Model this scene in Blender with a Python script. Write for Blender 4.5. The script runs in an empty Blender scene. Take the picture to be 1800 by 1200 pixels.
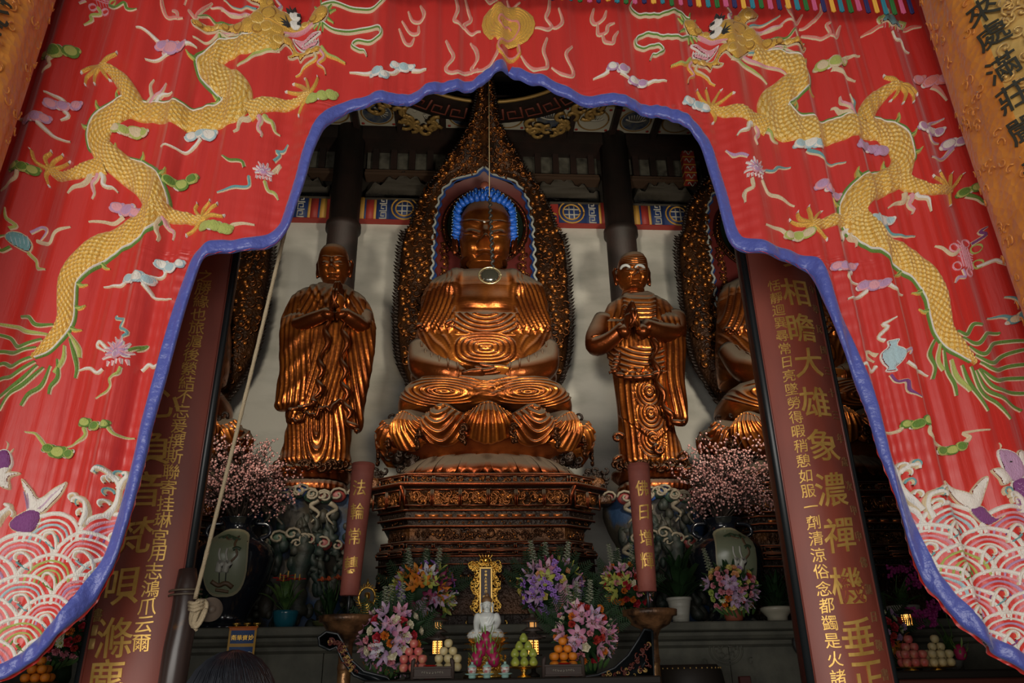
import bpy, bmesh, math, random
import numpy as np
from mathutils import Vector
from mathutils.geometry import tessellate_polygon

SC = bpy.context.scene
COL = SC.collection
rnd = random.Random(7)
PI = math.pi

# ------------------------------------------------------------------ camera
F_PX, CAM = 1330.0, np.array([-0.29, 0.0, 1.45])
PITCH, YAW, ROLL = math.degrees(math.atan(1330 / 3020.0)), 4.0, -1.0
def _rx(a):
    c, s = math.cos(a), math.sin(a); return np.array([[1, 0, 0], [0, c, -s], [0, s, c]])
def _rz(a):
    c, s = math.cos(a), math.sin(a); return np.array([[c, -s, 0], [s, c, 0], [0, 0, 1]])
RM = _rz(math.radians(-YAW)) @ _rx(math.radians(90 + PITCH)) @ _rz(math.radians(ROLL))
cd = bpy.data.cameras.new('camera'); cam = bpy.data.objects.new('camera', cd); COL.objects.link(cam)
from mathutils import Matrix
cam.matrix_world = Matrix.Translation(Vector(CAM)) @ Matrix(RM.tolist()).to_4x4()
cd.sensor_width = 36; cd.lens = F_PX / 1800 * 36; cd.clip_start = 0.05; cd.clip_end = 100
SC.camera = cam

# ------------------------------------------------------------------ light and exposure
SC.view_settings.view_transform = 'Standard'; SC.view_settings.look = 'None'
SC.view_settings.gamma = 1; SC.view_settings.use_curve_mapping = False
SC.view_settings.exposure = 0.0
wd = bpy.data.worlds.new('daylight'); SC.world = wd; wd.use_nodes = True
wb = wd.node_tree.nodes['Background']; wb.inputs[0].default_value = (1.0, 0.96, 0.91, 1); wb.inputs[1].default_value = 0.22
def area(name, loc, target, sx, sy, power, color):
    l = bpy.data.lights.new(name, 'AREA'); l.shape = 'RECTANGLE'; l.size = sx; l.size_y = sy; l.energy = power; l.color = color
    o = bpy.data.objects.new(name, l); COL.objects.link(o); o.location = loc
    o.rotation_euler = (Vector(target) - Vector(loc)).to_track_quat('-Z', 'Y').to_euler(); return o
area('courtyard_daylight', (-2.0, -4.2, 1.5), (0, 4, 2.9), 9, 3.2, 520, (1.0, 0.96, 0.90))
def spot(name, loc, target, power, color, ang, rad=0.25, blend=0.6):
    l = bpy.data.lights.new(name, 'SPOT'); l.energy = power; l.color = color; l.spot_size = math.radians(ang); l.spot_blend = blend; l.shadow_soft_size = rad
    o = bpy.data.objects.new(name, l); COL.objects.link(o); o.location = loc
    o.rotation_euler = (Vector(target) - Vector(loc)).to_track_quat('-Z', 'Y').to_euler(); return o
WARM = (1.0, 0.60, 0.28)
LC = (1.0, 0.88, 0.70)
spot('fill_spot_left', (-2.6, 5.4, 4.6), (-1.9, 9.5, 5.0), 370, LC, 85)  # four unseen fill spots added to brighten the statues and back wall
spot('fill_spot_right', (2.8, 5.4, 4.6), (2.1, 9.5, 5.2), 500, LC, 85)
spot('fill_spot_centre', (0.3, 5.4, 5.0), (0, 9.6, 6.9), 400, LC, 75)
spot('fill_spot_low', (-0.6, 5.6, 3.2), (0, 9.4, 4.4), 130, (1.0, 0.74, 0.45), 60)

# ------------------------------------------------------------------ picture ray -> point on the upright plane y = Y
def U(px, py, Y):
    px = np.asarray(px, float); py = np.asarray(py, float); Y = np.asarray(Y, float)
    px, py, Y = np.broadcast_arrays(px, py, Y)
    d = np.stack([(px - 900) / F_PX, (600 - py) / F_PX, -np.ones(px.shape)], -1) @ RM.T
    t = (Y - CAM[1]) / d[..., 1]
    return CAM + d * t[..., None]
def U3(px, py, Y): return tuple(float(v) for v in U(px, py, Y))
def zat(py, Y, px=860): return float(U(px, py, Y)[2])
def xat(px, z, Y):
    """world x of a picture column at height z on plane Y"""
    lo, hi = -400.0, 1800.0
    for _ in range(40):
        m = (lo + hi) / 2
        if U(px, m, Y)[2] > z: lo = m
        else: hi = m
    return float(U(px, lo, Y)[0])

# ------------------------------------------------------------------ mesh helpers
class MB:
    def __init__(s): s.V = []; s.F = []; s.M = []; s.n = 0
    def add(s, V, F, mi=0):
        V = np.asarray(V, float).reshape(-1, 3); s.V.append(V)
        o = s.n
        for f in F: s.F.append([i + o for i in f])
        if isinstance(mi, int): s.M += [mi] * len(F)
        else: s.M += list(mi)
        s.n += len(V); return s
    def merge(s, b, mi=None):
        for V in b.V: s.V.append(V)
        for f in b.F: s.F.append([i + s.n for i in f])
        s.M += [mi] * len(b.F) if mi is not None else b.M
        s.n += b.n; return s
    def xf(s, loc=(0, 0, 0), rz=0, sc=1, rx=0, ry=0):
        A = np.array((Matrix.Rotation(rz, 3, 'Z') @ Matrix.Rotation(ry, 3, 'Y') @ Matrix.Rotation(rx, 3, 'X')))
        b = MB(); b.V = [(V * sc) @ A.T + np.array(loc) for V in s.V]; b.F = s.F; b.M = s.M; b.n = s.n; return b
    def arr(s): return np.concatenate(s.V) if s.V else np.zeros((0, 3))
def link(name, mb, mats, parent=None, smooth=True, keep=False):
    """one mesh object; vertices are given in world space and stored relative to the parent's origin"""
    V = mb.arr()
    if parent is not None and not keep: V = V - np.array(parent['_w'])
    me = bpy.data.meshes.new(name)
    if not isinstance(mats, (list, tuple)): mats = [mats]
    me.from_pydata(V.tolist(), [], mb.F)
    for m in mats: me.materials.append(m)
    if len(mats) > 1: me.polygons.foreach_set('material_index', np.array(mb.M, dtype=np.int32))
    if smooth: me.polygons.foreach_set('use_smooth', np.ones(len(mb.F), dtype=bool))
    me.update()
    o = bpy.data.objects.new(name, me); COL.objects.link(o)
    if parent is not None: o.parent = parent; o['_w'] = tuple(parent['_w'])
    else: o['_w'] = (0.0, 0.0, 0.0)
    return o
def recentre(o, base):
    """put a one-mesh thing's origin at its base"""
    o.data.transform(Matrix.Translation(-Vector(base))); o.location = base; o['_w'] = tuple(base); return o
def thing(name, label, cat, loc, group=None):
    o = bpy.data.objects.new(name, None); COL.objects.link(o); o.location = loc; o.empty_display_size = 0.05
    o['_w'] = tuple(float(v) for v in loc); o['label'] = label; o['category'] = cat
    if group: o['group'] = group
    return o
def tag(o, label, cat, group=None, kind=None):
    o['label'] = label; o['category'] = cat
    if group: o['group'] = group
    if kind: o['kind'] = kind
    return o
def struct(name, mb, mats, smooth=False, parent=None):
    o = link(name, mb, mats, parent, smooth)
    if parent is None: o['kind'] = 'structure'
    return o
def dup(o, loc, rot=None, sc=None, label=None, group=None, parent=None, cat=None):
    c = o.copy(); COL.objects.link(c); c.location = loc
    if rot is not None: c.rotation_euler = rot
    if sc is not None: c.scale = (sc, sc, sc) if isinstance(sc, (int, float)) else sc
    if label: c['label'] = label
    if cat: c['category'] = cat
    if group: c['group'] = group
    if parent is not None:
        c.parent = parent; c.location = Vector(loc) - Vector(parent['_w'])
        for k in ('label', 'category', 'group'):
            if k in c: del c[k]
    for ch in o.children:
        d = ch.copy(); COL.objects.link(d); d.parent = c
        for g in ch.children:
            e = g.copy(); COL.objects.link(e); e.parent = d
    return c
def gridF(n, m, closed=False):
    F = []
    mm = m if closed else m - 1
    for i in range(n - 1):
        for j in range(mm):
            a = i * m + j; b = i * m + (j + 1) % m
            F.append([a, b, b + m, a + m])
    return F
def spline(P, n, closed=False):
    """Catmull-Rom through the rows of P (any number of columns), n samples"""
    P = np.asarray(P, float)
    if len(P) == 2: return P[0] + (P[1] - P[0]) * np.linspace(0, 1, n)[:, None]
    if closed: Q = np.vstack([P[-1], P, P[0], P[1]]); k = len(P)
    else: Q = np.vstack([2 * P[0] - P[1], P, 2 * P[-1] - P[-2]]); k = len(P) - 1
    t = np.linspace(0, k, n, endpoint=not closed); i = np.minimum(t.astype(int), k - 1); u = (t - i)[:, None]
    a, b, c, d = Q[i], Q[i + 1], Q[i + 2], Q[i + 3]
    return 0.5 * ((2 * b) + (c - a) * u + (2 * a - 5 * b + 4 * c - d) * u ** 2 + (3 * b - a - 3 * c + d) * u ** 3)
def box(mb, x0, x1, y0, y1, z0, z1, mi=0, bev=0.0):
    if bev <= 0:
        V = [(x, y, z) for z in (z0, z1) for y in (y0, y1) for x in (x0, x1)]
        F = [[0, 2, 3, 1], [4, 5, 7, 6], [0, 1, 5, 4], [2, 6, 7, 3], [0, 4, 6, 2], [1, 3, 7, 5]]
        return mb.add(V, F, mi)
    b = min(bev, (x1 - x0) / 2.1, (y1 - y0) / 2.1, (z1 - z0) / 2.1)
    rings = []
    for z, i in ((z0, b), (z0 + b, 0), (z1 - b, 0), (z1, b)):
        c = b if i == 0 else b
        X0, X1, Y0, Y1 = x0 + i, x1 - i, y0 + i, y1 - i
        rings += [(X0 + c * (i == 0), Y0, z), (X1 - c * (i == 0), Y0, z), (X1, Y0 + c * (i == 0), z), (X1, Y1 - c * (i == 0), z),
                  (X1 - c * (i == 0), Y1, z), (X0 + c * (i == 0), Y1, z), (X0, Y1 - c * (i == 0), z), (X0, Y0 + c * (i == 0), z)]
    F = gridF(4, 8, True) + [list(range(7, -1, -1)), list(range(24, 32))]
    return mb.add(rings, F, mi)
def lathe(mb, prof, c, n=24, mi=0, a0=0, a1=2 * PI):
    """profile of (radius, height) about a vertical axis at c"""
    prof = np.asarray(prof, float); th = np.linspace(a0, a1, n, endpoint=False)
    R = prof[:, 0][:, None]; Z = prof[:, 1][:, None]
    V = np.stack([c[0] + R * np.cos(th), c[1] + R * np.sin(th), c[2] + Z + 0 * th], -1).reshape(-1, 3)
    F = gridF(len(prof), n, True)
    F += [list(range(n - 1, -1, -1)), list(range((len(prof) - 1) * n, len(prof) * n))]
    return mb.add(V, F, mi)
def sprof(prof, n): return spline(prof, n)
def ball(mb, c, r, seg=10, rings=6, mi=0, sc=(1, 1, 1)):
    th = np.linspace(0, 2 * PI, seg, endpoint=False); V = [(c[0], c[1], c[2] - r * sc[2])]
    for k in range(1, rings):
        p = -PI / 2 + PI * k / rings
        for t in th: V.append((c[0] + r * sc[0] * math.cos(p) * math.cos(t), c[1] + r * sc[1] * math.cos(p) * math.sin(t), c[2] + r * sc[2] * math.sin(p)))
    V.append((c[0], c[1], c[2] + r * sc[2])); L = len(V) - 1
    F = [[0, 1 + (j + 1) % seg, 1 + j] for j in range(seg)]
    for k in range(rings - 2):
        for j in range(seg):
            a = 1 + k * seg + j; b = 1 + k * seg + (j + 1) % seg; F.append([a, b, b + seg, a + seg])
    o = 1 + (rings - 2) * seg
    F += [[L, o + j, o + (j + 1) % seg] for j in range(seg)]
    return mb.add(V, F, mi)
def tube(mb, P, R, n=8, mi=0, up=(0, 1, 0), flat=1.0, cap=True):
    """tube along P; flat squeezes the section along the 'up' direction"""
    P = np.asarray(P, float); k = len(P); R = np.broadcast_to(np.asarray(R, float), (k,))
    T = np.gradient(P, axis=0); T /= np.linalg.norm(T, axis=1)[:, None] + 1e-9
    up = np.asarray(up, float)
    A = np.cross(T, up); nn = np.linalg.norm(A, axis=1)
    bad = nn < 1e-3
    A[bad] = np.cross(T[bad], np.array([1.0, 0.02, 0])); A /= np.linalg.norm(A, axis=1)[:, None] + 1e-9
    B = np.cross(A, T)
    th = np.linspace(0, 2 * PI, n, endpoint=False)
    V = P[:, None] + R[:, None, None] * (A[:, None] * np.cos(th)[None, :, None] + flat * B[:, None] * np.sin(th)[None, :, None])
    F = gridF(k, n, True)
    if cap: F += [list(range(n - 1, -1, -1)), list(range((k - 1) * n, k * n))]
    return mb.add(V.reshape(-1, 3), F, mi)
def prism(mb, poly, y0, y1, mi=0, bev=0.0):
    """upright plate: poly is a list of (x, z); y0 is the front"""
    P = np.asarray(poly, float); n = len(P)
    tri = tessellate_polygon([[Vector((a, b, 0)) for a, b in P]])
    c = P.mean(0); ins = P
    if bev > 0:
        d = np.roll(P, -1, 0) - np.roll(P, 1, 0); nr = np.stack([-d[:, 1], d[:, 0]], -1); nr /= np.linalg.norm(nr, axis=1)[:, None] + 1e-9
        ar = np.sum(P[:, 0] * np.roll(P[:, 1], -1) - P[:, 1] * np.roll(P[:, 0], -1)); ins = P + nr * bev * (1 if ar > 0 else -1)
    V = [(a, y0, b) for a, b in ins] + [(a, y0 + bev, b) for a, b in P] + [(a, y1, b) for a, b in P]
    F = [list(t) for t in tri] + [[t[2] + 2 * n, t[1] + 2 * n, t[0] + 2 * n] for t in tri]
    for k in (0, n):
        F += [[k + i, k + (i + 1) % n, k + n + (i + 1) % n, k + n + i] for i in range(n)]
    return mb.add(V, F, mi)
def inpoly(x, y, poly):
    P = np.asarray(poly, float); r = np.zeros(np.shape(x), bool); j = len(P) - 1
    for i in range(len(P)):
        xi, yi, xj, yj = P[i, 0], P[i, 1], P[j, 0], P[j, 1]
        r ^= ((yi > y) != (yj > y)) & (x < (xj - xi) * (y - yi) / (yj - yi + 1e-12) + xi); j = i
    return r

# ------------------------------------------------------------------ materials
def mat(name, col, rough=0.6, metal=0.0, col2=None, ns=6.0, bump=0.0, bs=20.0, spec=0.5, sheen=0.0, coat=0.0, emit=None, es=0.0,
        stretch=(1, 1, 1), bstretch=(1, 1, 1), trans=0.0, contrast=(0.35, 0.65), sub=0.0, voro=False):
    m = bpy.data.materials.new(name); m.use_nodes = True; nt = m.node_tree; N = nt.nodes; L = nt.links; b = N['Principled BSDF']
    c4 = tuple(col) + (1,)
    b.inputs['Base Color'].default_value = c4; b.inputs['Roughness'].default_value = rough; b.inputs['Metallic'].default_value = metal
    b.inputs['Specular IOR Level'].default_value = spec
    if sheen: b.inputs['Sheen Weight'].default_value = sheen
    if coat: b.inputs['Coat Weight'].default_value = coat; b.inputs['Coat Roughness'].default_value = 0.15
    if trans: b.inputs['Transmission Weight'].default_value = trans
    if sub: b.inputs['Subsurface Weight'].default_value = sub; b.inputs['Subsurface Radius'].default_value = (0.02, 0.01, 0.008)
    if emit: b.inputs['Emission Color'].default_value = tuple(emit) + (1,); b.inputs['Emission Strength'].default_value = es
    tc = N.new('ShaderNodeTexCoord')
    def mapped(st):
        mp = N.new('ShaderNodeMapping'); mp.inputs['Scale'].default_value = st; L.new(tc.outputs['Object'], mp.inputs['Vector']); return mp
    if col2 is not None:
        n = N.new('ShaderNodeTexNoise'); n.inputs['Scale'].default_value = ns; n.inputs['Detail'].default_value = 5; L.new(mapped(stretch).outputs[0], n.inputs['Vector'])
        r = N.new('ShaderNodeValToRGB'); r.color_ramp.elements[0].position = contrast[0]; r.color_ramp.elements[1].position = contrast[1]
        r.color_ramp.elements[0].color = c4; r.color_ramp.elements[1].color = tuple(col2) + (1,)
        L.new(n.outputs['Fac'], r.inputs[0]); L.new(r.outputs[0], b.inputs['Base Color'])
    if bump:
        n = N.new('ShaderNodeTexVoronoi' if voro else 'ShaderNodeTexNoise'); n.inputs['Scale'].default_value = bs
        if not voro: n.inputs['Detail'].default_value = 4
        L.new(mapped(bstretch).outputs[0], n.inputs['Vector'])
        bp = N.new('ShaderNodeBump'); bp.inputs['Strength'].default_value = bump; bp.inputs['Distance'].default_value = 0.02
        L.new(n.outputs[0], bp.inputs['Height']); L.new(bp.outputs[0], b.inputs['Normal'])
    return m
def gilt(name, col, dark, dust=(0.12, 0.090, 0.062), rough=0.3, metal=0.85, dust_on=0.26, bump=0.15, bs=30, crease_shade=(0.46, 0.54)):
    """gold lacquer worn dark in places, crease shade painted in, with grey dust lying on the faces that look up"""
    m = bpy.data.materials.new(name); m.use_nodes = True; nt = m.node_tree; N = nt.nodes; L = nt.links; b = N['Principled BSDF']
    tc = N.new('ShaderNodeTexCoord'); geo = N.new('ShaderNodeNewGeometry')
    n = N.new('ShaderNodeTexNoise'); n.inputs['Scale'].default_value = 3.0; n.inputs['Detail'].default_value = 6; L.new(tc.outputs['Object'], n.inputs['Vector'])
    r = N.new('ShaderNodeValToRGB'); r.color_ramp.elements[0].position = 0.36; r.color_ramp.elements[1].position = 0.62
    r.color_ramp.elements[0].color = tuple(dark) + (1,); r.color_ramp.elements[1].color = tuple(col) + (1,); L.new(n.outputs['Fac'], r.inputs[0])
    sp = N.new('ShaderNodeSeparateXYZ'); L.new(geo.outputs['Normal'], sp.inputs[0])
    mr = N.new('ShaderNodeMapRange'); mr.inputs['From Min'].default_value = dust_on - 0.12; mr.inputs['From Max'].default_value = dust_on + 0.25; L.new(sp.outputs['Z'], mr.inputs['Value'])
    cv = N.new('ShaderNodeMapRange'); cv.inputs['From Min'].default_value = crease_shade[0]; cv.inputs['From Max'].default_value = crease_shade[1]; L.new(geo.outputs['Pointiness'], cv.inputs['Value'])  # creases coloured darker: their shade is put into the base colour
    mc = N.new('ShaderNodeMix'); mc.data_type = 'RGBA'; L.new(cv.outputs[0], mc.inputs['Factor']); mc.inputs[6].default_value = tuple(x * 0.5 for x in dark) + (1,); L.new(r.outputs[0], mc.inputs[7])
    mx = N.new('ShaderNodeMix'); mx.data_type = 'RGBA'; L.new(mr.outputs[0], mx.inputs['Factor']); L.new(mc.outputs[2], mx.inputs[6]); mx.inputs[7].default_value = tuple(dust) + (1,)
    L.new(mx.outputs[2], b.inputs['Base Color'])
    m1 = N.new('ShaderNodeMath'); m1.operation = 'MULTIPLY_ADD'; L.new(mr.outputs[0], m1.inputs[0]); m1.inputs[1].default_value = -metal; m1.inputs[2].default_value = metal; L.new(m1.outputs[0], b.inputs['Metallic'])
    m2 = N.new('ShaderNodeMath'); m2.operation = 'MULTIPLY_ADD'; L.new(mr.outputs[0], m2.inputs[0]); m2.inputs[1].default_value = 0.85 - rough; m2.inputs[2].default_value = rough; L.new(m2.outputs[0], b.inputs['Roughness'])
    nb = N.new('ShaderNodeTexNoise'); nb.inputs['Scale'].default_value = bs; nb.inputs['Detail'].default_value = 3; L.new(tc.outputs['Object'], nb.inputs['Vector'])
    bp = N.new('ShaderNodeBump'); bp.inputs['Strength'].default_value = bump; bp.inputs['Distance'].default_value = 0.02; L.new(nb.outputs[0], bp.inputs['Height']); L.new(bp.outputs[0], b.inputs['Normal'])
    return m

M = {}
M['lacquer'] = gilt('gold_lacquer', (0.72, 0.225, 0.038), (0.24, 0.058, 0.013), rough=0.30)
M['lacquer_red'] = gilt('red_gold_lacquer', (0.75, 0.22, 0.05), (0.30, 0.06, 0.016), rough=0.34)
M['carved'] = gilt('carved_gilt_wood', (0.62, 0.23, 0.05), (0.10, 0.035, 0.012), dust=(0.05, 0.035, 0.022), rough=0.36, metal=0.8, dust_on=0.6, bump=0.5, bs=22)
M['carved_bright'] = gilt('bright_carved_gilt', (0.72, 0.27, 0.055), (0.26, 0.085, 0.02), dust=(0.10, 0.06, 0.03), rough=0.34, metal=0.75, dust_on=0.7, bump=0.3, bs=22)
M['carved_dark'] = gilt('dark_carved_wood', (0.20, 0.075, 0.02), (0.03, 0.014, 0.008), dust=(0.045, 0.032, 0.022), rough=0.42, metal=0.5, dust_on=0.5, bump=0.9, bs=30)
M['bright_gold'] = mat('bright_gold', (0.95, 0.58, 0.12), 0.28, 0.95, bump=0.3, bs=60)
M['gold_paint'] = mat('gold_paint', (0.80, 0.50, 0.13), 0.42, 0.55, col2=(0.62, 0.36, 0.08), ns=14)
M['old_gold_paint'] = mat('old_gold_paint', (0.42, 0.26, 0.08), 0.5, 0.4)
M['black'] = mat('black', (0.012, 0.011, 0.010), 0.6)
M['eye_dark'] = mat('eye_dark', (0.02, 0.014, 0.01), 0.3)
M['white'] = mat('white', (0.75, 0.73, 0.68), 0.6)
# ================================================================== THE HALL
M['plaster'] = mat('aged_plaster', (0.52, 0.51, 0.46), 0.9, col2=(0.34, 0.34, 0.30), ns=1.3, stretch=(1, 1, 2.6), bump=0.25, bs=9, contrast=(0.45, 0.8))
M['dark_wood'] = mat('dark_wood', (0.026, 0.012, 0.009), 0.62, col2=(0.012, 0.007, 0.005), ns=3, bump=0.15, bs=18, bstretch=(4, 4, 0.4))
M['soot'] = mat('sooty_boards', (0.022, 0.017, 0.012), 0.8, col2=(0.010, 0.008, 0.006), ns=5)
M['paving'] = mat('stone_paving', (0.30, 0.28, 0.25), 0.6, col2=(0.22, 0.21, 0.19), ns=4)
M['red_paint'] = mat('frieze_red', (0.30, 0.028, 0.02), 0.6)
M['yellow_paint'] = mat('frieze_yellow', (0.50, 0.27, 0.05), 0.6)
M['navy_paint'] = mat('frieze_navy', (0.015, 0.035, 0.13), 0.6)
M['pale_paint'] = mat('frieze_white', (0.42, 0.40, 0.34), 0.6)
M['green_paint'] = mat('frieze_green', (0.02, 0.07, 0.05), 0.6)
YW = 10.5                                   # the back wall
zTop = zat(398, YW, 850)                    # top of the white plaster
zFr = zat(360, YW, 850)                     # top of the painted frieze
X0, X1 = -8.2, 8.2; ZC = 11.3
b = MB(); box(b, X0, X1, -8, YW + 0.3, -0.2, 0.0); struct('floor', b, M['paving'])
b = MB(); box(b, X0, X1, YW, YW + 0.3, 0, zTop); struct('wall_back', b, M['plaster'])
b = MB(); box(b, X0, X1, YW + 0.02, YW + 0.3, zTop, ZC); struct('wall_upper', b, M['soot'])
for nm, xx in (('wall_left', X0 - 0.2), ('wall_right', X1)):
    b = MB(); box(b, xx, xx + 0.2, 3.9, YW + 0.3, 0, ZC + 0.2); struct(nm, b, M['soot'])
b = MB(); box(b, X0, X1, 3.9, YW + 0.3, ZC, ZC + 0.2); struct('ceiling', b, M['soot'])
b = MB(); box(b, X0, X1, 4.3, 4.5, 6.6, ZC); struct('wall_front', b, M['dark_wood'])
# eaves outside the doorway, out of view, put in to shade the curtain top
b = MB(); box(b, X0, X1, 1.4, 4.3, 7.7, 7.9); struct('roof_eaves', b, M['dark_wood'])
for xx, nm in ((-8.2, 'wall_front_left'), (4.25, 'wall_front_right')):
    b = MB(); box(b, xx, xx + 3.95, 4.3, 4.5, 0, 6.6); struct(nm, b, M['dark_wood'])

# painted frieze along the top of the plaster wall
def frieze():
    root = thing('painted_frieze', 'painted beam of red, navy and gold cloud patterns along the top of the plaster wall', 'frieze', (0, YW - 0.12, zTop))
    b = MB(); box(b, X0, X1, YW - 0.14, YW - 0.002, zTop, zFr, 0)
    link('board', b, [M['red_paint']], root, False)
    y = YW - 0.15
    def pat(b, x0, flip):
        h = zFr - zTop; s = -1 if flip else 1; zc = (zTop + zFr) / 2
        def rect(a, c, mi, z0=zTop + 0.01, z1=zFr - 0.01, yy=0.004):
            xa, xb = sorted((x0 + s * a, x0 + s * c)); box(b, xa, xb, y - yy, y + 0.012, z0, z1, mi)
        rect(0, 0.10, 1); rect(0.10, 0.13, 2); rect(0.13, 0.25, 0); rect(0.25, 0.29, 3); rect(0.29, 0.50, 2)
        for k in range(3):                                           # square key pattern
            zz = zTop + h * (k + 0.5) / 3; r = h * 0.13
            tube(b, [(x0 + s * (0.395 + q[0] * r), y - 0.008, zz + q[1] * r) for q in ((-1, -1), (1, -1), (1, 1), (-.5, 1), (-.5, -.2), (.4, -.2))], 0.012, 5, 4, cap=True)
        rect(0.50, 0.95, 2)
        # round longevity medallion
        for rr, mi in ((0.205, 3), (0.14, 1)):
            tube(b, [(x0 + s * 0.74 + rr * math.cos(t), y - 0.012, zc + rr * math.sin(t)) for t in np.linspace(0, 2 * PI, 25)], 0.014, 5, mi)
        for q in (-1, 1):
            tube(b, [(x0 + s * 0.74 - 0.12, y - 0.01, zc + q * 0.05), (x0 + s * 0.74 + 0.12, y - 0.01, zc + q * 0.05)], 0.012, 5, 4)
            tube(b, [(x0 + s * 0.74 + q * 0.04, y - 0.01, zc - 0.13), (x0 + s * 0.74 + q * 0.04, y - 0.01, zc + 0.13)], 0.012, 5, 4)
        for k in range(9):                                           # pale cloud scrolls on red
            cx = x0 + s * (1.02 + 0.13 * k); cz = zc + (0.11 if k % 2 else -0.11); a0 = rnd.random() * 6
            P = [(cx + s * (0.02 + 0.05 * t / 5) * math.cos(t + a0), y - 0.012, cz + (0.02 + 0.05 * t / 5) * math.sin(t + a0)) for t in np.linspace(0, 5, 12)]
            P += [(cx + s * 0.09, y - 0.012, zc + rnd.uniform(-0.05, 0.05)), (cx + s * 0.15, y - 0.012, zc - (0.10 if k % 2 else -0.10))]
            tube(b, P, 0.0125, 5, 4 if k % 3 else 1)
            ball(b, (cx, y, cz), 0.045, 8, 4, 2, (1, .3, 1))
    for x0, fl in ((xat(630, zTop, YW), 0), (xat(1082, zTop, YW), 1), (xat(575, zTop, YW), 1), (xat(1112, zTop, YW), 0)):
        b = MB(); pat(b, x0, fl); link('painted_panel', b, [M['red_paint'], M['yellow_paint'], M['navy_paint'], M['yellow_paint'], M['pale_paint']], root, True)
frieze()
# carved brackets and shelf rails above the frieze, and the lattice windows over them
M['grey_wood'] = mat('grey_carved_wood', (0.035, 0.029, 0.020), 0.8, bump=0.8, bs=8)
M['brown_rail'] = mat('brown_rail', (0.06, 0.035, 0.022), 0.5)
M['dim_glass'] = mat('dim_paper_pane', (0.13, 0.125, 0.10), 0.6, col2=(0.02, 0.018, 0.014), ns=7, contrast=(0.3, 0.75))
cols = [xat(px, zTop, YW - 0.35) for px in (605, 1090)]
bays = [(X0, cols[0] - 0.25), (cols[0] + 0.25, cols[1] - 0.25), (cols[1] + 0.25, X1)]
zR = [zat(p, YW, 850) for p in (360, 340, 330, 322, 256, 240)]
def bracket_shape(mb, xc, w, z0, z1, y):
    P = []
    n = 26
    for i in range(n + 1):
        u = i / n * 2 - 1
        zz = z0 + (z1 - z0) * (0.35 + 0.65 * (1 - abs(u)) ** 0.8 + 0.13 * math.sin(u * 17 + xc * 3))
        P.append((xc + u * w / 2, zz))
    P = [(xc - w / 2, z0)] + P + [(xc + w / 2, z0)]
    prism(mb, P[::-1], y - 0.09, y + 0.05, 0, 0.015)
for k, (a, c) in enumerate(bays):
    lab = ('left bay', 'middle bay', 'right bay')[k]
    b = MB(); n = max(2, int((c - a) / 1.15)); w = (c - a) / n
    for i in range(n): bracket_shape(b, a + w * (i + .5), w * 0.95, zR[0] - 0.05, zR[2] + 0.12, YW - 0.1)
    o = tag(link('carved_bracket_board', b, M['grey_wood'], None, True), 'dusty carved bracket board above the frieze, ' + lab + ' between the posts', 'bracket board')
    b = MB()
    for j, zz in enumerate((zR[2] + 0.06, zR[3] + 0.05)): box(b, a, c, YW - 0.22 + 0.05 * j, YW - 0.0, zz, zz + 0.05)
    tag(link('shelf_rail', b, M['brown_rail'], None, False), 'pair of thin brown rails under the lattice window, ' + lab, 'rail')
    root = thing('lattice_window', 'dark slatted lattice window high on the back wall, ' + lab, 'window', ((a + c) / 2, YW, zR[3]))
    b = MB(); 
    x = a + 0.1
    while x < c: box(b, x, x + 0.10, YW - 0.14, YW - 0.05, zR[3] + 0.15, zR[4]); x += 0.30
    box(b, a, c, YW - 0.16, YW - 0.03, zR[4], zR[4] + 0.14)
    link('slats', b, M['dark_wood'], root, False)
    b = MB()
    box(b, a, c, YW - 0.04, YW - 0.01, zR[3] + 0.18, zR[4]); link('pane', b, M['dim_glass'], root, False)
# posts against the back wall
for k, x in enumerate(cols):
    b = MB(); r = 0.235; c = (x, YW - 0.30, 0)
    lathe(b, [(r, 0), (r, zTop - 0.35), (r + 0.035, zTop - 0.33), (r + 0.035, zTop - 0.22), (r, zTop - 0.2), (r, ZC)], c, 28)
    o = tag(link('hall_post', b, M['dark_wood'], None, True), 'tall round dark post behind the ' + ('praying monk statue on the left' if k == 0 else 'white-browed monk statue on the right'), 'post', kind='structure')
# short painted strut on the right bay
def strut():
    b = MB(); x = xat(1203, zR[4], YW - 0.2); y = YW - 0.25
    z0, z1 = zR[2], zR[4] + 0.05
    box(b, x - 0.1, x + 0.1, y - 0.06, y + 0.06, z0, z1, 0)
    for i in range(6):
        zz = z1 - 0.08 - i * 0.16; box(b, x - 0.104, x + 0.104, y - 0.066, y + 0.06, zz - 0.02, zz, 1)
        tube(b, [(x - 0.07 + 0.14 * t, y - 0.068, zz - 0.09 + 0.04 * math.sin(t * 9)) for t in np.linspace(0, 1, 9)], 0.009, 5, 2)
    tag(link('painted_strut', b, [M['red_paint'], M['yellow_paint'], M['pale_paint']], None, False), 'short red painted strut among the slats of the right lattice window', 'strut')
strut()
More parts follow.
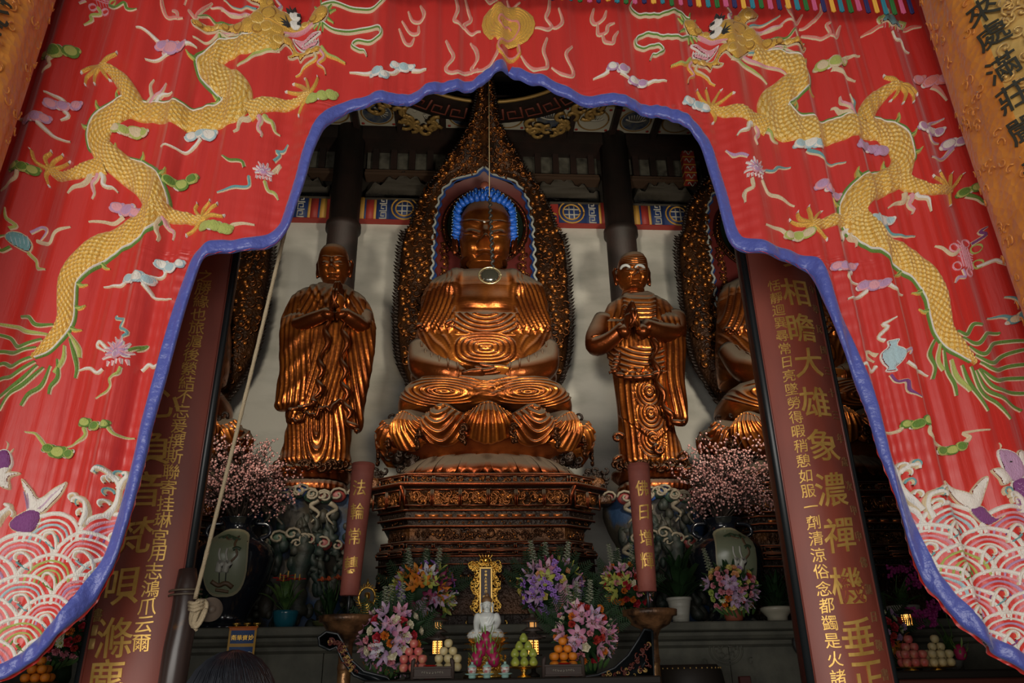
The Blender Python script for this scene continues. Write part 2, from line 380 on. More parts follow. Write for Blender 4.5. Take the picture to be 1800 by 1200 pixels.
# coffered ceiling: painted square panels between beams, and the round well
M['coffer_white'] = mat('coffer_white', (0.40, 0.38, 0.31), 0.8)
M['coffer_navy'] = mat('coffer_navy', (0.02, 0.04, 0.10), 0.7, col2=(0.12, 0.12, 0.10), ns=9)
M['coffer_gold'] = mat('coffer_gold', (0.22, 0.12, 0.03), 0.6)
YB = YW - 0.42                                # where the coffers meet the back beam
zCf = zat(229, YB, 850)
b = MB(); box(b, X0, X1, YB, YW, zat(248, YB, 850), zCf + 0.3)
struct('beam', b, M['dark_wood'])
pitch = 0.70; yP = YB - 0.34; xP = float(U(968, 208, yP)[0])
for k in range(-6, 6):
    x = xP + k * pitch
    lab = 'white ceiling panel painted with a %s roundel, %s' % (('navy', 'pale')[k % 2], '%s to the %s of the flame mandorla tip' % (('first', 'second', 'third', 'fourth', 'fifth', 'sixth')[k if k >= 0 else -k - 1], 'right' if k >= 0 else 'left'))
    root = thing('ceiling_panel', lab, 'ceiling panel', (x, yP, zCf), 'painted coffer panels under the ceiling')
    s = pitch * 0.43
    b = MB(); box(b, x - s, x + s, yP - s, yP + s, zCf, zCf + 0.03); link('board', b, M['coffer_white'], root, False)
    b = MB(); z = zCf - 0.006
    th = np.linspace(0, 2 * PI, 29)
    disc = [(x + 0.225 * math.cos(t), yP + 0.225 * math.sin(t), z) for t in th[:-1]]
    b.add(disc, [list(range(28))], 0 if k % 2 == 0 else 1)
    tube(b, [(x + 0.25 * math.cos(t), yP + 0.25 * math.sin(t), z) for t in th], 0.015, 5, 2, up=(0, 0, 1), flat=.4)
    if abs(k) < 3:
        for q in range(7): tube(b, [(x + (q - 3) * 0.03, yP - 0.02 + 0.012 * abs(q - 3), z - .004), (x + (q - 3) * 0.045, yP - 0.16 + 0.012 * abs(q - 3), z - .004)], 0.011, 4, 3, up=(0, 0, 1), flat=.3)
        tube(b, [(x + 0.17 * u, yP + 0.02 - 0.06 * u * u, z - .004) for u in np.linspace(-1, 1, 9)], 0.02, 5, 3, up=(0, 0, 1), flat=.3)
    else:
        for q in range(5): tube(b, [(x + 0.04, yP - 0.02, z - .004), (x + 0.05 + 0.13 * math.cos(q * .5 - .6), yP - 0.02 + 0.13 * math.sin(q * .5 - .6), z - .004)], 0.014, 4, 3, up=(0, 0, 1), flat=.3)
        ball(b, (x - 0.1, yP - 0.08, z), 0.03, 8, 4, 3, (1, 1, .15)); ball(b, (x - 0.02, yP - 0.13, z), 0.025, 8, 4, 3, (1, 1, .15))
    for sx in (-1, 1):
        for sy in (-1, 1): ball(b, (x + sx * s * .82, yP + sy * s * .82, z), 0.03, 6, 4, 4, (1, 1, .15))
    link('painted_roundel', b, [M['coffer_navy'], M['coffer_white'], M['coffer_gold'], M['pale_paint'], M['red_paint']], root, True)
b = MB()
for k in range(-7, 6): box(b, xP + (k + .5) * pitch - 0.045, xP + (k + .5) * pitch + 0.045, 9.35, YB, zCf - 0.10, zCf + 0.1)
box(b, X0, X1, 9.35, YB, zCf + 0.04, zCf + 0.1)
struct('beam', b, M['dark_wood'])
def well():
    root = thing('ceiling_well', 'round ceiling well with a red key-pattern ring and gilt clouds at its corners', 'ceiling well', (0, 7.45, zCf - 0.14))
    zc = zCf - 0.14; R = 2.3; yc = 9.74 - R
    b = MB(); th = np.linspace(0, 2 * PI, 73)
    V = [(r * math.cos(t), yc + r * math.sin(t), zc + dz) for r, dz in ((R - .42, .03), (R, 0), (R + .04, .1)) for t in th]
    b.add(V, gridF(3, 73), 0); link('ring_board', b, M['dark_wood'], root)
    b = MB(); tube(b, [((R - .5) * math.cos(t), yc + (R - .5) * math.sin(t), zc) for t in th], 0.03, 6, 0); link('inner_bead', b, M['old_gold_paint'], root)
    b = MB()
    for i in range(44):
        t0 = 2 * PI * i / 44; dt = 2 * PI / 44
        key = [(R - .34, 0), (R - .10, 0), (R - .10, .75), (R - .26, .75), (R - .26, .35), (R - .18, .35)]
        tube(b, [(r * math.cos(t0 + q * dt), yc + r * math.sin(t0 + q * dt), zc - .01) for r, q in key], 0.022, 5, 0, up=(0, 0, 1), flat=.5)
    link('key_pattern', b, mat('dull_red_paint', (0.16, 0.035, 0.02), 0.6), root)
    for sx in (-1, 1):
        b = MB(); r2 = random.Random(5)
        for i in range(26):
            u = r2.random(); t = math.radians(90 - sx * (18 + 34 * u)); rr = R + 0.10 + 0.30 * r2.random()
            c = (rr * math.cos(t), yc + rr * math.sin(t), zc - 0.01)
            a = r2.random() * 6
            tube(b, [(c[0] + (0.03 + .1 * s) * math.cos(a + s * 4), c[1] + (0.03 + .1 * s) * math.sin(a + s * 4), c[2]) for s in np.linspace(0, 1, 8)], 0.04, 5, 0, up=(0, 0, 1), flat=.5)
        link('gilt_cloud', b, M['old_gold_paint'], root)
well()
# ================================================================== THE EMBROIDERED DOOR CURTAIN
YC = 4.0
def fold(X, Z):
    X = np.asarray(X, float); Z = np.asarray(Z, float)
    q = X + 0.05 * np.sin(X * 2.3 + 1.0) + 0.03 * np.sin(X * 5.9) + 0.010 * (Z - 4)
    return (0.027 * np.sin(2 * PI * q / 0.41 + 0.7 * np.sin(Z * 0.8)) + 0.016 * np.sin(2 * PI * q / 0.173 + 1.2 * np.sin(Z * 0.55 + 1)) * (0.6 + 0.4 * np.sin(X * 3.1 + Z * .4))
            + 0.010 * np.sin(2 * PI * q / 0.263 + 0.9 * np.sin(Z * 0.7 + 2)) + 0.0045 * np.sin(2 * PI * q / 0.071 + 2.0 * np.sin(Z * 0.9)) * (0.5 + 0.5 * np.sin(X * 4.3 - Z * .6)))
def onc(px, py, lift=0.0):
    P = U(px, py, YC); P[..., 1] = YC + fold(P[..., 0], P[..., 2]) - lift; return P
satin = mat('red_satin', (0.60, 0.018, 0.011), 0.42, 0.0, spec=0.85, sheen=0.3, bump=0.35, bs=3.0, bstretch=(9, 1, 0.8))
M['satin'] = satin
def thread(nm, c, rough=0.55, metal=0.0): return mat(nm, c, rough, metal, bump=0.5, bs=160, bstretch=(1, 1, 0.4), sheen=0.2)
EM = [thread('gold_thread', (0.82, 0.47, 0.075), 0.34, 0.35), thread('white_thread', (0.86, 0.81, 0.73)), thread('pink_thread', (0.80, 0.36, 0.42)),
      thread('lilac_thread', (0.55, 0.32, 0.52)), thread('purple_thread', (0.22, 0.05, 0.22)), thread('green_thread', (0.13, 0.26, 0.03)),
      thread('lime_thread', (0.46, 0.52, 0.12)), thread('teal_thread', (0.16, 0.38, 0.40)), thread('pale_blue_thread', (0.45, 0.62, 0.66)),
      thread('black_thread', (0.01, 0.01, 0.01)), thread('salmon_thread', (0.75, 0.16, 0.12)), thread('cream_thread', (0.75, 0.60, 0.38)), satin,
      thread('flame_thread', (0.80, 0.26, 0.22)), thread('deep_gold_thread', (0.42, 0.20, 0.022), 0.4, 0.4), thread('pale_gold_thread', (0.95, 0.68, 0.24), 0.32, 0.3)]
GOLD, WHT, PNK, LIL, PUR, GRN, LIM, TEA, PBL, BLK, SAL, CRM, RED, FLM, DGD, PGD = range(16)
def er(mb, pts, w, mi, lift=0.006, h=0.010, n=None, outline=None, ns=5, clip=None):
    """embroidered cord along pts (picture px on the curtain plane), widths w in px"""
    pts = np.asarray(pts, float)
    w = np.broadcast_to(np.asarray(w, float), (len(pts),)) if not np.isscalar(w) else np.array([w * (0.25 if i in (0, len(pts) - 1) else 1.0) for i in range(len(pts))])
    L = np.sum(np.hypot(*np.diff(pts, axis=0).T)); n = n or max(6, int(L / 3.2))
    S = spline(np.column_stack([pts, w]), n); C = S[:, :2]; W = np.maximum(S[:, 2], 0.6)
    T = np.gradient(C, axis=0); T /= np.linalg.norm(T, axis=1)[:, None] + 1e-9; Nn = np.stack([-T[:, 1], T[:, 0]], -1)
    if outline is not None: er(mb, pts, np.interp(np.linspace(0, 1, len(pts)), np.linspace(0, 1, len(w)), w) + 1.8, outline, lift - 0.003, h * 0.8, n, None, ns, clip)
    v = np.linspace(-1, 1, ns); Q = C[:, None] + Nn[:, None] * (v[None, :, None] * W[:, None, None] / 2)
    P = onc(Q[..., 0], Q[..., 1], 0.0); P[..., 1] -= lift + h * np.sqrt(np.maximum(0, 1 - v ** 2))[None, :] * np.minimum(1, W / 5)[:, None]
    P[:, 0, 1] += lift + 0.004; P[:, -1, 1] += lift + 0.004
    F = gridF(n, ns)
    return put(mb, P.reshape(-1, 3), F, mi, clip)
def put(mb, P, F, mi, clip):
    if clip is not None:
        keep = [f for f in F if clip(P[f].mean(0))]; F = keep
        if not F: return mb
    return mb.add(P, F, mi)
def efill(mb, poly, mi, lift=0.006, h=0.014, step=2.2, edge=4, outline=None, ow=2.4, clip=None):
    poly = np.asarray(poly, float); poly = spline(poly, len(poly) * 5, True)
    x0, y0 = poly.min(0) - 2 * step; x1, y1 = poly.max(0) + 2 * step
    gx = np.arange(x0, x1, step); gy = np.arange(y0, y1, step); X, Y = np.meshgrid(gx, gy)
    ins = inpoly(X, Y, poly); d = np.zeros(X.shape); cur = ins.copy()
    for k in range(edge):
        d += cur; c2 = cur.copy(); c2[1:] &= cur[:-1]; c2[:-1] &= cur[1:]; c2[:, 1:] &= cur[:, :-1]; c2[:, :-1] &= cur[:, 1:]; cur = c2
    d /= edge
    P = onc(X, Y); P[..., 1] -= lift + h * np.sqrt(d); nr, nc = X.shape
    cell = ins[:-1, :-1] & ins[1:, :-1] & ins[:-1, 1:] & ins[1:, 1:]
    idx = -np.ones(nr * nc, int); F = []; used = {}
    V = []; PF = P.reshape(-1, 3)
    for i, j in zip(*np.nonzero(cell)):
        f = []
        for q in (i * nc + j, i * nc + j + 1, (i + 1) * nc + j + 1, (i + 1) * nc + j):
            if idx[q] < 0: idx[q] = len(V); V.append(PF[q])
            f.append(int(idx[q]))
        F.append(f[::-1])
    if V: put(mb, np.array(V), F, mi, clip)
    if outline is not None: er(mb, np.vstack([poly[::2], poly[:1]]), np.full(len(poly[::2]) + 1, ow), outline, lift, h * 0.7, clip=clip)
def puff(mb, x, y, r, m1, m2=None, ry=None, spiral=True, clip=None, lift=0.004):
    ry = ry or r * 0.8; rings = [(1.0, 0.0), (0.93, 0.55), (0.75, 0.85), (0.45, 1.0), (0.02, 1.05)]; n = 16
    th = np.linspace(0, 2 * PI, n, endpoint=False); V = []
    for q, hh in rings:
        P = onc(x + q * r * np.cos(th), y + q * ry * np.sin(th)); P[:, 1] -= lift + 0.013 * hh; V.append(P)
    F = gridF(len(rings), n, True)
    put(mb, np.vstack(V), F, [m1] * n + [m1] * n + [m2 if m2 is not None else m1] * (2 * n) if clip is None else m1, clip)
    if spiral:
        t = np.linspace(0, 4.6, 9); rr = 0.75 - 0.14 * t
        er(mb, np.stack([x + r * rr * np.cos(t + 2), y + ry * rr * np.sin(t + 2)], -1), 1.6, WHT if m1 != WHT else CRM, 0.018, 0.004, 12, clip=clip)
def cloud(puffs, tails, m1, m2, mt, name='cloud_motif'):
    mb = MB()
    for t in tails: er(mb, [p for p in t], [8.5 - 6.5 * (i / (len(t) - 1)) ** 1.3 for i in range(len(t))], mt, outline=CRM)
    for i, (x, y, r) in enumerate(puffs): puff(mb, x, y, r * 1.2, m1 if i % 2 == 0 else m2, m2 if i % 2 == 0 else m1, lift=0.009); [puff(mb, x + q * r * .8, y + r * (.35 if q < 0 else -.4), r * .62, m2 if i % 2 == 0 else WHT, m1, spiral=False) for q in (-1, 1)]
    link(name, mb, EM, CUR)

# opening edge, picture px, from the peak outwards and down
LB = [(894,125),(866,135),(840,151),(789,161),(724,176),(660,184),(638,187),(607,195),(575,222),(560,249),(548,280),(537,319),(521,362),(505,400),(474,426),(440,438),(393,444),(375,449),(357,461),(342,494),(327,539),(309,602),(291,668),(270,740),(258,797),(245,850),(228,913),(207,976),(182,1025),(150,1077),(115,1116),(70,1158),(28,1183),(0,1196),(-60,1214)]
RB = [(894,125),(931,145),(956,155),(1014,176),(1079,187),(1127,195),(1166,206),(1201,222),(1224,242),(1236,262),(1248,296),(1262,340),(1272,380),(1284,416),(1304,436),(1339,449),(1384,457),(1417,468),(1432,488),(1450,539),(1474,602),(1498,662),(1522,728),(1540,794),(1552,825),(1576,895),(1601,965),(1625,1018),(1653,1060),(1685,1102),(1720,1133),(1765,1161),(1800,1182),(1860,1206)]
XE = 3.26; ZT = 7.0
def boundary(B):
    S = spline(np.array(B, float), 520); P = U(S[:, 0], S[:, 1], YC); x = P[:, 0]; z = P[:, 2]
    z = np.minimum.accumulate(z - np.arange(len(z)) * 1e-5); return x, z
bl, br = boundary(LB), boundary(RB)
def edge_x(z, side):
    x, zz = bl if side < 0 else br
    return np.interp(-z, -zz, x)
def clipc(p):
    s = -1 if p[0] < 0 else 1
    e = edge_x(p[2], s); return p[0] < e - 0.04 if s < 0 else p[0] > e + 0.04
CUR = thing('temple_curtain', 'huge red satin doorway curtain embroidered with gold dragons and edged in blue', 'curtain', (0, YC, ZT))
def cloth():
    mb = MB()
    for s, (bx, bz) in ((-1, bl), (1, br)):
        ztop = bz[0]
        rowsz = np.concatenate([np.linspace(ZT, ztop + 0.01, 70), bz[::2]]); rowx = np.concatenate([np.full(70, bx[0]), bx[::2]])
        arc = np.concatenate([[0] * 70, np.concatenate([[0], np.cumsum(np.hypot(np.diff(bx[::2]), np.diff(bz[::2])))])])
        m = 260; u = np.linspace(0, 1, m)
        e = s * XE
        X = rowx[:, None] + (e - rowx[:, None]) * u[None]; Z = np.broadcast_to(rowsz[:, None], X.shape)
        Y = YC + fold(X, Z)
        d = np.abs(X - rowx[:, None]); isb = (np.arange(len(rowsz)) >= 70)[:, None]
        A = arc[:, None]
        Y = Y + isb * 0.007 * np.exp(-d / 0.16) * np.sin(A * 2 * PI / 0.085 + 9 * d + 2 * np.sin(A * 7))
        F = gridF(len(rowsz), m)
        mb.add(np.stack([X, Y, Z], -1).reshape(-1, 3), F if s < 0 else [f[::-1] for f in F], 0)
    link('red_cloth', mb, satin, CUR)
cloth()
M['blue_satin'] = mat('blue_satin', (0.075, 0.10, 0.42), 0.38, spec=0.8, sheen=0.3, bump=0.8, bs=16, bstretch=(1, 1, 1))
def edging():
    mb = MB()
    for s, B in ((-1, LB), (1, RB)):
        S = spline(np.array(B, float), 420); T = np.gradient(S, axis=0); T /= np.linalg.norm(T, axis=1)[:, None]
        Nn = np.stack([-T[:, 1], T[:, 0]], -1) * (1 if s < 0 else -1)
        if (Nn[200] @ np.array([s, 0])) < 0: Nn = -Nn
        k = np.linspace(0, 1, len(S))[:, None]; W = 17 + 8 * k
        v = np.linspace(0, 1, 6); Q = S[:, None] + Nn[:, None] * (v[None, :, None] * W[:, None])
        P = onc(Q[..., 0], Q[..., 1]); ar = np.arange(len(S))
        P[..., 1] -= 0.012 + 0.055 * np.clip(k * 2.2 - 1.15, 0, 1) + 0.004 * np.sin(v * PI)[None] ** .5 + 0.0012 * np.sin(ar * 0.9 + 2 * np.sin(ar * .23))[:, None] * np.sin(v * PI)[None]
        P[:, -1, 1] += 0.012
        back = P[:, :1].copy(); back[..., 1] += 0.03
        P = np.concatenate([back, P], 1)
        mb.add(P.reshape(-1, 3), gridF(len(S), 7), 0)
        
    link('blue_edging', mb, [M['blue_satin'], M['satin']], CUR)
    mb = MB(); 
    for s in (-1, 1):
        z = np.linspace(ZT, 1.3, 60); x = np.full(60, s * XE); y = YC + fold(x, z)
        V = np.stack([np.stack([x + o, y - l, z], -1) for o, l in ((-0.045, 0.0), (-0.03, 0.015), (0.03, 0.015), (0.045, -0.01))], 1)
        mb.add(V.reshape(-1, 3), gridF(60, 4), 0)
    link('navy_selvage', mb, mat('navy_cloth', (0.01, 0.012, 0.05), 0.8), CUR)
edging()

# ------------------------------------------------------------------ dragons
def body(mb, path, mi=GOLD, pitch=12.5, closed_tip=True):
    path = np.asarray(path, float); L = np.sum(np.hypot(*np.diff(path[:, :2], axis=0).T)); n = int(L / 1.25); ns = 33
    S = spline(path, n); C = S[:, :2]; W = S[:, 2]
    T = np.gradient(C, axis=0); ds = np.linalg.norm(T, axis=1); T /= ds[:, None] + 1e-9; Nn = np.stack([-T[:, 1], T[:, 0]], -1); a = np.cumsum(ds)
    v = np.linspace(-1, 1, ns); Q = C[:, None] + Nn[:, None] * (v[None, :, None] * W[:, None, None] / 2)
    rows = 5.0; A = (a / pitch)[:, None] + 0 * v[None]; Bv = v[None] * rows / 2 * np.maximum(0.6, np.minimum(1.15, W / 40))[:, None]
    best = np.zeros(A.shape)
    for off in (0, 1):                                    # overlapping round scales
        aa = A - 0.5 * off; bb = Bv * 1.0 - 0.5 * off
        la = aa - np.round(aa); lb = bb - np.round(bb)
        q = 1 - np.sqrt((la / 0.62) ** 2 + (lb / 0.56) ** 2)
        best = np.maximum(best, np.maximum(0, q) * (0.55 + 0.9 * (la + 0.5)))
    P = onc(Q[..., 0], Q[..., 1]); dome = np.sqrt(np.maximum(0, 1 - v ** 2))[None] * np.minimum(1, W / 30)[:, None]
    P[..., 1] -= 0.004 + 0.022 * dome + 0.016 * best * np.minimum(1, 3 * (1 - np.abs(v)))[None]
    P[:, 0, 1] += 0.01; P[:, -1, 1] += 0.01
    bc = best[:-1, :-1]; fm = np.where(bc < 0.16, DGD, np.where(bc > 0.62, PGD, mi)).ravel().tolist()
    mb.add(P.reshape(-1, 3), gridF(n, ns), fm)
    return C, Nn, W, a
def offset_line(C, Nn, W, v): return C + Nn * (v * W / 2)[:, None]
def leg(path, hook, claws, dragon, tuft=None):
    mb = MB(); C, Nn, W, a = body(mb, path, pitch=9.5)
    px, py, pw = path[-1][:3]; puff(mb, px, py, pw * 0.62, GOLD, spiral=False)
    for cl in claws:
        (mx, my), (tx, ty) = cl
        er(mb, [(px, py), (mx, my), (tx, ty)], [7.5, 6.5, 4.5], GOLD, 0.010, 0.012)
        dx, dy = tx - mx, ty - my; l = math.hypot(dx, dy) + 1e-6
        er(mb, [(tx, ty), (tx + dx / l * 4 + hook * dy / l * 3, ty + dy / l * 4 - hook * dx / l * 3)], [4.5, 1.2], WHT, 0.014, 0.008)
    link('dragon_leg', mb, EM, dragon)
def dragon(path, side, flip, legs, fins, tufts, tail, hm, name='embroidered_dragon'):
    mb = MB(); C, Nn, W, a = body(mb, path)
    D = link(name, mb, EM, CUR)
    # white cord and green fringe along the back, crossing over at the half turn
    n = len(C); k = np.linspace(0, len(path) - 1, n); v = np.interp(k, range(len(side)), side)
    line = offset_line(C, Nn, W, v * 0.97); mb = MB()
    gl = offset_line(C, Nn, W, v * 1.10); er(mb, gl[4::8], np.full(len(gl[4::8]), 5.0), GRN, 0.004, 0.008)
    er(mb, line[4::8], np.full(len(line[4::8]), 3.0), WHT, 0.014, 0.008)
    for t in fins:
        i = int(t * (n - 1)); o = offset_line(C, Nn, W, v * 1.08)[i]; sg = 1 if v[i] > 0 else -1; nn = Nn[i] * sg; T = np.array([-nn[1], nn[0]]) * sg
        er(mb, [o - nn * 2, o + nn * 7 - T * 1, o + nn * 15 + T * 5], [12, 7, 1.5], LIM, 0.007, 0.008, outline=GOLD)
        er(mb, [o - nn * 2, o + nn * 10 + T * 1], [6, 1.5], GRN, 0.012, 0.006)
    link('back_fins', mb, EM, D)
    for L in legs: leg(L[0], L[1], L[2], D)
    for pts, m in tufts:
        q = spline(pts, 6); tt = np.gradient(q, axis=0); tt /= np.linalg.norm(tt, axis=1)[:, None]; q = q + np.stack([-tt[:, 1], tt[:, 0]], -1) * (3.4 * np.sin(np.arange(6) * 1.7 + q[0, 0]))[:, None] * (np.arange(6) > 0)[:, None]; pts = q
        mb = MB(); er(mb, pts, [10, 9.5, 8, 6.5, 4, 1.2], m, 0.01, 0.010, outline=CRM); link('flame_tuft', mb, EM, D)
    mb = MB()
    for pts in tail: er(mb, pts, [5, 9, 8, 6, 2][:len(pts)] if len(pts) <= 5 else 6, LIM if len(pts) % 2 else GRN, 0.004, 0.010, outline=CRM)
    link('tail_plume', mb, EM, D)
    head(D, hm); return D
def head(D, hm):
    H = lambda pts: [hm(*p) for p in pts]
    mb = MB()
    mane = [([(470,300),(380,270),(300,320),(190,325)],CRM,26),([(560,330),(450,340),(380,400),(310,410)],WHT,24),([(760,350),(620,400),(500,400),(360,490)],PNK,34),([(860,400),(700,440),(620,490),(530,540)],LIM,34),
            ([(560,200),(450,190),(360,180),(300,120),(240,160),(190,175)],GRN,28),([(640,150),(540,110),(440,90),(380,50),(310,50)],PNK,26),([(690,110),(600,70),(500,50),(420,0)],TEA,22),([(620,150),(560,120),(480,120),(400,80)],CRM,20),
            ([(860,90),(880,60),(840,20),(890,-10)],LIL,22),([(830,90),(790,30),(740,-20)],LIM,22),([(700,320),(560,330),(460,350),(330,420)],TEA,20),
            ([(700,300),(560,260),(440,260),(330,300)],PNK,30)]
    for pts, m, w in mane: er(mb, H(pts), [w * .2222 * q for q in np.linspace(1.15, 0.25, len(pts))], m, 0.008, 0.010, outline=CRM)
    link('mane', mb, EM, D)
    mb = MB()
    P = H([(1150,92),(1232,82),(1250,140),(1205,205),(1120,215),(1030,238),(950,262),(905,290),(960,330),(1000,395),(1080,405),(1185,400),(1190,440),(1120,450),(1060,440),(1020,470),(1000,430),(950,445),(925,440),(960,410),(945,370),(905,355),(870,400),(820,425),(770,380),(700,320),(600,292),(520,270),(430,250),(300,250),(210,248),(185,220),(215,204),(400,205),(500,190),(570,180),(640,150),(720,90),(640,40),(600,-20),(720,-40),(800,40),(850,95),(940,120),(1010,175),(1080,165)])
    efill(mb, P, GOLD, 0.012, 0.022, 1.8, 6, CRM, 2.0)
    for q, (x, y, r) in enumerate([(1200,130,44),(1130,170,32),(1060,195,28),(880,180,50),(790,150,60),(700,190,60),(620,220,46),(540,225,40),(770,250,52),(850,260,44),(700,270,40),(860,340,40),(930,330,30),(440,225,26),(370,228,24),(300,228,24),(240,228,24),(1090,425,26),(1160,425,20),(800,70,30),(700,30,36)]):
        x, y = hm(x, y); puff(mb, x, y, r * .25, (GOLD, DGD, PGD)[q % 3], GOLD, spiral=False, lift=0.026)
    er(mb, H([(640,215),(760,190),(880,230),(1000,245),(1110,205)]), 3, GOLD, 0.035, 0.006)
    S_ = D; hd = link('dragon_head', mb, EM, D)
    mb = MB()
    for x, y in ((985, 130), (985, 195)):
        a, c = hm(x, y); puff(mb, a, c, 9.5, WHT, spiral=False, ry=8, lift=0.03)
        P = None
        a2, c2 = hm(x + 30, y - 5)
        er(mb, [(a2 - 3, c2), (a2 + 3, c2)], [8, 8], BLK, 0.042, 0.008)
    for base, tips in (((970, 110), [(920, 95), (945, 65), (990, 60)]), ((945, 215), [(875, 175), (880, 205), (890, 235), (925, 240), (915, 150)])):
        for t in tips: er(mb, H([base, ((base[0] + t[0]) / 2 - 4, (base[1] + t[1]) / 2), t]), [5.5, 4, 0.8], BLK, 0.04, 0.006)
    link('eyes', mb, EM, D)
    mb = MB()
    er(mb, H([(900,275),(1000,250),(1100,215),(1130,205)]), 3.6, PNK, 0.03, 0.008)
    efill(mb, H([(960,290),(1040,310),(1120,280),(1195,285),(1130,320),(1060,345),(1170,350),(1160,390),(1070,395),(1010,360)]), PNK, 0.014, 0.014, 1.8, 4, WHT, 1.8)
    for x in range(1040, 1180, 22): er(mb, H([(x, 375), (x + 6, 345)]), [4, 1], WHT, 0.03, 0.006)
    link('mouth', mb, EM, D)
    mb = MB()
    for pts, m in (([(1200,400),(1250,460),(1320,475),(1382,495)],LIM),([(1180,420),(1220,480),(1170,530),(1220,570),(1232,620)],PNK),([(1140,440),(1150,490),(1050,520),(1020,560),(980,580)],CRM)):
        er(mb, H(pts), [7, 6.5, 5, 2.5, 1.2][:len(pts)], m, 0.012, 0.010, outline=GOLD)
    link('beard', mb, EM, D)
    mb = MB()
    for pts in ([(1200,75),(1290,50),(1400,65),(1550,75),(1660,60),(1710,10),(1690,-40)], [(1210,215),(1300,265),(1450,245),(1580,225),(1660,260),(1660,320),(1590,335),(1480,320),(1435,355),(1490,395),(1530,400),(1552,440)]):
        p = H(pts); er(mb, p, [6.5] * (len(p) - 3) + [5, 3.5, 1.2], GRN, 0.012, 0.010, outline=CRM)
        er(mb, [(a, c - 1.2) for a, c in p], [2.6] * (len(p) - 2) + [2, 0.8], WHT, 0.024, 0.005)
    for t in [(1140,60),(1190,15),(1290,45),(1310,95),(1295,205),(1205,280),(1130,240),(1165,265)]:
        bx, by = 1215, 145
        er(mb, H([(bx + (t[0] - bx) * .45, by + (t[1] - by) * .45), t]), [6, 1], GRN, 0.010, 0.008, outline=LIM)
    link('whiskers', mb, EM, D)
hmL = lambda x, y: (300 + .2222 * x, .2222 * y)
hmR = lambda x, y: (1080 + .2222 * (-.9127 * x + .0225 * y + 1688.3), .2222 * (-.0736 * x + .972 * y + 165.3))
PL = [(478,78,30),(440,82,34),(412,83,36),(389,90,38),(366,112,42),(383,134,50),(408,154,56),(418,176,57),(403,197,52),(370,207,42),(334,210,40),(300,203,39),(264,195,37),(229,191,36),(206,202,40),(185,221,42),(177,241,40),(179,261,40),(195,280,46),(226,300,50),(253,319,54),(268,342,50),(272,366,46),(253,393,43),(218,412,42),(175,436,42),(141,464,40),(122,494,33),(118,530,32),(116,560,30),(105,584,26),(84,611,19),(61,632,5)]
SL = [1] * 16 + [1, 0.9, -0.6] + [-1] * 14
legsL = [([(244,196,34),(230,168,31),(214,144,26),(196,126,18),(178,121,13)], 1, [((190,108),(206,98)),((156,116),(142,122)),((152,130),(147,144)),((168,136),(168,150)),((186,134),(194,144))]),
         ([(436,200,38),(459,189,28),(502,180,20),(532,171,14),(545,168,12)], 1, [((522,160),(504,156)),((530,150),(517,142)),((541,150),(538,140)),((555,156),(560,144)),((530,186),(524,200))]),
         ([(186,292,38),(158,300,26),(132,311,20),(105,307,18),(85,294,14)], 1, [((64,286),(60,270)),((78,278),(88,266)),((92,280),(106,270)),((102,290),(122,288)),((78,306),(82,322))]),
         ([(276,366,36),(302,376,26),(334,384,20),(355,385,14)], 1, [((342,368),(346,358)),((358,370),(370,358)),((370,374),(384,366)),((378,384),(394,384)),((344,400),(328,412))])]
tuftL = [([(256,182),(262,160),(266,134)],CRM),([(260,184),(276,164),(294,148)],PNK),([(264,182),(284,170),(305,164)],WHT),([(444,206),(424,220),(412,236)],CRM),([(456,208),(458,228),(458,244)],PNK),([(466,206),(478,220),(491,234)],LIM),
         ([(170,306),(150,322),(124,346)],CRM),([(174,308),(166,330),(164,352)],PNK),([(180,308),(188,328),(206,336)],WHT),([(280,380),(280,404),(276,426)],CRM),([(288,382),(298,400),(304,418)],PNK)]
z2 = lambda L: [(.3 * x, 440 + .3 * y) for x, y in L]
tailL = [z2(p) for p in ([(320,440),(230,450),(180,400),(115,380)],[(290,500),(180,490),(90,440),(0,425),(-60,430)],[(260,530),(120,570),(40,500),(-60,480)],[(230,580),(100,600),(0,580),(-90,600)],[(220,630),(80,680),(0,650),(-90,690)],[(220,660),(90,740),(0,740),(-90,770)],
          [(230,680),(120,790),(0,850),(-80,880)],[(260,690),(150,800),(60,860),(0,940)],[(300,680),(250,790),(180,850),(140,920)],[(340,640),(340,740),(300,800),(290,845)],[(380,560),(370,640),(320,720)],[(410,520),(430,600),(440,680),(430,740)],[(400,480),(450,560),(455,620)])]
DL = dragon(PL, SL, 1, legsL, [.05, .085, .125, .18, .22, .26, .42, .455, .49, .56, .60, .64, .79, .845, .885, .92], tuftL, tailL, hmL)
DL['label'] = 'left-hand gold dragon, its tail plume at the curtain edge'
PR = [(1325,92,26),(1352,100,28),(1376,108,28),(1400,124,36),(1406,140,40),(1388,154,44),(1366,170,50),(1358,190,56),(1372,212,56),(1404,228,46),(1440,232,42),(1476,228,40),(1512,224,40),(1548,228,40),(1572,244,42),(1582,264,38),(1586,284,38),(1576,308,44),(1540,326,46),(1512,344,48),(1500,368,44),(1508,392,42),(1532,414,42),(1566,436,42),(1600,458,41),(1627,485,38),(1645,518,36),(1652,554,34),(1660,584,30),(1684,614,24),(1711,641,8)]
SR = [-1] * 15 + [-1, -0.9, 0.6] + [1] * 13
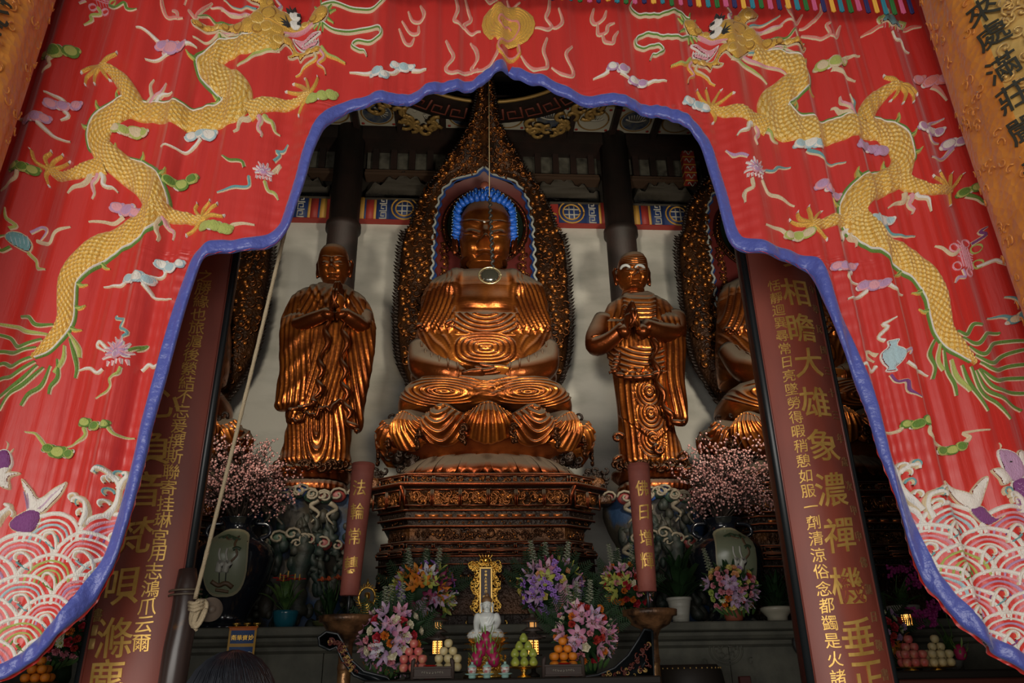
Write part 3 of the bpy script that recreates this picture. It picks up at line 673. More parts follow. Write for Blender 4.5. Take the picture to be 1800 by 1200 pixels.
legsR = [([(1520,214,34),(1528,190,32),(1544,170,28),(1562,158,20),(1576,154,13)], -1, [((1566,144),(1554,137)),((1598,158),(1610,166)),((1600,170),(1602,184)),((1588,170),(1584,186)),((1574,168),(1566,178))]),
         ([(1350,222,36),(1326,212,26),(1290,200,20),(1262,190,15),(1250,186,12)], -1, [((1236,176),(1226,160)),((1246,168),(1242,155)),((1258,172),(1266,158)),((1268,176),(1284,170)),((1260,202),(1256,212))]),
         ([(1580,308,36),(1598,324,26),(1632,337,20),(1662,334,16),(1674,330,12)], -1, [((1654,320),(1638,316)),((1662,314),(1652,304)),((1676,312),(1676,302)),((1684,320),(1690,308)),((1672,346),(1672,360))]),
         ([(1506,370,38),(1484,384,26),(1452,393,20),(1424,397,13)], -1, [((1404,390),(1392,386)),((1408,382),(1404,372)),((1422,382),(1418,369)),((1432,384),(1440,374)),((1436,408),(1452,420))])]
tuftR = [([(1504,206),(1500,186),(1494,168)],TEA),([(1500,208),(1486,192),(1472,176)],PNK),([(1496,210),(1478,198),(1460,192)],CRM),([(1320,222),(1308,232),(1294,244)],WHT),([(1328,224),(1330,242),(1328,256)],PNK),([(1340,224),(1356,238),(1368,250)],LIM),
         ([(1592,338),(1584,356),(1562,360)],CRM),([(1600,342),(1602,360),(1604,376)],PNK),([(1608,342),(1622,352),(1636,374)],WHT),([(1494,398),(1484,412),(1480,426)],WHT),([(1500,400),(1500,416),(1508,432)],CRM)]
z6 = lambda L: [(1300 + .3 * x, 440 + .3 * y) for x, y in L]
tailR = [z6(p) for p in ([(1260,480),(1320,500),(1360,440),(1420,435)],[(1290,520),(1390,550),(1460,480),(1540,475)],[(1330,570),(1430,610),(1520,530),(1670,545)],[(1370,620),(1480,660),(1580,600),(1740,590)],[(1400,660),(1500,700),(1600,670),(1740,690)],[(1400,700),(1500,760),(1600,740),(1740,770)],
          [(1390,700),(1480,800),(1600,820),(1740,850)],[(1370,710),(1440,820),(1560,870),(1670,930)],[(1340,690),(1400,830),(1500,900),(1590,985)],[(1290,680),(1330,780),(1400,880),(1445,945)],[(1240,640),(1270,740),(1340,830)],[(1200,580),(1220,700),(1260,780),(1275,850)],[(1180,540),(1170,640),(1200,700)],[(1150,520),(1120,600),(1150,680),(1140,750)])]
DR = dragon(PR, SR, -1, legsR, [.06, .10, .14, .20, .24, .28, .45, .48, .52, .58, .62, .66, .80, .85, .89], tuftR, tailR, hmR)
DR['label'] = 'right-hand gold dragon facing left'

# ------------------------------------------------------------------ clouds
CL = [
 ([(126,92,11),(98,98,13),(80,98,7)],[[(106,100),(90,112),(92,122),(76,132)]],GRN,LIM,CRM),
 ([(283,75,10),(300,84,13),(320,86,9)],[[(280,70),(268,62),(258,58),(242,53)],[(300,90),(280,98),(255,104)],[(326,86),(338,85),(348,87)]],PNK,LIL,WHT),
 ([(92,186,9),(110,185,9),(132,182,9)],[[(112,178),(105,172),(82,168)],[(110,190),(117,200),(104,208)]],LIL,PNK,WHT),
 ([(50,212,9),(68,212,10),(82,213,8)],[[(48,212),(35,206),(25,204)],[(70,220),(85,232),(95,238),(121,245)]],LIL,PNK,WHT),
 ([(205,230,9),(220,232,9),(238,230,12),(250,231,8)],[],LIM,CRM,CRM),
 ([(335,237,9),(350,234,8),(368,236,11)],[[(352,243),(340,255),(325,264),(285,262)]],PBL,WHT,WHT),
 ([(550,178,9),(568,174,9),(583,170,9)],[],LIM,LIM,CRM),
 ([(28,297,9),(45,300,9),(60,302,9)],[[(35,306),(30,320),(0,334)]],GRN,LIM,CRM),
 ([(300,321,9),(318,322,11),(336,314,10)],[],LIM,GRN,CRM),
 ([(205,362,10),(222,368,12),(238,374,9)],[[(215,378),(200,388),(185,390),(158,392)]],LIL,PNK,CRM),
 ([(362,400,9),(380,402,10),(398,405,10)],[[(405,400),(415,394),(448,396)]],LIM,LIM,CRM),
 ([(283,462,9),(297,468,10),(315,463,8),(228,492,9),(245,493,11),(262,495,9)],[[(288,470),(284,482),(262,488)],[(222,495),(210,502),(180,502)],[(255,502),(265,515),(270,520),(302,525)]],PBL,WHT,WHT),
 ([(150,743,9),(168,750,9),(190,750,8),(85,788,9),(100,793,12),(120,797,9)],[[(195,753),(205,765),(234,768)],[(148,752),(150,765),(135,778),(115,785)],[(80,785),(70,770),(62,762),(46,760)]],GRN,LIM,LIM),
 ([(695,115,7),(710,116,9),(722,114,6),(662,132,9),(676,138,7)],[[(724,118),(740,124),(750,128)],[(700,120),(690,130),(670,132)],[(655,130),(640,128),(614,125)]],PBL,WHT,WHT),
 ([(1445,116,10),(1465,114,11),(1480,112,7)],[[(1478,108),(1490,100),(1513,96)],[(1460,124),(1475,130),(1490,138),(1505,141)]],LIM,CRM,CRM),
 ([(1618,136,9),(1636,142,9),(1654,144,9)],[[(1640,150),(1650,160),(1662,180)]],FLM,PNK,FLM),
 ([(1620,226,9),(1638,228,9),(1653,228,8),(1668,252,9),(1685,253,8)],[[(1636,220),(1640,212),(1660,208)],[(1636,234),(1640,246),(1655,247)],[(1688,252),(1695,247),(1712,247)],[(1675,260),(1660,275),(1635,278)]],WHT,LIL,LIL),
 ([(1405,256,9),(1422,254,10),(1438,258,9)],[[(1418,264),(1435,275),(1450,284),(1487,285)]],WHT,PBL,TEA),
 ([(1515,258,10),(1533,261,8),(1552,264,10)],[],LIL,LIL,WHT),
 ([(1442,328,9),(1458,335,9),(1472,342,8)],[],PNK,LIL,WHT),
 ([(1532,392,10),(1550,388,12),(1565,386,8)],[[(1560,396),(1570,408),(1590,414),(1610,414)]],WHT,PBL,TEA),
 ([(1390,412,9),(1405,412,10),(1420,410,9)],[[(1382,408),(1370,402),(1342,400)]],LIM,CRM,CRM),
 ([(1210,182,9),(1228,186,9),(1242,188,8)],[],PBL,WHT,WHT),
 ([(1695,337,8),(1712,334,8)],[[(1700,342),(1715,352),(1725,362),(1745,368)]],LIM,GRN,GRN),
 ([(1468,470,8),(1482,471,9),(1500,466,8),(1520,500,9),(1535,502,10),(1550,502,8)],[[(1500,475),(1490,485),(1495,492),(1518,496)],[(1555,504),(1568,512),(1590,516)],[(1525,510),(1510,520),(1487,528)]],LIL,PNK,WHT),
 ([(1592,746,8),(1608,748,9),(1625,742,10),(1660,790,9),(1675,790,9),(1690,784,9)],[[(1588,748),(1580,757),(1553,758)],[(1630,752),(1628,765),(1650,778),(1664,784)],[(1696,780),(1705,768),(1695,760),(1735,757)]],GRN,LIM,CRM),
 ([(1075,124,8),(1095,127,9),(1115,143,9),(1130,144,8)],[[(1090,133),(1100,138),(1110,140)],[(1138,142),(1150,142),(1172,143)],[(1068,130),(1060,134),(1043,136)]],LIL,WHT,WHT),
 ([(1790,560,9),(1778,565,8)],[[(1775,562),(1762,555),(1740,556)],[(1795,545),(1780,530),(1762,524)]],CRM,TEA,TEA)]
for c in CL: cloud(*c)

# ------------------------------------------------------------------ precious-object motifs with ribbons
def treasure(name, x, y, ribbons, build):
    mb = MB()
    for pts, m in ribbons: er(mb, pts, [6.5] * (len(pts) - 1) + [2], m, 0.005, 0.008, outline=CRM)
    build(mb, x, y); link(name, mb, EM, CUR)
def lotus(mb, x, y, s=1.0, n=14):
    for k in range(n):
        a = PI * (1.15 * k / (n - 1) - 0.075) * -1 ; l = (30 if k % 2 else 24) * s
        er(mb, [(x + 8 * s * math.cos(a), y + 8 * s * math.sin(a)), (x + l * .65 * math.cos(a + .1), y + l * .65 * math.sin(a + .1)), (x + l * math.cos(a), y + l * math.sin(a))], [7 * s, 6 * s, 1.2], PNK if k % 2 else LIL, 0.008, 0.010, outline=WHT)
    puff(mb, x, y, 13 * s, PNK, LIL)
    for k in range(5): er(mb, [(x - 18 * s + 9 * s * k, y + 12 * s), (x - 20 * s + 10 * s * k, y + 21 * s)], [7 * s, 2], PNK, 0.006, 0.008, outline=WHT)
def vase_m(mb, x, y):
    efill(mb, [(x - 7, y - 28), (x + 7, y - 28), (x + 6, y - 18), (x + 18, y - 6), (x + 14, y + 10), (x + 6, y + 18), (x + 9, y + 24), (x - 9, y + 24), (x - 6, y + 18), (x - 14, y + 10), (x - 18, y - 6), (x - 6, y - 18)], PBL, 0.006, 0.016, 1.8, 4, WHT)
    for k in range(6): puff(mb, x + 8 * math.cos(k), y + 8 * math.sin(k), 4, PNK, spiral=False)
def conch(mb, x, y):
    efill(mb, [(x - 22, y - 4), (x - 14, y - 14), (x, y - 16), (x + 12, y - 8), (x + 16, y + 4), (x + 10, y + 14), (x - 4, y + 10), (x - 16, y + 4)], TEA, 0.006, 0.016, 1.8, 4, CRM)
    for k in range(5): er(mb, [(x - 14 + 6 * k, y - 12), (x - 12 + 6 * k, y), (x - 10 + 5 * k, y + 8)], 2.4, PBL, 0.02, 0.006)
def knot(mb, x, y, s=1.0):
    for k in range(-2, 3):
        er(mb, [(x - 18 * s, y - 14 * s + 7 * s * k - 4 * s * 0), (x + 18 * s, y + 7 * s * k * .6)], 3.2, PNK, 0.008, 0.008); er(mb, [(x + 6 * s * k - 5 * s, y - 20 * s), (x + 6 * s * k + 6 * s, y + 18 * s)], 3.2, PNK, 0.012, 0.008)
    for dx, dy in ((-24, -14), (22, -18), (26, 8), (-18, 18), (4, -28), (8, 26)):
        t = np.linspace(0, 2 * PI, 9); er(mb, np.stack([x + (dx + 8 * np.cos(t)) * s, y + (dy + 7 * np.sin(t)) * s], -1), 2.8, PNK if dx < 10 else LIM, 0.006, 0.008)
def parasol(mb, x, y):
    efill(mb, [(x - 20, y), (x - 14, y - 12), (x, y - 18), (x + 14, y - 12), (x + 20, y), (x + 10, y - 2), (x, y + 3), (x - 10, y - 2)], TEA, 0.006, 0.014, 1.8, 4, CRM)
    for k in range(5): er(mb, [(x - 14 + 7 * k, y + 1), (x - 14 + 7 * k, y + 9)], 3.5, LIM if k % 2 else PNK, 0.006, 0.006)
treasure('flaming_jewel_motif', 209, 624, [([(222,598),(230,590),(214,578),(222,566),(205,560),(207,555)],TEA),([(190,615),(175,600),(170,608),(185,618)],WHT),([(230,620),(245,610),(256,605),(240,618)],GRN),([(180,648),(170,655),(155,645),(135,648)],WHT),([(245,648),(258,637),(268,642),(283,637)],WHT),([(218,650),(212,662),(195,668),(198,685),(168,700)],LIM)], lotus)
treasure('lotus_motif', 463, 303, [([(480,280),(490,268),(485,262),(497,260),(504,248)],TEA),([(430,295),(425,285),(405,285),(392,278)],GRN),([(438,312),(438,330),(415,330),(384,344)],TEA),([(465,318),(470,332),(480,334),(487,346)],LIM),([(478,300),(490,285),(484,300)],CRM)], lambda m, x, y: lotus(m, x, y, .6, 9))
treasure('conch_motif', 36, 425, [([(20,405),(30,398),(16,388),(14,370)],LIM),([(60,418),(75,425),(90,430),(100,412),(127,402)],CRM),([(50,405),(70,395),(80,405),(65,420)],LIL),([(20,435),(5,445),(0,425),(14,418)],GRN),([(45,440),(60,455),(65,470),(85,478)],LIM)], conch)
treasure('knot_motif', 176, -4, [([(170,10),(175,20),(158,25),(160,33),(146,42)],LIM),([(190,6),(205,15),(220,8),(225,18),(242,18)],GRN),([(150,0),(140,8)],PNK)], lambda m, x, y: knot(m, x, y, .8))
treasure('lotus_motif', 1325, 303, [([(1311,282),(1300,275),(1290,272),(1278,260)],LIL),([(1345,300),(1360,300),(1370,292),(1392,291)],TEA),([(1318,320),(1320,335),(1308,340),(1309,358)],CRM),([(1338,320),(1350,340),(1370,345),(1400,358)],CRM)], lambda m, x, y: lotus(m, x, y, .7, 10))
treasure('knot_motif', 1698, 452, [([(1685,440),(1672,450),(1655,440),(1640,435)],CRM),([(1712,425),(1730,415),(1722,408),(1732,402)],PUR),([(1690,475),(1695,488),(1682,490),(1676,500)],LIL),([(1722,465),(1745,460),(1755,465),(1780,476)],WHT)], knot)
treasure('vase_motif', 1567, 628, [([(1556,598),(1545,592),(1560,575),(1552,570),(1570,562)],WHT),([(1545,622),(1530,615),(1525,625),(1542,632)],CRM),([(1586,622),(1600,615),(1592,628)],LIL),([(1545,640),(1535,650),(1520,640),(1508,650)],WHT),([(1588,640),(1605,650),(1620,650),(1636,658)],WHT),([(1566,658),(1575,670),(1590,672),(1595,690),(1614,702)],PUR)], vase_m)
treasure('parasol_motif', 1566, 46, [([(1548,50),(1530,56),(1515,60)],SAL),([(1590,48),(1605,46),(1618,50)],SAL),([(1566,60),(1572,72),(1585,72),(1590,85),(1602,88)],WHT),([(1560,28),(1558,20),(1548,18)],CRM),([(1550,35),(1540,40),(1545,52)],LIM),([(1582,34),(1594,36),(1588,48)],LIM)], parasol)

# ------------------------------------------------------------------ flames and the golden pearl
z4 = lambda L: [(660 + .3222 * x, .3222 * y) for x, y in L]
FL = [[(385,225),(405,270),(425,320),(385,370),(400,400),(450,400),(520,380),(560,375)], [(520,215),(550,270),(555,320),(525,360),(560,385),(610,370),(655,325),(672,285)], [(935,220),(915,290),(935,350),(930,385),(880,390),(830,350),(795,300)], [(1075,245),(1040,300),(1080,380),(1070,415),(1020,410),(960,375)],
      [(430,-20),(450,60),(430,120),(470,140),(500,150)],[(490,-20),(510,50),(520,90),(485,130),(520,165),(575,170)],[(950,-20),(945,60),(930,110),(960,150),(930,175),(870,160)],[(1000,50),(1020,120),(990,155),(960,160)],[(600,0),(640,30),(690,0)],[(720,-10),(740,30),(790,10)],
      [(130,150),(160,220),(190,225),(210,190)],[(145,105),(185,160),(230,170),(235,130)],[(180,50),(200,95),(240,110),(265,80),(245,20)],
      [(1190,50),(1180,100),(1200,135),(1240,120),(1255,80)],[(1210,140),(1215,195),(1255,195),(1265,160),(1300,145)],[(1235,200),(1250,245),(1290,255),(1300,220),(1320,190)]]
for p in [z4(q) for q in FL] + [[(283,-6),(284,8),(290,22),(310,30),(322,32)],[(300,12),(310,20),(312,33)],[(324,10),(330,-8)],[(332,20),(346,40),(352,30),(372,2)],[(1378,16),(1388,32),(1402,36),(1412,22)],[(1408,44),(1420,44),(1440,28),(1440,12)],[(1412,56),(1432,66),(1446,70),(1456,64),(1450,50),(1458,44)],[(1452,66),(1468,68),(1474,54),(1478,44)]]:
    mb = MB(); er(mb, p, [3] + [6] * (len(p) - 2) + [2.5], FLM, 0.005, 0.009, outline=CRM); link('flame_motif', mb, EM, CUR)
mb = MB(); puff(mb, 893.5, 45, 47, GOLD, spiral=False, ry=37)
for r in range(6, 46, 5): t = np.linspace(0, 2 * PI, 28); er(mb, np.stack([893.5 + r * np.cos(t), 45 + r * .79 * np.sin(t)], -1), np.full(28, 3.0), GOLD, 0.016, 0.004)
er(mb, z4([(742,162),(722,150),(700,170),(672,150),(680,120),(725,105),(770,120),(785,160),(760,200),(710,235),(672,262),(674,300),(725,318),(782,295),(780,250)]), np.full(15, 5.5), FLM, 0.024, 0.006, outline=GOLD)
link('golden_pearl', mb, EM, CUR)

# ------------------------------------------------------------------ sea waves, spray and leaping fish
def hump(mb, ax, ay, R, sch, lf, sl, tilt):
    n = 22; t = np.linspace(-0.12 * PI, 1.12 * PI, n)
    cx, cy = ax, ay + R
    f = lambda r, t: np.stack([cx + r * R * np.cos(t) * 1.12 + tilt * r * R * np.sin(t), cy - r * R * np.sin(t) * 1.0], -1)
    rr = np.linspace(0.02, 1.02, 6); V = []
    for r in rr:
        q = f(r, np.linspace(-0.3 * PI, 1.3 * PI, n)); P = onc(q[:, 0], q[:, 1], lf + 0.004 * (1 - r)); V.append(P)
    put(mb, np.vstack(V), gridF(6, n), RED, clipc)
    for r, w, m in ((0.95, 0.19, WHT), (0.74, 0.115, sch[0]), (0.585, 0.115, sch[1]), (0.435, 0.10, sch[0]), (0.30, 0.09, sch[2])):
        q = f(r, t[2:-2]); er(mb, q, np.full(len(q), w * R), m, lf + 0.003, 0.009, n=26, clip=clipc)
    # inner curl
    q = [(cx + sl * R * a, cy - R * c) for a, c in ((0.30, -0.25), (0.28, 0.10), (0.10, 0.33), (-0.12, 0.28), (-0.16, 0.12), (-0.04, 0.06))]
    er(mb, q, np.array([.10, .15, .14, .12, .1, .06]) * R, WHT, lf + 0.012, 0.009, outline=CRM, clip=clipc)
    for k in range(3): er(mb, [(cx + sl * R * (-.1 + .12 * k), cy - R * (.02 - .1 * k)), (cx + sl * R * (.02 + .1 * k), cy - R * (-.12 - .05 * k))], np.array([.10, .05]) * R, sch[3], lf + 0.012, 0.008, clip=clipc)
SCH = [(WHT, PNK, LIL, TEA), (PNK, LIL, PUR, TEA), (LIM, WHT, GRN, GRN), (WHT, PNK, PNK, PBL), (WHT, PBL, TEA, TEA), (WHT, LIL, PNK, PUR)]
for s, A0, av, bv in ((-1, (37.6, 935.5), (112, -1), (-50, 37.5)), (1, (1634, 919), (106, 6), (58, 39))):
    mb = MB(); 
    for row in range(-1, 9):
        sh = (row % 2)
        for c in range(-9, 9):
            if s < 0: x = A0[0] + c * 112 + (48 if row % 2 else 0); y = A0[1] + row * 36.5 - 0.02 * c
            else: x = A0[0] + c * 106 + (row // 2) * 18 + (60 if row % 2 else 0); y = A0[1] + row * 37 + c * 6 
            if x < -330 or x > 2090: continue
            if s < 0 and (x > 330 or (row == -1 and not (70 < x < 220))): continue
            if s > 0 and (x < 1520 or (row == -1 and x > 1600 and False)): continue
            p = U(x, y, YC)
            e = edge_x(float(p[2]), s)
            if (s < 0 and p[0] > e + 0.18) or (s > 0 and p[0] < e - 0.18): continue
            hump(mb, x, y, 54, SCH[(row * 2 + c * 3) % 6], 0.006 + 0.0045 * (row + 1), 1 if s < 0 else -1, -0.15 * s)
    w = link('sea_wave_band', mb, EM, CUR)
def spray(pts, side):
    mb = MB(); k = len(pts)
    er(mb, pts, np.linspace(15, 8, k), WHT, 0.02, 0.012, outline=CRM, clip=clipc); pts = np.array(pts, float)
    for i in range(1, k - 2):
        for sg, m in ((side, WHT if i % 2 else TEA),):
            x, y = pts[i]; r = 9; t = np.linspace(0, 4.2, 7)
            q = np.stack([x + sg * (5 + r - r * np.cos(t) * (1 - .1 * t)), y - 2 - r * np.sin(t) * (1 - .1 * t)], -1)
            er(mb, q, np.linspace(7, 4, 7), m, 0.02, 0.009, outline=CRM, clip=clipc)
    link('spray_motif', mb, EM, CUR)
z3 = lambda L: [(.3417 * x, 780 + .3417 * y) for x, y in L]
spray(z3([(540,380),(580,320),(600,260),(600,200),(570,155),(525,135),(500,160)]), -1); spray(z3([(600,230),(620,190),(645,165),(640,145),(620,150)]), -1)
spray(z3([(440,430),(468,370),(462,315),(420,285),(385,285),(380,305)]), -1); spray(z3([(-10,420),(20,370),(60,330),(40,315)]), 1)
z7 = lambda L: [(1550 + .35 * x, 760 + .35 * y) for x, y in L]
spray(z7([(200,390),(140,320),(105,260),(90,210),(130,170),(175,165),(180,185)]), 1); spray(z7([(90,220),(70,180),(45,165),(50,180)]), 1)
spray(z7([(250,430),(222,370),(228,320),(260,305),(295,315),(290,330)]), 1); spray(z7([(690,410),(690,350),(650,310),(625,315),(630,330)]), -1)
def fish(parts, eye=None):
    mb = MB()
    for poly, m, o in parts: efill(mb, poly, m, 0.012, 0.016, 1.8, 5, o)
    return mb
mb = fish([(z3([(60,410),(140,345),(205,350),(170,450),(90,452)]), PUR, CRM), (z3([(140,350),(150,300),(120,185),(165,235),(200,280),(260,235),(345,198),(310,260),(210,352),(175,345)]), WHT, CRM)])
for k in range(5): er(mb, z3([(150 + 8 * k, 340 - 4 * k), (135 + 16 * k, 250 + 8 * k)]) if k < 2 else z3([(190 + 4 * k, 335), (230 + 22 * k, 290 - 16 * k)]), 2, LIL, 0.03, 0.004)
link('fish_tail_motif', mb, EM, CUR)
mb = fish([(z3([(-60,120),(-20,70),(20,50),(50,40),(70,60),(75,110),(50,150),(0,160),(-60,170)]), PUR, WHT), (z3([(-60,160),(0,140),(60,110),(60,150),(20,190),(-60,190)]), WHT, CRM), (z3([(20,170),(70,150),(110,155),(60,180),(60,235),(20,225),(0,200)]), WHT, CRM)])
a, c = z3([(8, 100)])[0]; puff(mb, a, c, 6, WHT, spiral=False); er(mb, [(a - 2, c), (a + 2, c)], [4, 4], BLK, 0.03, 0.006)
er(mb, z3([(50,40),(60,10),(50,-5)]), 3, CRM); er(mb, z3([(65,60),(75,45),(85,30)]), 3, CRM)
link('fish_motif', mb, EM, CUR)
mb = fish([(z7([(440,390),(500,370),(560,430),(600,420),(540,465),(490,450)]), PUR, CRM), (z7([(320,240),(360,270),(450,310),(450,290),(510,225),(520,260),(490,370),(440,385),(350,300)]), WHT, CRM)])
link('fish_tail_motif', mb, EM, CUR)
mb = fish([(z7([(640,260),(700,230),(760,300),(770,430),(700,420),(660,330)]), PUR, WHT), (z7([(565,120),(580,90),(640,100),(690,140),(710,210),(660,250),(610,230),(590,180)]), LIL, WHT), (z7([(568,110),(600,95),(640,110),(600,150),(580,140)]), PUR, WHT), (z7([(535,195),(590,190),(640,240),(590,270),(570,240)]), WHT, CRM), (z7([(690,90),(730,110),(740,220),(690,170),(670,120)]), WHT, CRM)])
a, c = z7([(625, 155)])[0]; puff(mb, a, c, 5.5, WHT, spiral=False); er(mb, [(a - 2, c), (a + 2, c)], [4, 4], BLK, 0.03, 0.006)
er(mb, z7([(585,90),(590,70),(580,55)]), 3, CRM)
for i in range(5):
    for j in range(6):
        x = 660 + 22 * i; y = 260 + 26 * j + 13 * (i % 2); er(mb, z7([(x, y), (x + 12, y + 8), (x + 22, y)]), 1.4, LIL, 0.03, 0.003)
link('fish_motif', mb, EM, CUR)

# ------------------------------------------------------------------ tasselled valance over the curtain
def valance():
    VY = YC - 0.14
    root = thing('tassel_valance', 'row of short multicoloured tassels hanging over the top of the red curtain', 'valance', (0, VY, 6.2))
    cs = [(0.02, 0.16, 0.03), (0.62, 0.10, 0.24), (0.02, 0.02, 0.12), (0.85, 0.45, 0.05), (0.02, 0.22, 0.30)]
    ms = [mat('tassel_' + n, c, 0.7) for n, c in zip(('green', 'pink', 'navy', 'yellow', 'teal'), cs)]
    zb = float(U(1200, 9, VY)[2]); b = MB(); x = -3.1; k = 0
    while x < float(U(1616, 17, VY)[0]):
        w = 0.0125; z0 = zb + rnd.uniform(-0.012, 0.012)
        for q in (-1, 0, 1): tube(b, [(x + q * w * .6, VY + 0.01 * abs(q), zb + 0.42), (x + q * w * .6, VY, zb + 0.2), (x + q * w * .75 + rnd.uniform(-.003, .003), VY, z0 + 0.006 * abs(q))], [w * .62, w * .66, w * .7], 6, k % 5)
        x += 0.0655; k += 1
    link('tassels', b, ms, root)
    b = MB(); box(b, -3.2, 3.2, VY - 0.02, VY + 0.02, zb + 0.40, zb + 0.6); link('header_band', b, M['red_paint'], root)
valance()
b = MB(); tube(b, [(-4.3, YC + 0.02, ZT - 0.02), (4.3, YC + 0.02, ZT - 0.02)], 0.045, 10)
tag(link('curtain_pole', b, M['dark_wood']), 'long dark pole that carries the red curtain above the doorway', 'pole')
# ================================================================== THE GILT STATUES
def ridge(t, p=2.0): return (0.5 + 0.5 * np.cos(2 * PI * t)) ** p
def gs(x, y, cx, cy, rx, ry): return np.exp(-(((x - cx) / rx) ** 2 + ((y - cy) / ry) ** 2))
def sstep(a, b, x): t = np.clip((x - a) / (b - a), 0, 1); return t * t * (3 - 2 * t)
def figloft(mb, rows, Y, dep, n=110, m=150, disp=None, e=1.0, mi=0, back=0.7, rnd_ends=(1, 1), zf=0.8):
    """rounded body from a front outline: rows of (picture row, left column, right column[, depth factor]) on the plane y = Y"""
    R = np.array([tuple(r) + (1.0,) * (4 - len(r)) for r in rows], float)
    py = np.linspace(R[0, 0], R[-1, 0], n)
    k = np.arange(len(R)); kk = np.interp(py, R[:, 0], k)
    S = spline(R, 60 * (len(R) - 1) + 1); idx = np.clip((kk * 60).astype(int), 0, len(S) - 1)
    xl, xr, dsc = S[idx, 1], S[idx, 2], S[idx, 3]
    L = U(xl, py, Y); Rr = U(xr, py, Y); hw = (Rr[:, 0] - L[:, 0]) / 2; xm = (Rr[:, 0] + L[:, 0]) / 2
    D = dep * dsc * (hw / hw.max()) ** 0.5; z = U((xl + xr) / 2, py, Y - D * zf)[:, 2]
    ends = np.ones(n); q = max(3, n // 14)
    if rnd_ends[0]: ends[:q] *= np.sqrt(1 - (1 - np.arange(q) / q) ** 2) * 0.98 + 0.02
    if rnd_ends[1]: ends[-q:] *= (np.sqrt(1 - (np.arange(q) / q) ** 2) * 0.98 + 0.02)
    th = np.linspace(-PI, PI, m, endpoint=False); s = np.sign(np.sin(th)) * np.abs(np.sin(th)) ** e; c = np.sign(np.cos(th)) * np.abs(np.cos(th)) ** e
    cb = np.where(c > 0, c, c * back)
    PX = ((xl + xr) / 2)[:, None] + ((xr - xl) / 2)[:, None] * s[None]; PY = 1186 - (1186 - py[:, None]) * (1 + (D[:, None] * np.maximum(c, 0)[None] - (D * zf)[:, None]) / Y)
    d = 0
    if disp is not None: d = disp(PX, PY) * np.clip(c, 0, 1)[None] ** 0.25 * (c > 0)[None]
    X = xm[:, None] + (hw * ends)[:, None] * s[None] + d * s[None] * 0.8
    Yv = Y - (D * ends)[:, None] * cb[None] - d * np.maximum(c, 0.15)[None]
    Z = z[:, None] + 0 * X
    V = np.stack([X, Yv, Z], -1).reshape(-1, 3)
    F = [f[::-1] for f in gridF(n, m, True)] + [list(range(m)), list(range(n * m - 1, (n - 1) * m - 1, -1))]
    return mb.add(V, [f[::-1] for f in F], mi)
def face_disp(cx, cy, w, h, unit, stern=0):
    """features on a head: cx, cy is the point between the eyes, w half the face's width in px, h px from the eyes to the chin"""
    def f(px, py):
        x = (px - cx) / w; y = (py - cy) / h; ax = np.abs(x)
        d = 0 * x
        d += 0.26 * gs(x, y, 0, 0.10, 0.13, 0.26) * (y < 0.55) + 0.42 * gs(x, y, 0, 0.36, 0.16, 0.13) + 0.20 * gs(ax, y, 0.19, 0.40, 0.09, 0.08)
        d -= 0.16 * gs(ax, y, 0.40, -0.06, 0.30, 0.16)
        d += 0.25 * gs(ax, y, 0.46, 0.02, 0.24, 0.12); d -= 0.14 * gs(ax, y, 0.46, 0.085, 0.24, 0.022)
        d += 0.09 * gs(ax, y, 0.45, -0.30 + 0.25 * (ax - 0.45) ** 2, 0.34, 0.045) + 0.07 * gs(ax, y, 0.1, -0.1, 0.08, 0.2)
        d += 0.17 * gs(x, y, 0, 0.60, 0.28, 0.055) + 0.19 * gs(x, y, 0, 0.72, 0.22, 0.06); d -= 0.16 * gs(x, y, 0, 0.66, 0.32, 0.022); d -= 0.10 * gs(ax, y, 0.36, 0.65, 0.08, 0.08)
        d += 0.12 * gs(ax, y, 0.56, 0.42, 0.28, 0.25) + 0.15 * gs(x, y, 0, 0.93, 0.26, 0.12); d -= 0.08 * gs(x, y, 0, 0.82, 0.3, 0.04)
        if stern: d += 0.09 * gs(x, y, 0, -0.16, 0.2, 0.05) + 0.05 * ridge(y * 9) * gs(x, y, 0, -0.55, 0.6, 0.2); d -= 0.1 * gs(ax, y, 0.42, 0.5, 0.06, 0.2)
        return d * w * unit * 1.3
    return f
def ear(mb, c, s, h, mi=0):
    """long-lobed ear; s = -1 left, +1 right; h its height"""
    x, y, z = c
    tube(mb, [(x, y, z + h * .42), (x + s * h * .10, y + .01, z + h * .5), (x + s * h * .17, y + .02, z + h * .28), (x + s * h * .13, y + .01, z), (x + s * h * .10, y, z - h * .3), (x + s * h * .08, y, z - h * .5), (x - s * h * .01, y, z - h * .42)],
         [h * .05, h * .075, h * .08, h * .08, h * .10, h * .10, h * .06], 8, mi)
    tube(mb, [(x + s * h * .03, y - .005, z + h * .3), (x + s * h * .05, y - .01, z), (x + s * h * .04, y, z - h * .4)], [h * .05, h * .06, h * .07], 6, mi)
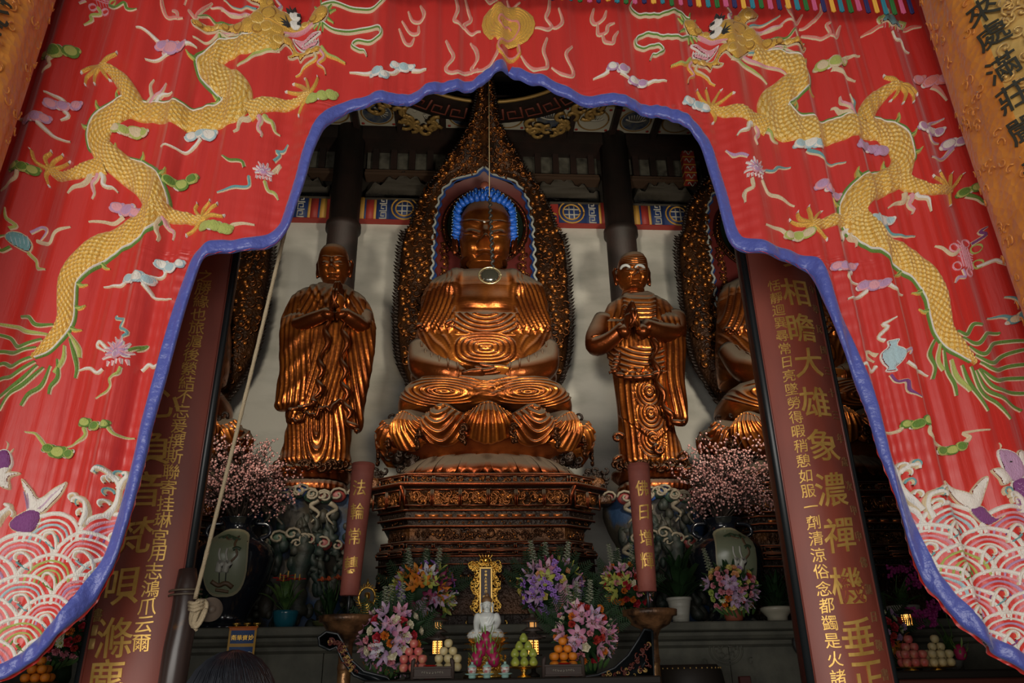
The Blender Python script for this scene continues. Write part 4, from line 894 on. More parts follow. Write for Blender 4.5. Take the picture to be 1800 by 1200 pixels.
def hand(mb, wrist, d, up, L, side, curl=0.15, spread=0.10, mi=0):
    """open hand: palm and five tapering fingers; d = pointing direction, up = back of the hand, side = where the thumb leaves (+1/-1)"""
    w = np.array(wrist, float); d = np.array(d, float); d /= np.linalg.norm(d); up = np.array(up, float); up -= d * up.dot(d); up /= np.linalg.norm(up); r = np.cross(d, up) * side
    n = 9; S = np.linspace(0, 1, n); P = w + d * (L * .52 * S)[:, None]; wd = L * np.array([.15, .17, .20, .22, .235, .24, .24, .235, .21])
    th = np.linspace(0, 2 * PI, 14, endpoint=False)
    V = P[:, None] + r * (wd[:, None] * np.cos(th))[..., None] + up * (wd[:, None] * .42 * np.sin(th))[..., None]
    mb.add(V.reshape(-1, 3), gridF(n, 14, True) + [list(range(13, -1, -1)), list(range((n - 1) * 14, n * 14))], mi)
    for i, (o, l) in enumerate(((.17, .42), (.06, .48), (-.055, .45), (-.165, .35))):
        a = spread * o / .17; b = w + d * L * .48 + r * o * L; dd = d + r * a
        P = [b, b + dd * l * L * .45 - up * curl * L * .06, b + dd * l * L * .78 - up * curl * L * .22, b + dd * l * L - up * curl * L * .48]
        tube(mb, spline(P, 8), [L * .058, L * .058, L * .054, L * .055, L * .050, L * .047, L * .042, L * .022], 8, mi, up=up)
    b = w + d * L * .10 + r * L * .13
    P = [b, b + (d * .5 + r * .62) * L * .20 - up * L * .04, b + (d * .95 + r * .62) * L * .34 - up * L * .07, b + (d * 1.2 + r * .50) * L * .44 - up * L * .06]
    tube(mb, spline(P, 7), [L * .075, L * .075, L * .065, L * .06, L * .055, L * .045, L * .02], 8, mi, up=up)

YB_ = 9.30
UN = 0.0079                                         # metres to one picture px at the statues
def curls(n, size, rand):
    """carved openwork: knobs and scrolls scattered over a surface point function"""
    pass
def scroll(mb, c, ux, uz, r, a0, turns, w, mi=0, off=(0, -1, 0)):
    c = np.array(c, float); ux = np.array(ux, float); uz = np.array(uz, float); t = np.linspace(0, turns * 2 * PI, 9)
    rr = r * (1 - .72 * t / t[-1]); P = c + ux * (rr * np.cos(t + a0))[:, None] + uz * (rr * np.sin(t + a0))[:, None] + np.array(off) * (.012 * t / t[-1])[:, None]
    tube(mb, P, np.linspace(w, w * .6, 9), 5, mi, up=off)
def mandorla(cx_px, label, group):
    Y = 9.98; X0m = 0.0
    root = thing('flame_mandorla', label, 'mandorla', (0, Y, 3.2), group)
    rows = [(128,1),(140,9),(170,15),(200,20),(222,25),(240,34),(255,42),(275,57),(295,70),(315,85),(335,97),(360,112),(385,121),(405,127),(412,136),(440,143),(480,147),(520,149),(560,151),(590,150),(620,148),(645,143),(670,133),(700,118),(760,90)]
    def half(py): return np.interp(py, [r[0] for r in rows], [r[1] for r in rows])
    cx = lambda py: 858 - 8 * np.clip((py - 128) / 520, 0, 1)
    pys = np.concatenate([np.linspace(128, 420, 70), np.linspace(424, 760, 60)])
    A = U(cx(pys) - half(pys), pys, Y); B = U(cx(pys) + half(pys), pys, Y)
    hw = (B[:, 0] - A[:, 0]) / 2; z = (A[:, 2] + B[:, 2]) / 2
    zmin, zmax = z.min(), z.max()
    H = lambda zz: np.interp(-zz, -z, hw)
    inn = [(296,0),(304,4),(312,12),(317,36),(324,58),(340,76),(365,86),(400,91),(440,92),(480,92),(560,94),(640,90),(700,80)]
    ip = np.array([i[0] for i in inn]); ih = np.array([i[1] for i in inn])
    zi = U(855, np.arange(300, 700), Y)[:, 2]; hi = np.interp(np.arange(300, 700), ip, ih) * UN * 1.03
    HI = lambda zz: np.where(zz > zi[0], 0, np.interp(-zz, -zi, hi))
    prof = np.linspace(0, 1, 9)
    mb = MB()                                       # outer carved plate, thicker in the middle of the band
    zz = z
    for s in (-1, 1):
        V = []
        for v in np.linspace(0, 1, 11):
            x = HI(zz) + (H(zz) - HI(zz)) * v
            V.append(np.stack([s * x, Y - 0.05 - 0.16 * np.sin(PI * min(1, v * 1.02)) * np.minimum(1, hw / .4), zz], -1))
        V.append(np.stack([s * H(zz), np.full(len(zz), Y + .06), zz], -1)); V = np.stack(V, 1)
        F = gridF(len(zz), 12); mb.add(V.reshape(-1, 3), F if s > 0 else [f[::-1] for f in F], 0)
    box(mb, -.5, .5, Y + .02, Y + .07, zmin, zmin + .4)
    link('back_plate', mb, M['carved_dark'], root)
    r = random.Random(11)
    def surf(x, zq):
        a, b = float(HI(zq)), float(H(zq)); v = (abs(x) - a) / max(b - a, 1e-3)
        return Y - 0.06 - 0.16 * math.sin(PI * min(1, max(0, v))) * min(1, b / .4)
    mb = MB(); pts = []
    for i in range(9000):
        zq = r.uniform(zmin + .1, zmax - .1); b = float(H(zq)); x = r.uniform(-1, 1) * b
        if abs(x) > b - .05 or abs(x) < float(HI(zq)) + .05: continue
        if any((x - p[0]) ** 2 + (zq - p[1]) ** 2 < .072 ** 2 for p in pts) : continue
        pts.append((x, zq))
        if len(pts) > 1500: break
    for i, (x, zq) in enumerate(pts):
        y = surf(x, zq)
        if i % 2 == 0: ball(mb, (x, y - .012, zq), .029, 8, 5, 0)
        scroll(mb, (x, y - .005, zq), (1, 0, 0), (0, 0, 1), r.uniform(.048, .075), r.random() * 6, r.choice((-1, 1)) * r.uniform(.5, .9), .0165, 0)
    link('scrollwork', mb, M['carved_bright'], root)
    mb = MB()                                       # rim of small flames
    ar = np.linspace(0, 1, 125)
    for s in (-1, 1):
        for q in ar:
            k = q * (len(z) - 1); i = int(k); zq = np.interp(k, range(len(z)), z); x = float(H(zq)); f = 1 if zq < float(U(855, 410, Y)[2]) else .55
            dx = .075 * f + .03 * r.random() * f; dz = .05 * f
            tube(mb, [(s * (x - .03), Y - .03, zq - .01), (s * (x + dx * .5), Y - .04, zq + dz * .2), (s * (x + dx), Y - .045, zq + dz)], [.030, .022, .002], 5, 0)
    link('flame_rim', mb, M['carved_dark'], root)
    mb = MB()                                       # pale wavy edge of the niche with a blue band inside it
    zw = np.linspace(zi[-1], zi[0] - .005, 110); wv = .02 * np.sin(np.arange(110) * 1.25)
    for s in (-1, 1):
        x = HI(zw) + wv + .015
        tube(mb, np.stack([s * x, np.full(110, Y - .10), zw], -1), .019, 6, 0)
        V = np.stack([np.stack([s * (x - o), np.full(110, Y - .075 + oy), zw], -1) for o, oy in ((0, 0), (.05, .03))], 1); F = gridF(110, 2)
        mb.add(V.reshape(-1, 3), F if s < 0 else [f[::-1] for f in F], 1)
    link('wavy_edge', mb, [mat('pale_edge', (.34, .36, .34), .6), mat('niche_blue', (.015, .055, .22), .5)], root)
    mb = MB(); V = []
    zz = np.linspace(zi[-1], zi[0], 40)
    for q in (-1, 1): V.append(np.stack([q * HI(zz), np.full(40, Y - .01), zz], -1))
    mb.add(np.stack(V, 1).reshape(-1, 3), gridF(40, 2), 0); link('niche_back', mb, mat('niche_red', (.10, .012, .010), .5), root)
    mb = MB(); c = U(853, 398, Y - .12)
    lathe_pts = [( .0, 0), (.50, 0), (.52, .01)]
    t = np.linspace(0, 2 * PI, 49)
    mb.add([(c[0] + .58 * math.cos(a), Y - .12, c[2] + .60 * math.sin(a)) for a in t[:-1]] + [(c[0] + .58 * math.cos(a), Y - .05, c[2] + .60 * math.sin(a)) for a in t[:-1]], [list(range(48))] + gridF(2, 48, True), 0)
    tube(mb, [(c[0] + .60 * math.cos(a), Y - .13, c[2] + .62 * math.sin(a)) for a in t], .022, 6, 1)
    tube(mb, [(c[0] + .66 * math.cos(a), Y - .12, c[2] + .68 * math.sin(a)) for a in t], .012, 6, 1)
    for i in range(60): a = 2 * PI * i / 60; ball(mb, (c[0] + .63 * math.cos(a), Y - .13, c[2] + .65 * math.sin(a)), .014, 5, 4, 1)
    link('halo_disc', mb, [mat('halo_dark', (.012, .022, .016), .25), M['carved']], root)
    mb = MB()                                       # gilt vine strips inside the niche
    for s in (-1, 1):
        for i in range(46):
            zq = float(np.interp(i, [0, 45], [zi[-1] + .2, float(U(855, 400, Y)[2])])); x = s * (float(HI(zq)) - .16)
            scroll(mb, (x + r.uniform(-.03, .03), Y - .05, zq), (1, 0, 0), (0, 0, 1), .062, r.random() * 6, r.choice((-1, 1)) * .8, .013, 0)
            if i % 2: ball(mb, (x, Y - .06, zq), .026, 7, 5, 0)
        link('vine_strip', mb, M['carved_bright'], root); mb = MB()
    for o in root.children:                         # the tall point leans forward over the statue, as such mandorlas do
        me = o.data; V = np.empty(len(me.vertices) * 3); me.vertices.foreach_get('co', V); V = V.reshape(-1, 3); w = np.array(root['_w']); P = V + w
        q = np.clip((P[:, 2] - 8.0) / 2.75, 0, 1); f = 1 - .108 * q * q * (3 - 2 * q); P[:, 0] *= f; P[:, 1] -= Y * (1 - f); P[:, 2] = 1.45 + (P[:, 2] - 1.45) * f
        me.vertices.foreach_set('co', (P - w).ravel()); me.update()
    return root

def big_buddha(label, group):
    root = thing('seated_buddha', label, 'statue', (0, YB_, float(U(850, 720, YB_)[2])), group)
    cxb = 850
    mb = MB()
    def bd(px, py):
        dx = px - cxb; ax = np.abs(dx); d = 0 * px
        w_sl = sstep(46, 52, ax) * sstep(484, 500, py) * (1 - sstep(572, 582, py + 5 * np.sin(ax * .5)))
        d += w_sl * (0.040 * ridge((ax - .42 * (py - 490) + 2 * np.sin(py * .06)) / 7.4) + .030)
        w_c = 1 - sstep(44, 52, ax)
        d += w_c * sstep(545, 549, py) * (1 - sstep(582, 586, py)) * (0.038 * ridge(np.sqrt((dx / 1.25) ** 2 + np.maximum(py - 530, 0) ** 2) / 7.4) + .02)
        r = ((ax / 49) ** 2.6 + (np.abs(py - 611) / 27) ** 2.6) ** (1 / 2.6)
        d += (r < 1.05) * (0.034 * ridge(r * 5.2) + .055 * np.sqrt(np.clip(1.05 - r, 0, 1)))
        d += w_c * sstep(638, 641, py) * (0.024 * ridge(dx / (1 + (py - 638) * .012) / 6.6) + .03 * sstep(640, 662, py))
        d -= w_c * 0.03 * gs(dx, py, 0, 538, 30, 7); d += .035 * gs(ax, py, 22, 522, 20, 14)
        w_o = sstep(52, 60, ax) * sstep(580, 590, py)
        d += w_o * 0.014 * ridge((py * .55 + ax * .9 + 4 * np.sin(ax * .12)) / 13)
        d += .035 * sstep(33, 37, ax + (py - 470) * -.35) * (1 - sstep(50, 55, ax)) * (1 - sstep(512, 524, py))
        lap = 0.045 * sstep(38, 44, ax) * (1 - sstep(58, 66, ax)) * (1 - sstep(500, 520, py)); d += lap
        return d
    rows = [(470,822,880,.22),(477,808,894,.42),(484,778,924,.62),(493,760,944,.8),(506,751,953,.92),(522,745,957,1.0),(560,737,964,1.05),(600,728,973,1.1),(640,723,977,1.15),(676,724,975,1.15)]
    figloft(mb, rows, YB_ + .05, 0.60, 260, 300, bd, e=0.92, zf=.3)
    # neck rings and collar
    for py, w in ((452,30),(458,33),(464,36)):
        a = U(cxb - w, py, YB_ - .08); b = U(cxb + w, py, YB_ - .08); t = np.linspace(0, 2 * PI, 25)
        tube(mb, [((a[0] + b[0]) / 2 + (b[0] - a[0]) / 2 * math.cos(q), YB_ - .10 + .30 * math.sin(q), a[2] - .02) for q in t], .05, 8)
    for s in (-1, 1):                               # shawl collar bands
        rr = random.Random(3)
        for i in range(7):                          # gathered cloth edges hanging below the sleeves
            x = 56 + i * 9; c = U3(cxb + s * x, 572 + rr.uniform(-4, 7), YB_ - .56 + .055 * i * .9)
            scroll(mb, c, (1, 0, 0), (0, 0, 1), .065, rr.random() * 6, .9 * s, .030)
        # forearm in a smooth draped sleeve, and its cuff
        P = [U3(cxb + s * 113, 610, YB_ - .15), U3(cxb + s * 106, 640, YB_ - .42), U3(cxb + s * 82, 652, YB_ - .66), U3(cxb + s * 52, 658, YB_ - .80), U3(cxb + s * 34, 660, YB_ - .84)]
        tube(mb, spline(P, 26), np.interp(np.linspace(0, 1, 26), [0, .3, .7, 1], [.14, .20, .165, .085]), 18, 0)
        for i in range(6):
            k = .15 + .13 * i; q = spline(P, 26)[int(k * 25)]; rr_ = np.interp(k, [0, .3, .7, 1], [.145, .205, .17, .09]) + .004; t = np.linspace(0, 2 * PI, 17)
            tube(mb, [(q[0] + s * .02 * math.cos(a), q[1] + rr_ * math.cos(a), q[2] + rr_ * math.sin(a)) for a in t], .013, 5)
    # hands laid one on the other in the lap
    for s in (-1, 1):
        wz = float(U(850, 660, YB_ - .84)[2]) + (.03 if s > 0 else -.02)
        hand(mb, (s * .30, YB_ - .86, wz), (-s, -.12, 0.02), (0, -.35, -1), .50, -1 if s > 0 else 1, .10, .06)
    # crossed legs
    def ld(px, py):
        dx = px - cxb; ax = np.abs(dx); d = 0 * px
        r = np.sqrt(((ax - 66) / 46) ** 2 + ((py - 688 - .05 * (66 - ax)) / 15.5) ** 2)
        d += 0.024 * ridge(r * 3.6) * (r < 2.1) + .02 * np.exp(-r * r)
        d += 0.03 * gs(dx, py, -8, 695, 20, 10)
        d -= 0.04 * gs(dx + (py - 690) * 1.5, py, 6, 690, 5, 22)
        return d
    figloft(mb, [(660,738,962,.8),(668,718,982,.95),(680,706,996,1),(695,702,1001,1.0),(710,705,999,.98),(724,714,990,.9)], YB_ - .1, 0.88, 100, 320, ld, e=0.72, zf=.7)
    # head
    fd = face_disp(852, 407, 44, 61, UN)
    figloft(mb, [(348,834,872,.8),(356,818,888,.9),(372,808,898),(392,807,899,1.02),(412,809,896,1.02),(430,811,894),(444,815,889,.97),(456,824,880,.92),(463,833,871,.85),(470,843,861,.6)], YB_ - .18, 0.36, 190, 240, fd, e=.95, zf=.78)
    for s in (-1, 1):
        c = U3(852 + s * 47, 424, YB_ - .12); ear(mb, c, s, .40)
    b_ = U3(852, 397, YB_ - .55)
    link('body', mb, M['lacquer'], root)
    mb = MB()                                       # blue snail-shell curls
    cz = U(852, 385, YB_ - .18); R0 = 48 * UN
    ztop = float(U(852, 349, YB_ - .18)[2]); zb = float(U(852, 412, YB_ - .18)[2])
    N = 0
    for i in range(10):
        v = i / 9; zc = ztop - .05 + (zb - ztop) * v * .98; rr = R0 * math.sqrt(max(.03, 1 - max(0, 1 - v * 2.3) ** 2 * .9)); k = max(6, int(2 * PI * rr / .075))
        for j in range(k):
            a = 2 * PI * (j + .5 * (i % 2)) / k; x = rr * math.sin(a); y = -rr * .95 * math.cos(a)
            if math.cos(a) > .05 and v > .42 and abs(math.sin(a)) < .93: continue
            c = np.array((cz[0] + x, YB_ - .18 + y, zc)); nrm = np.array((x, y, .32 * (1 - v) + .05)); nrm /= np.linalg.norm(nrm)
            tube(mb, [c - nrm * .02, c + nrm * .025, c + nrm * .055, c + nrm * .088], [.040, .040, .026, .006], 7, 0, up=(0, 0, 1))
            ball(mb, tuple(c + nrm * .088), .009, 5, 4, 1); N += 1
    for i in range(26):                             # crown of the head
        a = i * 2.4; q = .035 * math.sqrt(i) + .02; c = np.array((cz[0] + q * math.sin(a) * 1.1, YB_ - .18 - q * math.cos(a), ztop + .06 - q * q * .9))
        tube(mb, [c - (0, 0, .02), c + (0, 0, .03), c + (0, 0, .075)], [.04, .034, .004], 7, 0)
    link('hair_curls', mb, [mat('curl_blue', (.015, .10, .50), .42), mat('curl_tip', (.25, .35, .42), .5)], root)
    mb = MB(); ball(mb, (cz[0], YB_ - .34, ztop + .10), .075, 14, 10, 0, (1, .8, 1)); link('crown_jewel', mb, mat('crown_red', (.20, .06, .04), .35), root)
    mb = MB(); ball(mb, U3(851, 391, YB_ - .56), .022, 10, 8); link('brow_jewel', mb, M['white'], root)
    return root

def lotus_throne(label, group):
    Y = YB_
    root = thing('lotus_throne', label, 'throne', (0, Y, float(U(850, 838, 9.0)[2])), group)
    # draped cloth in scalloped lobes
    mb = MB(); n, m = 110, 520; th = np.linspace(-PI * .62, PI * .62, m)
    v = np.linspace(0, 1, n)
    hwp = 165 * UN; D = 0.98
    z0 = float(U(850, 718, Y - .95)[2]); zq = float(U(850, 782, Y - .95)[2])
    lob = th / (PI * .62) * 4.5; li = np.round(lob); lf = (lob - li) * 2      # -1..1 across each lobe
    low = zq + .10 * np.abs(lf) ** 1.6
    Rv = np.interp(v, [0, .08, .3, .6, 1], [.90, .99, 1.02, 1.0, .93])
    Z = z0 + (low[None] - z0) * (v[:, None] ** 1.1) + .07 * np.cos(lob * 2 * PI)[None] * (1 - v)[:, None] ** 2
    rr = np.sqrt((lf[None] * 1.0) ** 2 + (v[:, None] * 1.05 + .05) ** 2 * 1.1)
    even = (li.astype(int) % 2 == 0)
    f1 = ridge(rr * 4.6); f2 = ridge(lf[None] / (.35 + .65 * v[:, None]) * 2.6)
    d = .030 * np.where(even[None], f2, f1) * (v[:, None] > .06) + .05 * np.sin(PI * v)[:, None] * (1 - lf ** 2)[None] - .05 * np.abs(lf[None]) ** 6
    rim = .05 * np.exp(-((v[:, None] - .03) / .04) ** 2)
    X = np.sin(th)[None] * (hwp * Rv[:, None] + d + rim); Yv = Y - .1 - np.cos(th)[None] * (D * Rv[:, None] + d + rim)
    V = np.stack([X, Yv, Z], -1); F = gridF(n, m); V2 = V[-1:].copy(); V2[..., 0] *= .93; V2[..., 1] += .05; V = np.concatenate([V, V2]); F = gridF(n + 1, m)
    mb.add(V.reshape(-1, 3), [f[::-1] for f in F]); 
    V = [(0, Y - .1, z0 + .02)] + [tuple(p) for p in np.stack([X[0], Yv[0], Z[0]], -1)]
    mb.add(V, [[0, i + 1, i + 2] for i in range(m - 1)])
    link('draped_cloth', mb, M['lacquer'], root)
    mb = MB()                                       # hanging gathers between the lobes
    for k in range(-4, 5):
        a = (k + .5) / 4.5 * PI * .62
        if abs(a) > PI * .6: continue
        for q in range(4):
            c = (math.sin(a) * (hwp * .99 + .03), Y - .1 - math.cos(a) * (D * .99 + .05), zq + .16 - q * .055)
            scroll(mb, c, (math.cos(a), math.sin(a), 0), (0, 0, 1), .05 - q * .006, q * 2 + k, .8, .026, 0, (math.sin(a), -math.cos(a), 0))
    link('gathered_knots', mb, M['carved'], root)
    mb = MB()
    prof = [(1.36, float(U(850, 770, Y - .8)[2])), (1.28, 0), (1.05, 0), (.92, 0), (.84, 0), (.82, 0)]
    pys = [768, 776, 786, 794, 800, 834]; P = [(r, float(U(850, p, Y - .75)[2])) for (r, _), p in zip(prof, pys)]
    mb2 = MB(); lathe(mb2, P, (0, 0, 0), 64); mb = mb2.xf((0, Y - .05, 0)); 
    for V_ in mb.V: V_[:, 1] = Y - .05 + (V_[:, 1] - (Y - .05)) * .72
    link('throne_neck', mb, M['lacquer_red'], root)
    mb = MB()                                       # ring of downturned petals
    for layer in range(2):
        for k in range(15):
            a = (k + .5 * layer) / 15 * PI * 1.3 - PI * .65
            o = np.array((math.sin(a), -math.cos(a))); t = np.array((math.cos(a), math.sin(a)))
            nu, nv = 9, 9; V = []
            for i in range(nv):
                q = i / (nv - 1); w = .115 * math.sqrt(max(0, 1 - max(0, (q - .45) / .55) ** 2.2)) + .004
                for j in range(nu):
                    s = j / (nu - 1) * 2 - 1; R = .86 + .17 * math.sin(q * PI * .62) + .03 * (1 - s * s) - layer * .03
                    z = float(P[3][1]) - .02 - q * .26 + layer * .02
                    V.append((o[0] * R * 1.10 + t[0] * s * w, Y - .05 + (o[1] * R * .76 + t[1] * s * w), z))
            mb.add(V, gridF(nv, nu))
    link('lower_petals', mb, M['lacquer_red'], root)
    mb = MB(); r = random.Random(2)                 # crouching bearers at the corners, as knotted carving
    for s in (-1, 1):
        for (px, py, w, h) in ((122, 800, .17, .42), (150, 775, .12, .46)):
            c0 = U(850 + s * px, py, Y - .35)
            for i in range(34):
                c = c0 + (r.uniform(-w, w), r.uniform(-.12, .1), r.uniform(-h, h) * .7); scroll(mb, c, (1, 0, 0), (0, 0, 1), r.uniform(.03, .06), r.random() * 6, .8, .02)
            figloft(mb, [(py - 34, 850 + s * px - 6, 850 + s * px + 6), (py - 20, 850 + s * px - 13, 850 + s * px + 12), (py + 10, 850 + s * px - 15, 850 + s * px + 15), (py + 40, 850 + s * px - 10, 850 + s * px + 10)], Y - .32, .13, 24, 20)
    link('corner_bearer', mb, M['carved_dark'], root)
    return root

def octring(a, b, yf, yb, o):
    """plan of the pedestal grown by o: front half-width a, full half-width b"""
    k = .41 * o
    return [(-a - k, yf - o), (a + k, yf - o), (b + o, yf + (b - a) * .8 - k), (b + o, yb), (-b - o, yb), (-b - o, yf + (b - a) * .8 - k)]
def relief(mb, p0, p1, z0, z1, yoff, dens, seed, mi=0, wr=.016):
    """scroll carving over an upright strip from p0 to p1 (plan points)"""
    p0 = np.array(p0, float); p1 = np.array(p1, float); L = np.linalg.norm(p1 - p0); u = (p1 - p0) / L; nn = np.array((u[1], -u[0], 0)); ux = np.array((u[0], u[1], 0)); r = random.Random(seed)
    if nn[1] > 0: nn = -nn
    n = int(L * (z1 - z0) * dens); R = min(.07, (z1 - z0) * .34)
    for i in range(n):
        a = r.uniform(R, L - R); z = r.uniform(z0 + R * .8, z1 - R * .8); q = R * r.uniform(.6, 1); c = np.array((p0[0] + u[0] * a, p0[1] + u[1] * a, z)) + nn * yoff
        if i % 3 == 0: ball(mb, tuple(c), R * .3, 6, 4, mi)
        scroll(mb, c, ux, (0, 0, 1), q, r.random() * 6, r.choice((-1, 1)) * r.uniform(.5, 1), wr * q / .055, mi, nn)
def barframe(mb, p0, p1, z0, z1, off, w, mi=0):
    p0 = np.array(p0, float); p1 = np.array(p1, float); u = (p1 - p0) / np.linalg.norm(p1 - p0); nn = np.array((u[1], -u[0]));
    if nn[1] > 0: nn = -nn
    c = [(*(p0 + u * w + nn * off), z0 + w), (*(p1 - u * w + nn * off), z0 + w), (*(p1 - u * w + nn * off), z1 - w), (*(p0 + u * w + nn * off), z1 - w)]
    for i in range(4): tube(mb, [c[i], c[(i + 1) % 4]], w, 4, mi)
def pedestal(label, group):
    yf, yb = 8.42, 10.1; a, b = 0.90, 1.20
    zl = ZL
    root = thing('carved_pedestal', label, 'pedestal', (0, 9.3, zl), group)
    zp = lambda p: float(U(850, p, yf)[2])
    T = [(834, -.02), (836, .02), (853, .02), (854, .06), (856, .14), (859, .15), (862, .12), (894, -.02), (896, -.01), (898, .01), (910, .01), (912, -.04), (913, -.04), (922, -.05), (925, -.10), (950, -.10), (952, -.03), (965, -.02), (967, .0), (975, .02), (978, .0), (990, .0), (1000, .0), (1030, .02)]
    mb = MB(); V = []
    P = [(zp(p), o) for p, o in T] + [(zl + .12, .04), (zl + .1, .10), (zl, .10)]
    for z, o in P: V += [(x, y, z) for x, y in octring(a, b, yf, yb, o)]
    F = [f[::-1] for f in gridF(len(P), 6, True)] + [list(range(6)), list(range(len(P) * 6 - 1, len(P) * 6 - 7, -1))]
    mb.add(V, [f[::-1] for f in F]); link('tiers', mb, M['carved_dark'], root, False)
    mb = MB(); br = MB()
    k = 0
    for (pa, pb_, o, dn, fr) in ((836, 853, .02, 260, 1), (862, 893, .06, 330, 1), (912, 922, -.04, 300, 0), (925, 950, -.10, 300, 0), (953, 965, -.02, 240, 1), (967, 976, .02, 200, 1), (1000, 1030, .01, 160, 0)):
        mb = MB(); ring = octring(a, b, yf, yb, o)
        segs = [(ring[0], ring[1]), (ring[1], ring[2]), (ring[0], ring[5])]
        for i, (p, q) in enumerate(segs):
            relief(mb, p, q, zp(pb_), zp(pa), .02 if pa != 862 else .03, dn, k * 7 + i); k += 1
            if fr:
                n = 6 if i == 0 else 2;  p = np.array(p); q = np.array(q)
                for j in range(n): barframe(br, p + (q - p) * j / n, p + (q - p) * (j + 1) / n, zp(pb_), zp(pa), .02 if pa != 862 else .05, .011)
        link('carved_frieze', mb, M['carved_bright'] if pa in (836, 862, 912) else M['carved'], root)
    for pa, o, w in ((855.5, .15, .024), (834.5, .03, .016), (897, .02, .014), (911, .015, .014), (923, -.04, .014), (951, -.03, .014), (966, .0, .014), (977, .01, .012), (991, .01, .012)):
        R = octring(a, b, yf, yb, o + .01); z = zp(pa)
        tube(br, [(*R[5], z), (*R[0], z), (*R[1], z), (*R[2], z)], w, 6)
    for s in (-1, 1):                               # slanting corner rails of the widest tier
        for tx in (a,):
            tube(br, [(s * (a + .06), yf - .15, zp(857)), (s * (a + .02), yf - .06, zp(878)), (s * (a - .01), yf + .0, zp(895))], .025, 6)
    ring = octring(a, b, yf, yb, .012)
    for j in range(11):                             # short bright bars of the red band
        x = -a + .1 + j * (2 * a - .2) / 10.5; box(br, x, x + .10, yf - .03, yf - .005, zp(909), zp(903), 0)
    link('gilt_rails', br, M['lacquer_red'], root)
    # small carved lions standing on the wing ends
    for s in (-1, 1):
        mb = MB(); r = random.Random(9); c0 = np.array((s * (b + .12), yf + .55, zp(862) ))
        box(mb, c0[0] - .16, c0[0] + .16, c0[1] - .12, c0[1] + .12, c0[2] - .06, c0[2] + .04, 0, .015)
        for i in range(40): scroll(mb, c0 + (r.uniform(-.13, .13), r.uniform(-.08, .02), .05 + r.uniform(0, .30)), (1, 0, 0), (0, 0, 1), r.uniform(.03, .055), r.random() * 6, .8, .02)
        ball(mb, tuple(c0 + (0, 0, .18)), .13, 12, 8, 0, (1, .8, 1.1))
        link('carved_finial', mb, M['carved_dark'], root)
    return root
ZL = zat(1096, 8.0, 900)                             # height of the stone altar ledge
mandorla_c = mandorla(850, 'tall flame-edged carved gilt mandorla behind the central blue-haired Buddha', 'carved mandorlas behind the Buddhas')
buddha_c = big_buddha('large gilt seated Buddha with blue hair curls, hands in lap, at the centre', 'seated Buddhas on the altar')
throne_c = lotus_throne('gilt lotus throne with scalloped draped cloth under the central Buddha', 'lotus thrones')
pedestal_c = pedestal('tiered carved pedestal with orange gilt rails under the central throne', 'carved pedestals')
for s, w, SP in ((-1, 'left', 4.28), (1, 'right', 4.12)):
    for o, lab in ((mandorla_c, 'carved gilt mandorla with pale wavy edge, partly hidden behind the %s-hand couplet board' % w),
                   (buddha_c, 'gilt seated Buddha partly hidden behind the %s-hand couplet board' % w),
                   (throne_c, 'draped lotus throne under the half-hidden Buddha at the %s' % w),
                   (pedestal_c, 'carved gilt pedestal under the half-hidden Buddha at the %s' % w)):
        dup(o, (o.location.x + s * (SP + (.12 if o is mandorla_c else 0)), o.location.y + (.42 if o is pedestal_c else 0), o.location.z), label=lab)
M['rock'] = mat('painted_rock', (0.035, 0.028, 0.018), 0.6, col2=(0.012, 0.035, 0.085), ns=2.2, bump=0.9, bs=6, contrast=(.47, .56))
M['rock_green'] = mat('green_rock', (0.008, 0.022, 0.018), 0.6, col2=(0.035, 0.030, 0.020), ns=4, bump=0.8, bs=10)
def rows_shift(rows, dx): return [(r[0], r[1] + dx, r[2] + dx) + tuple(r[3:]) for r in rows]
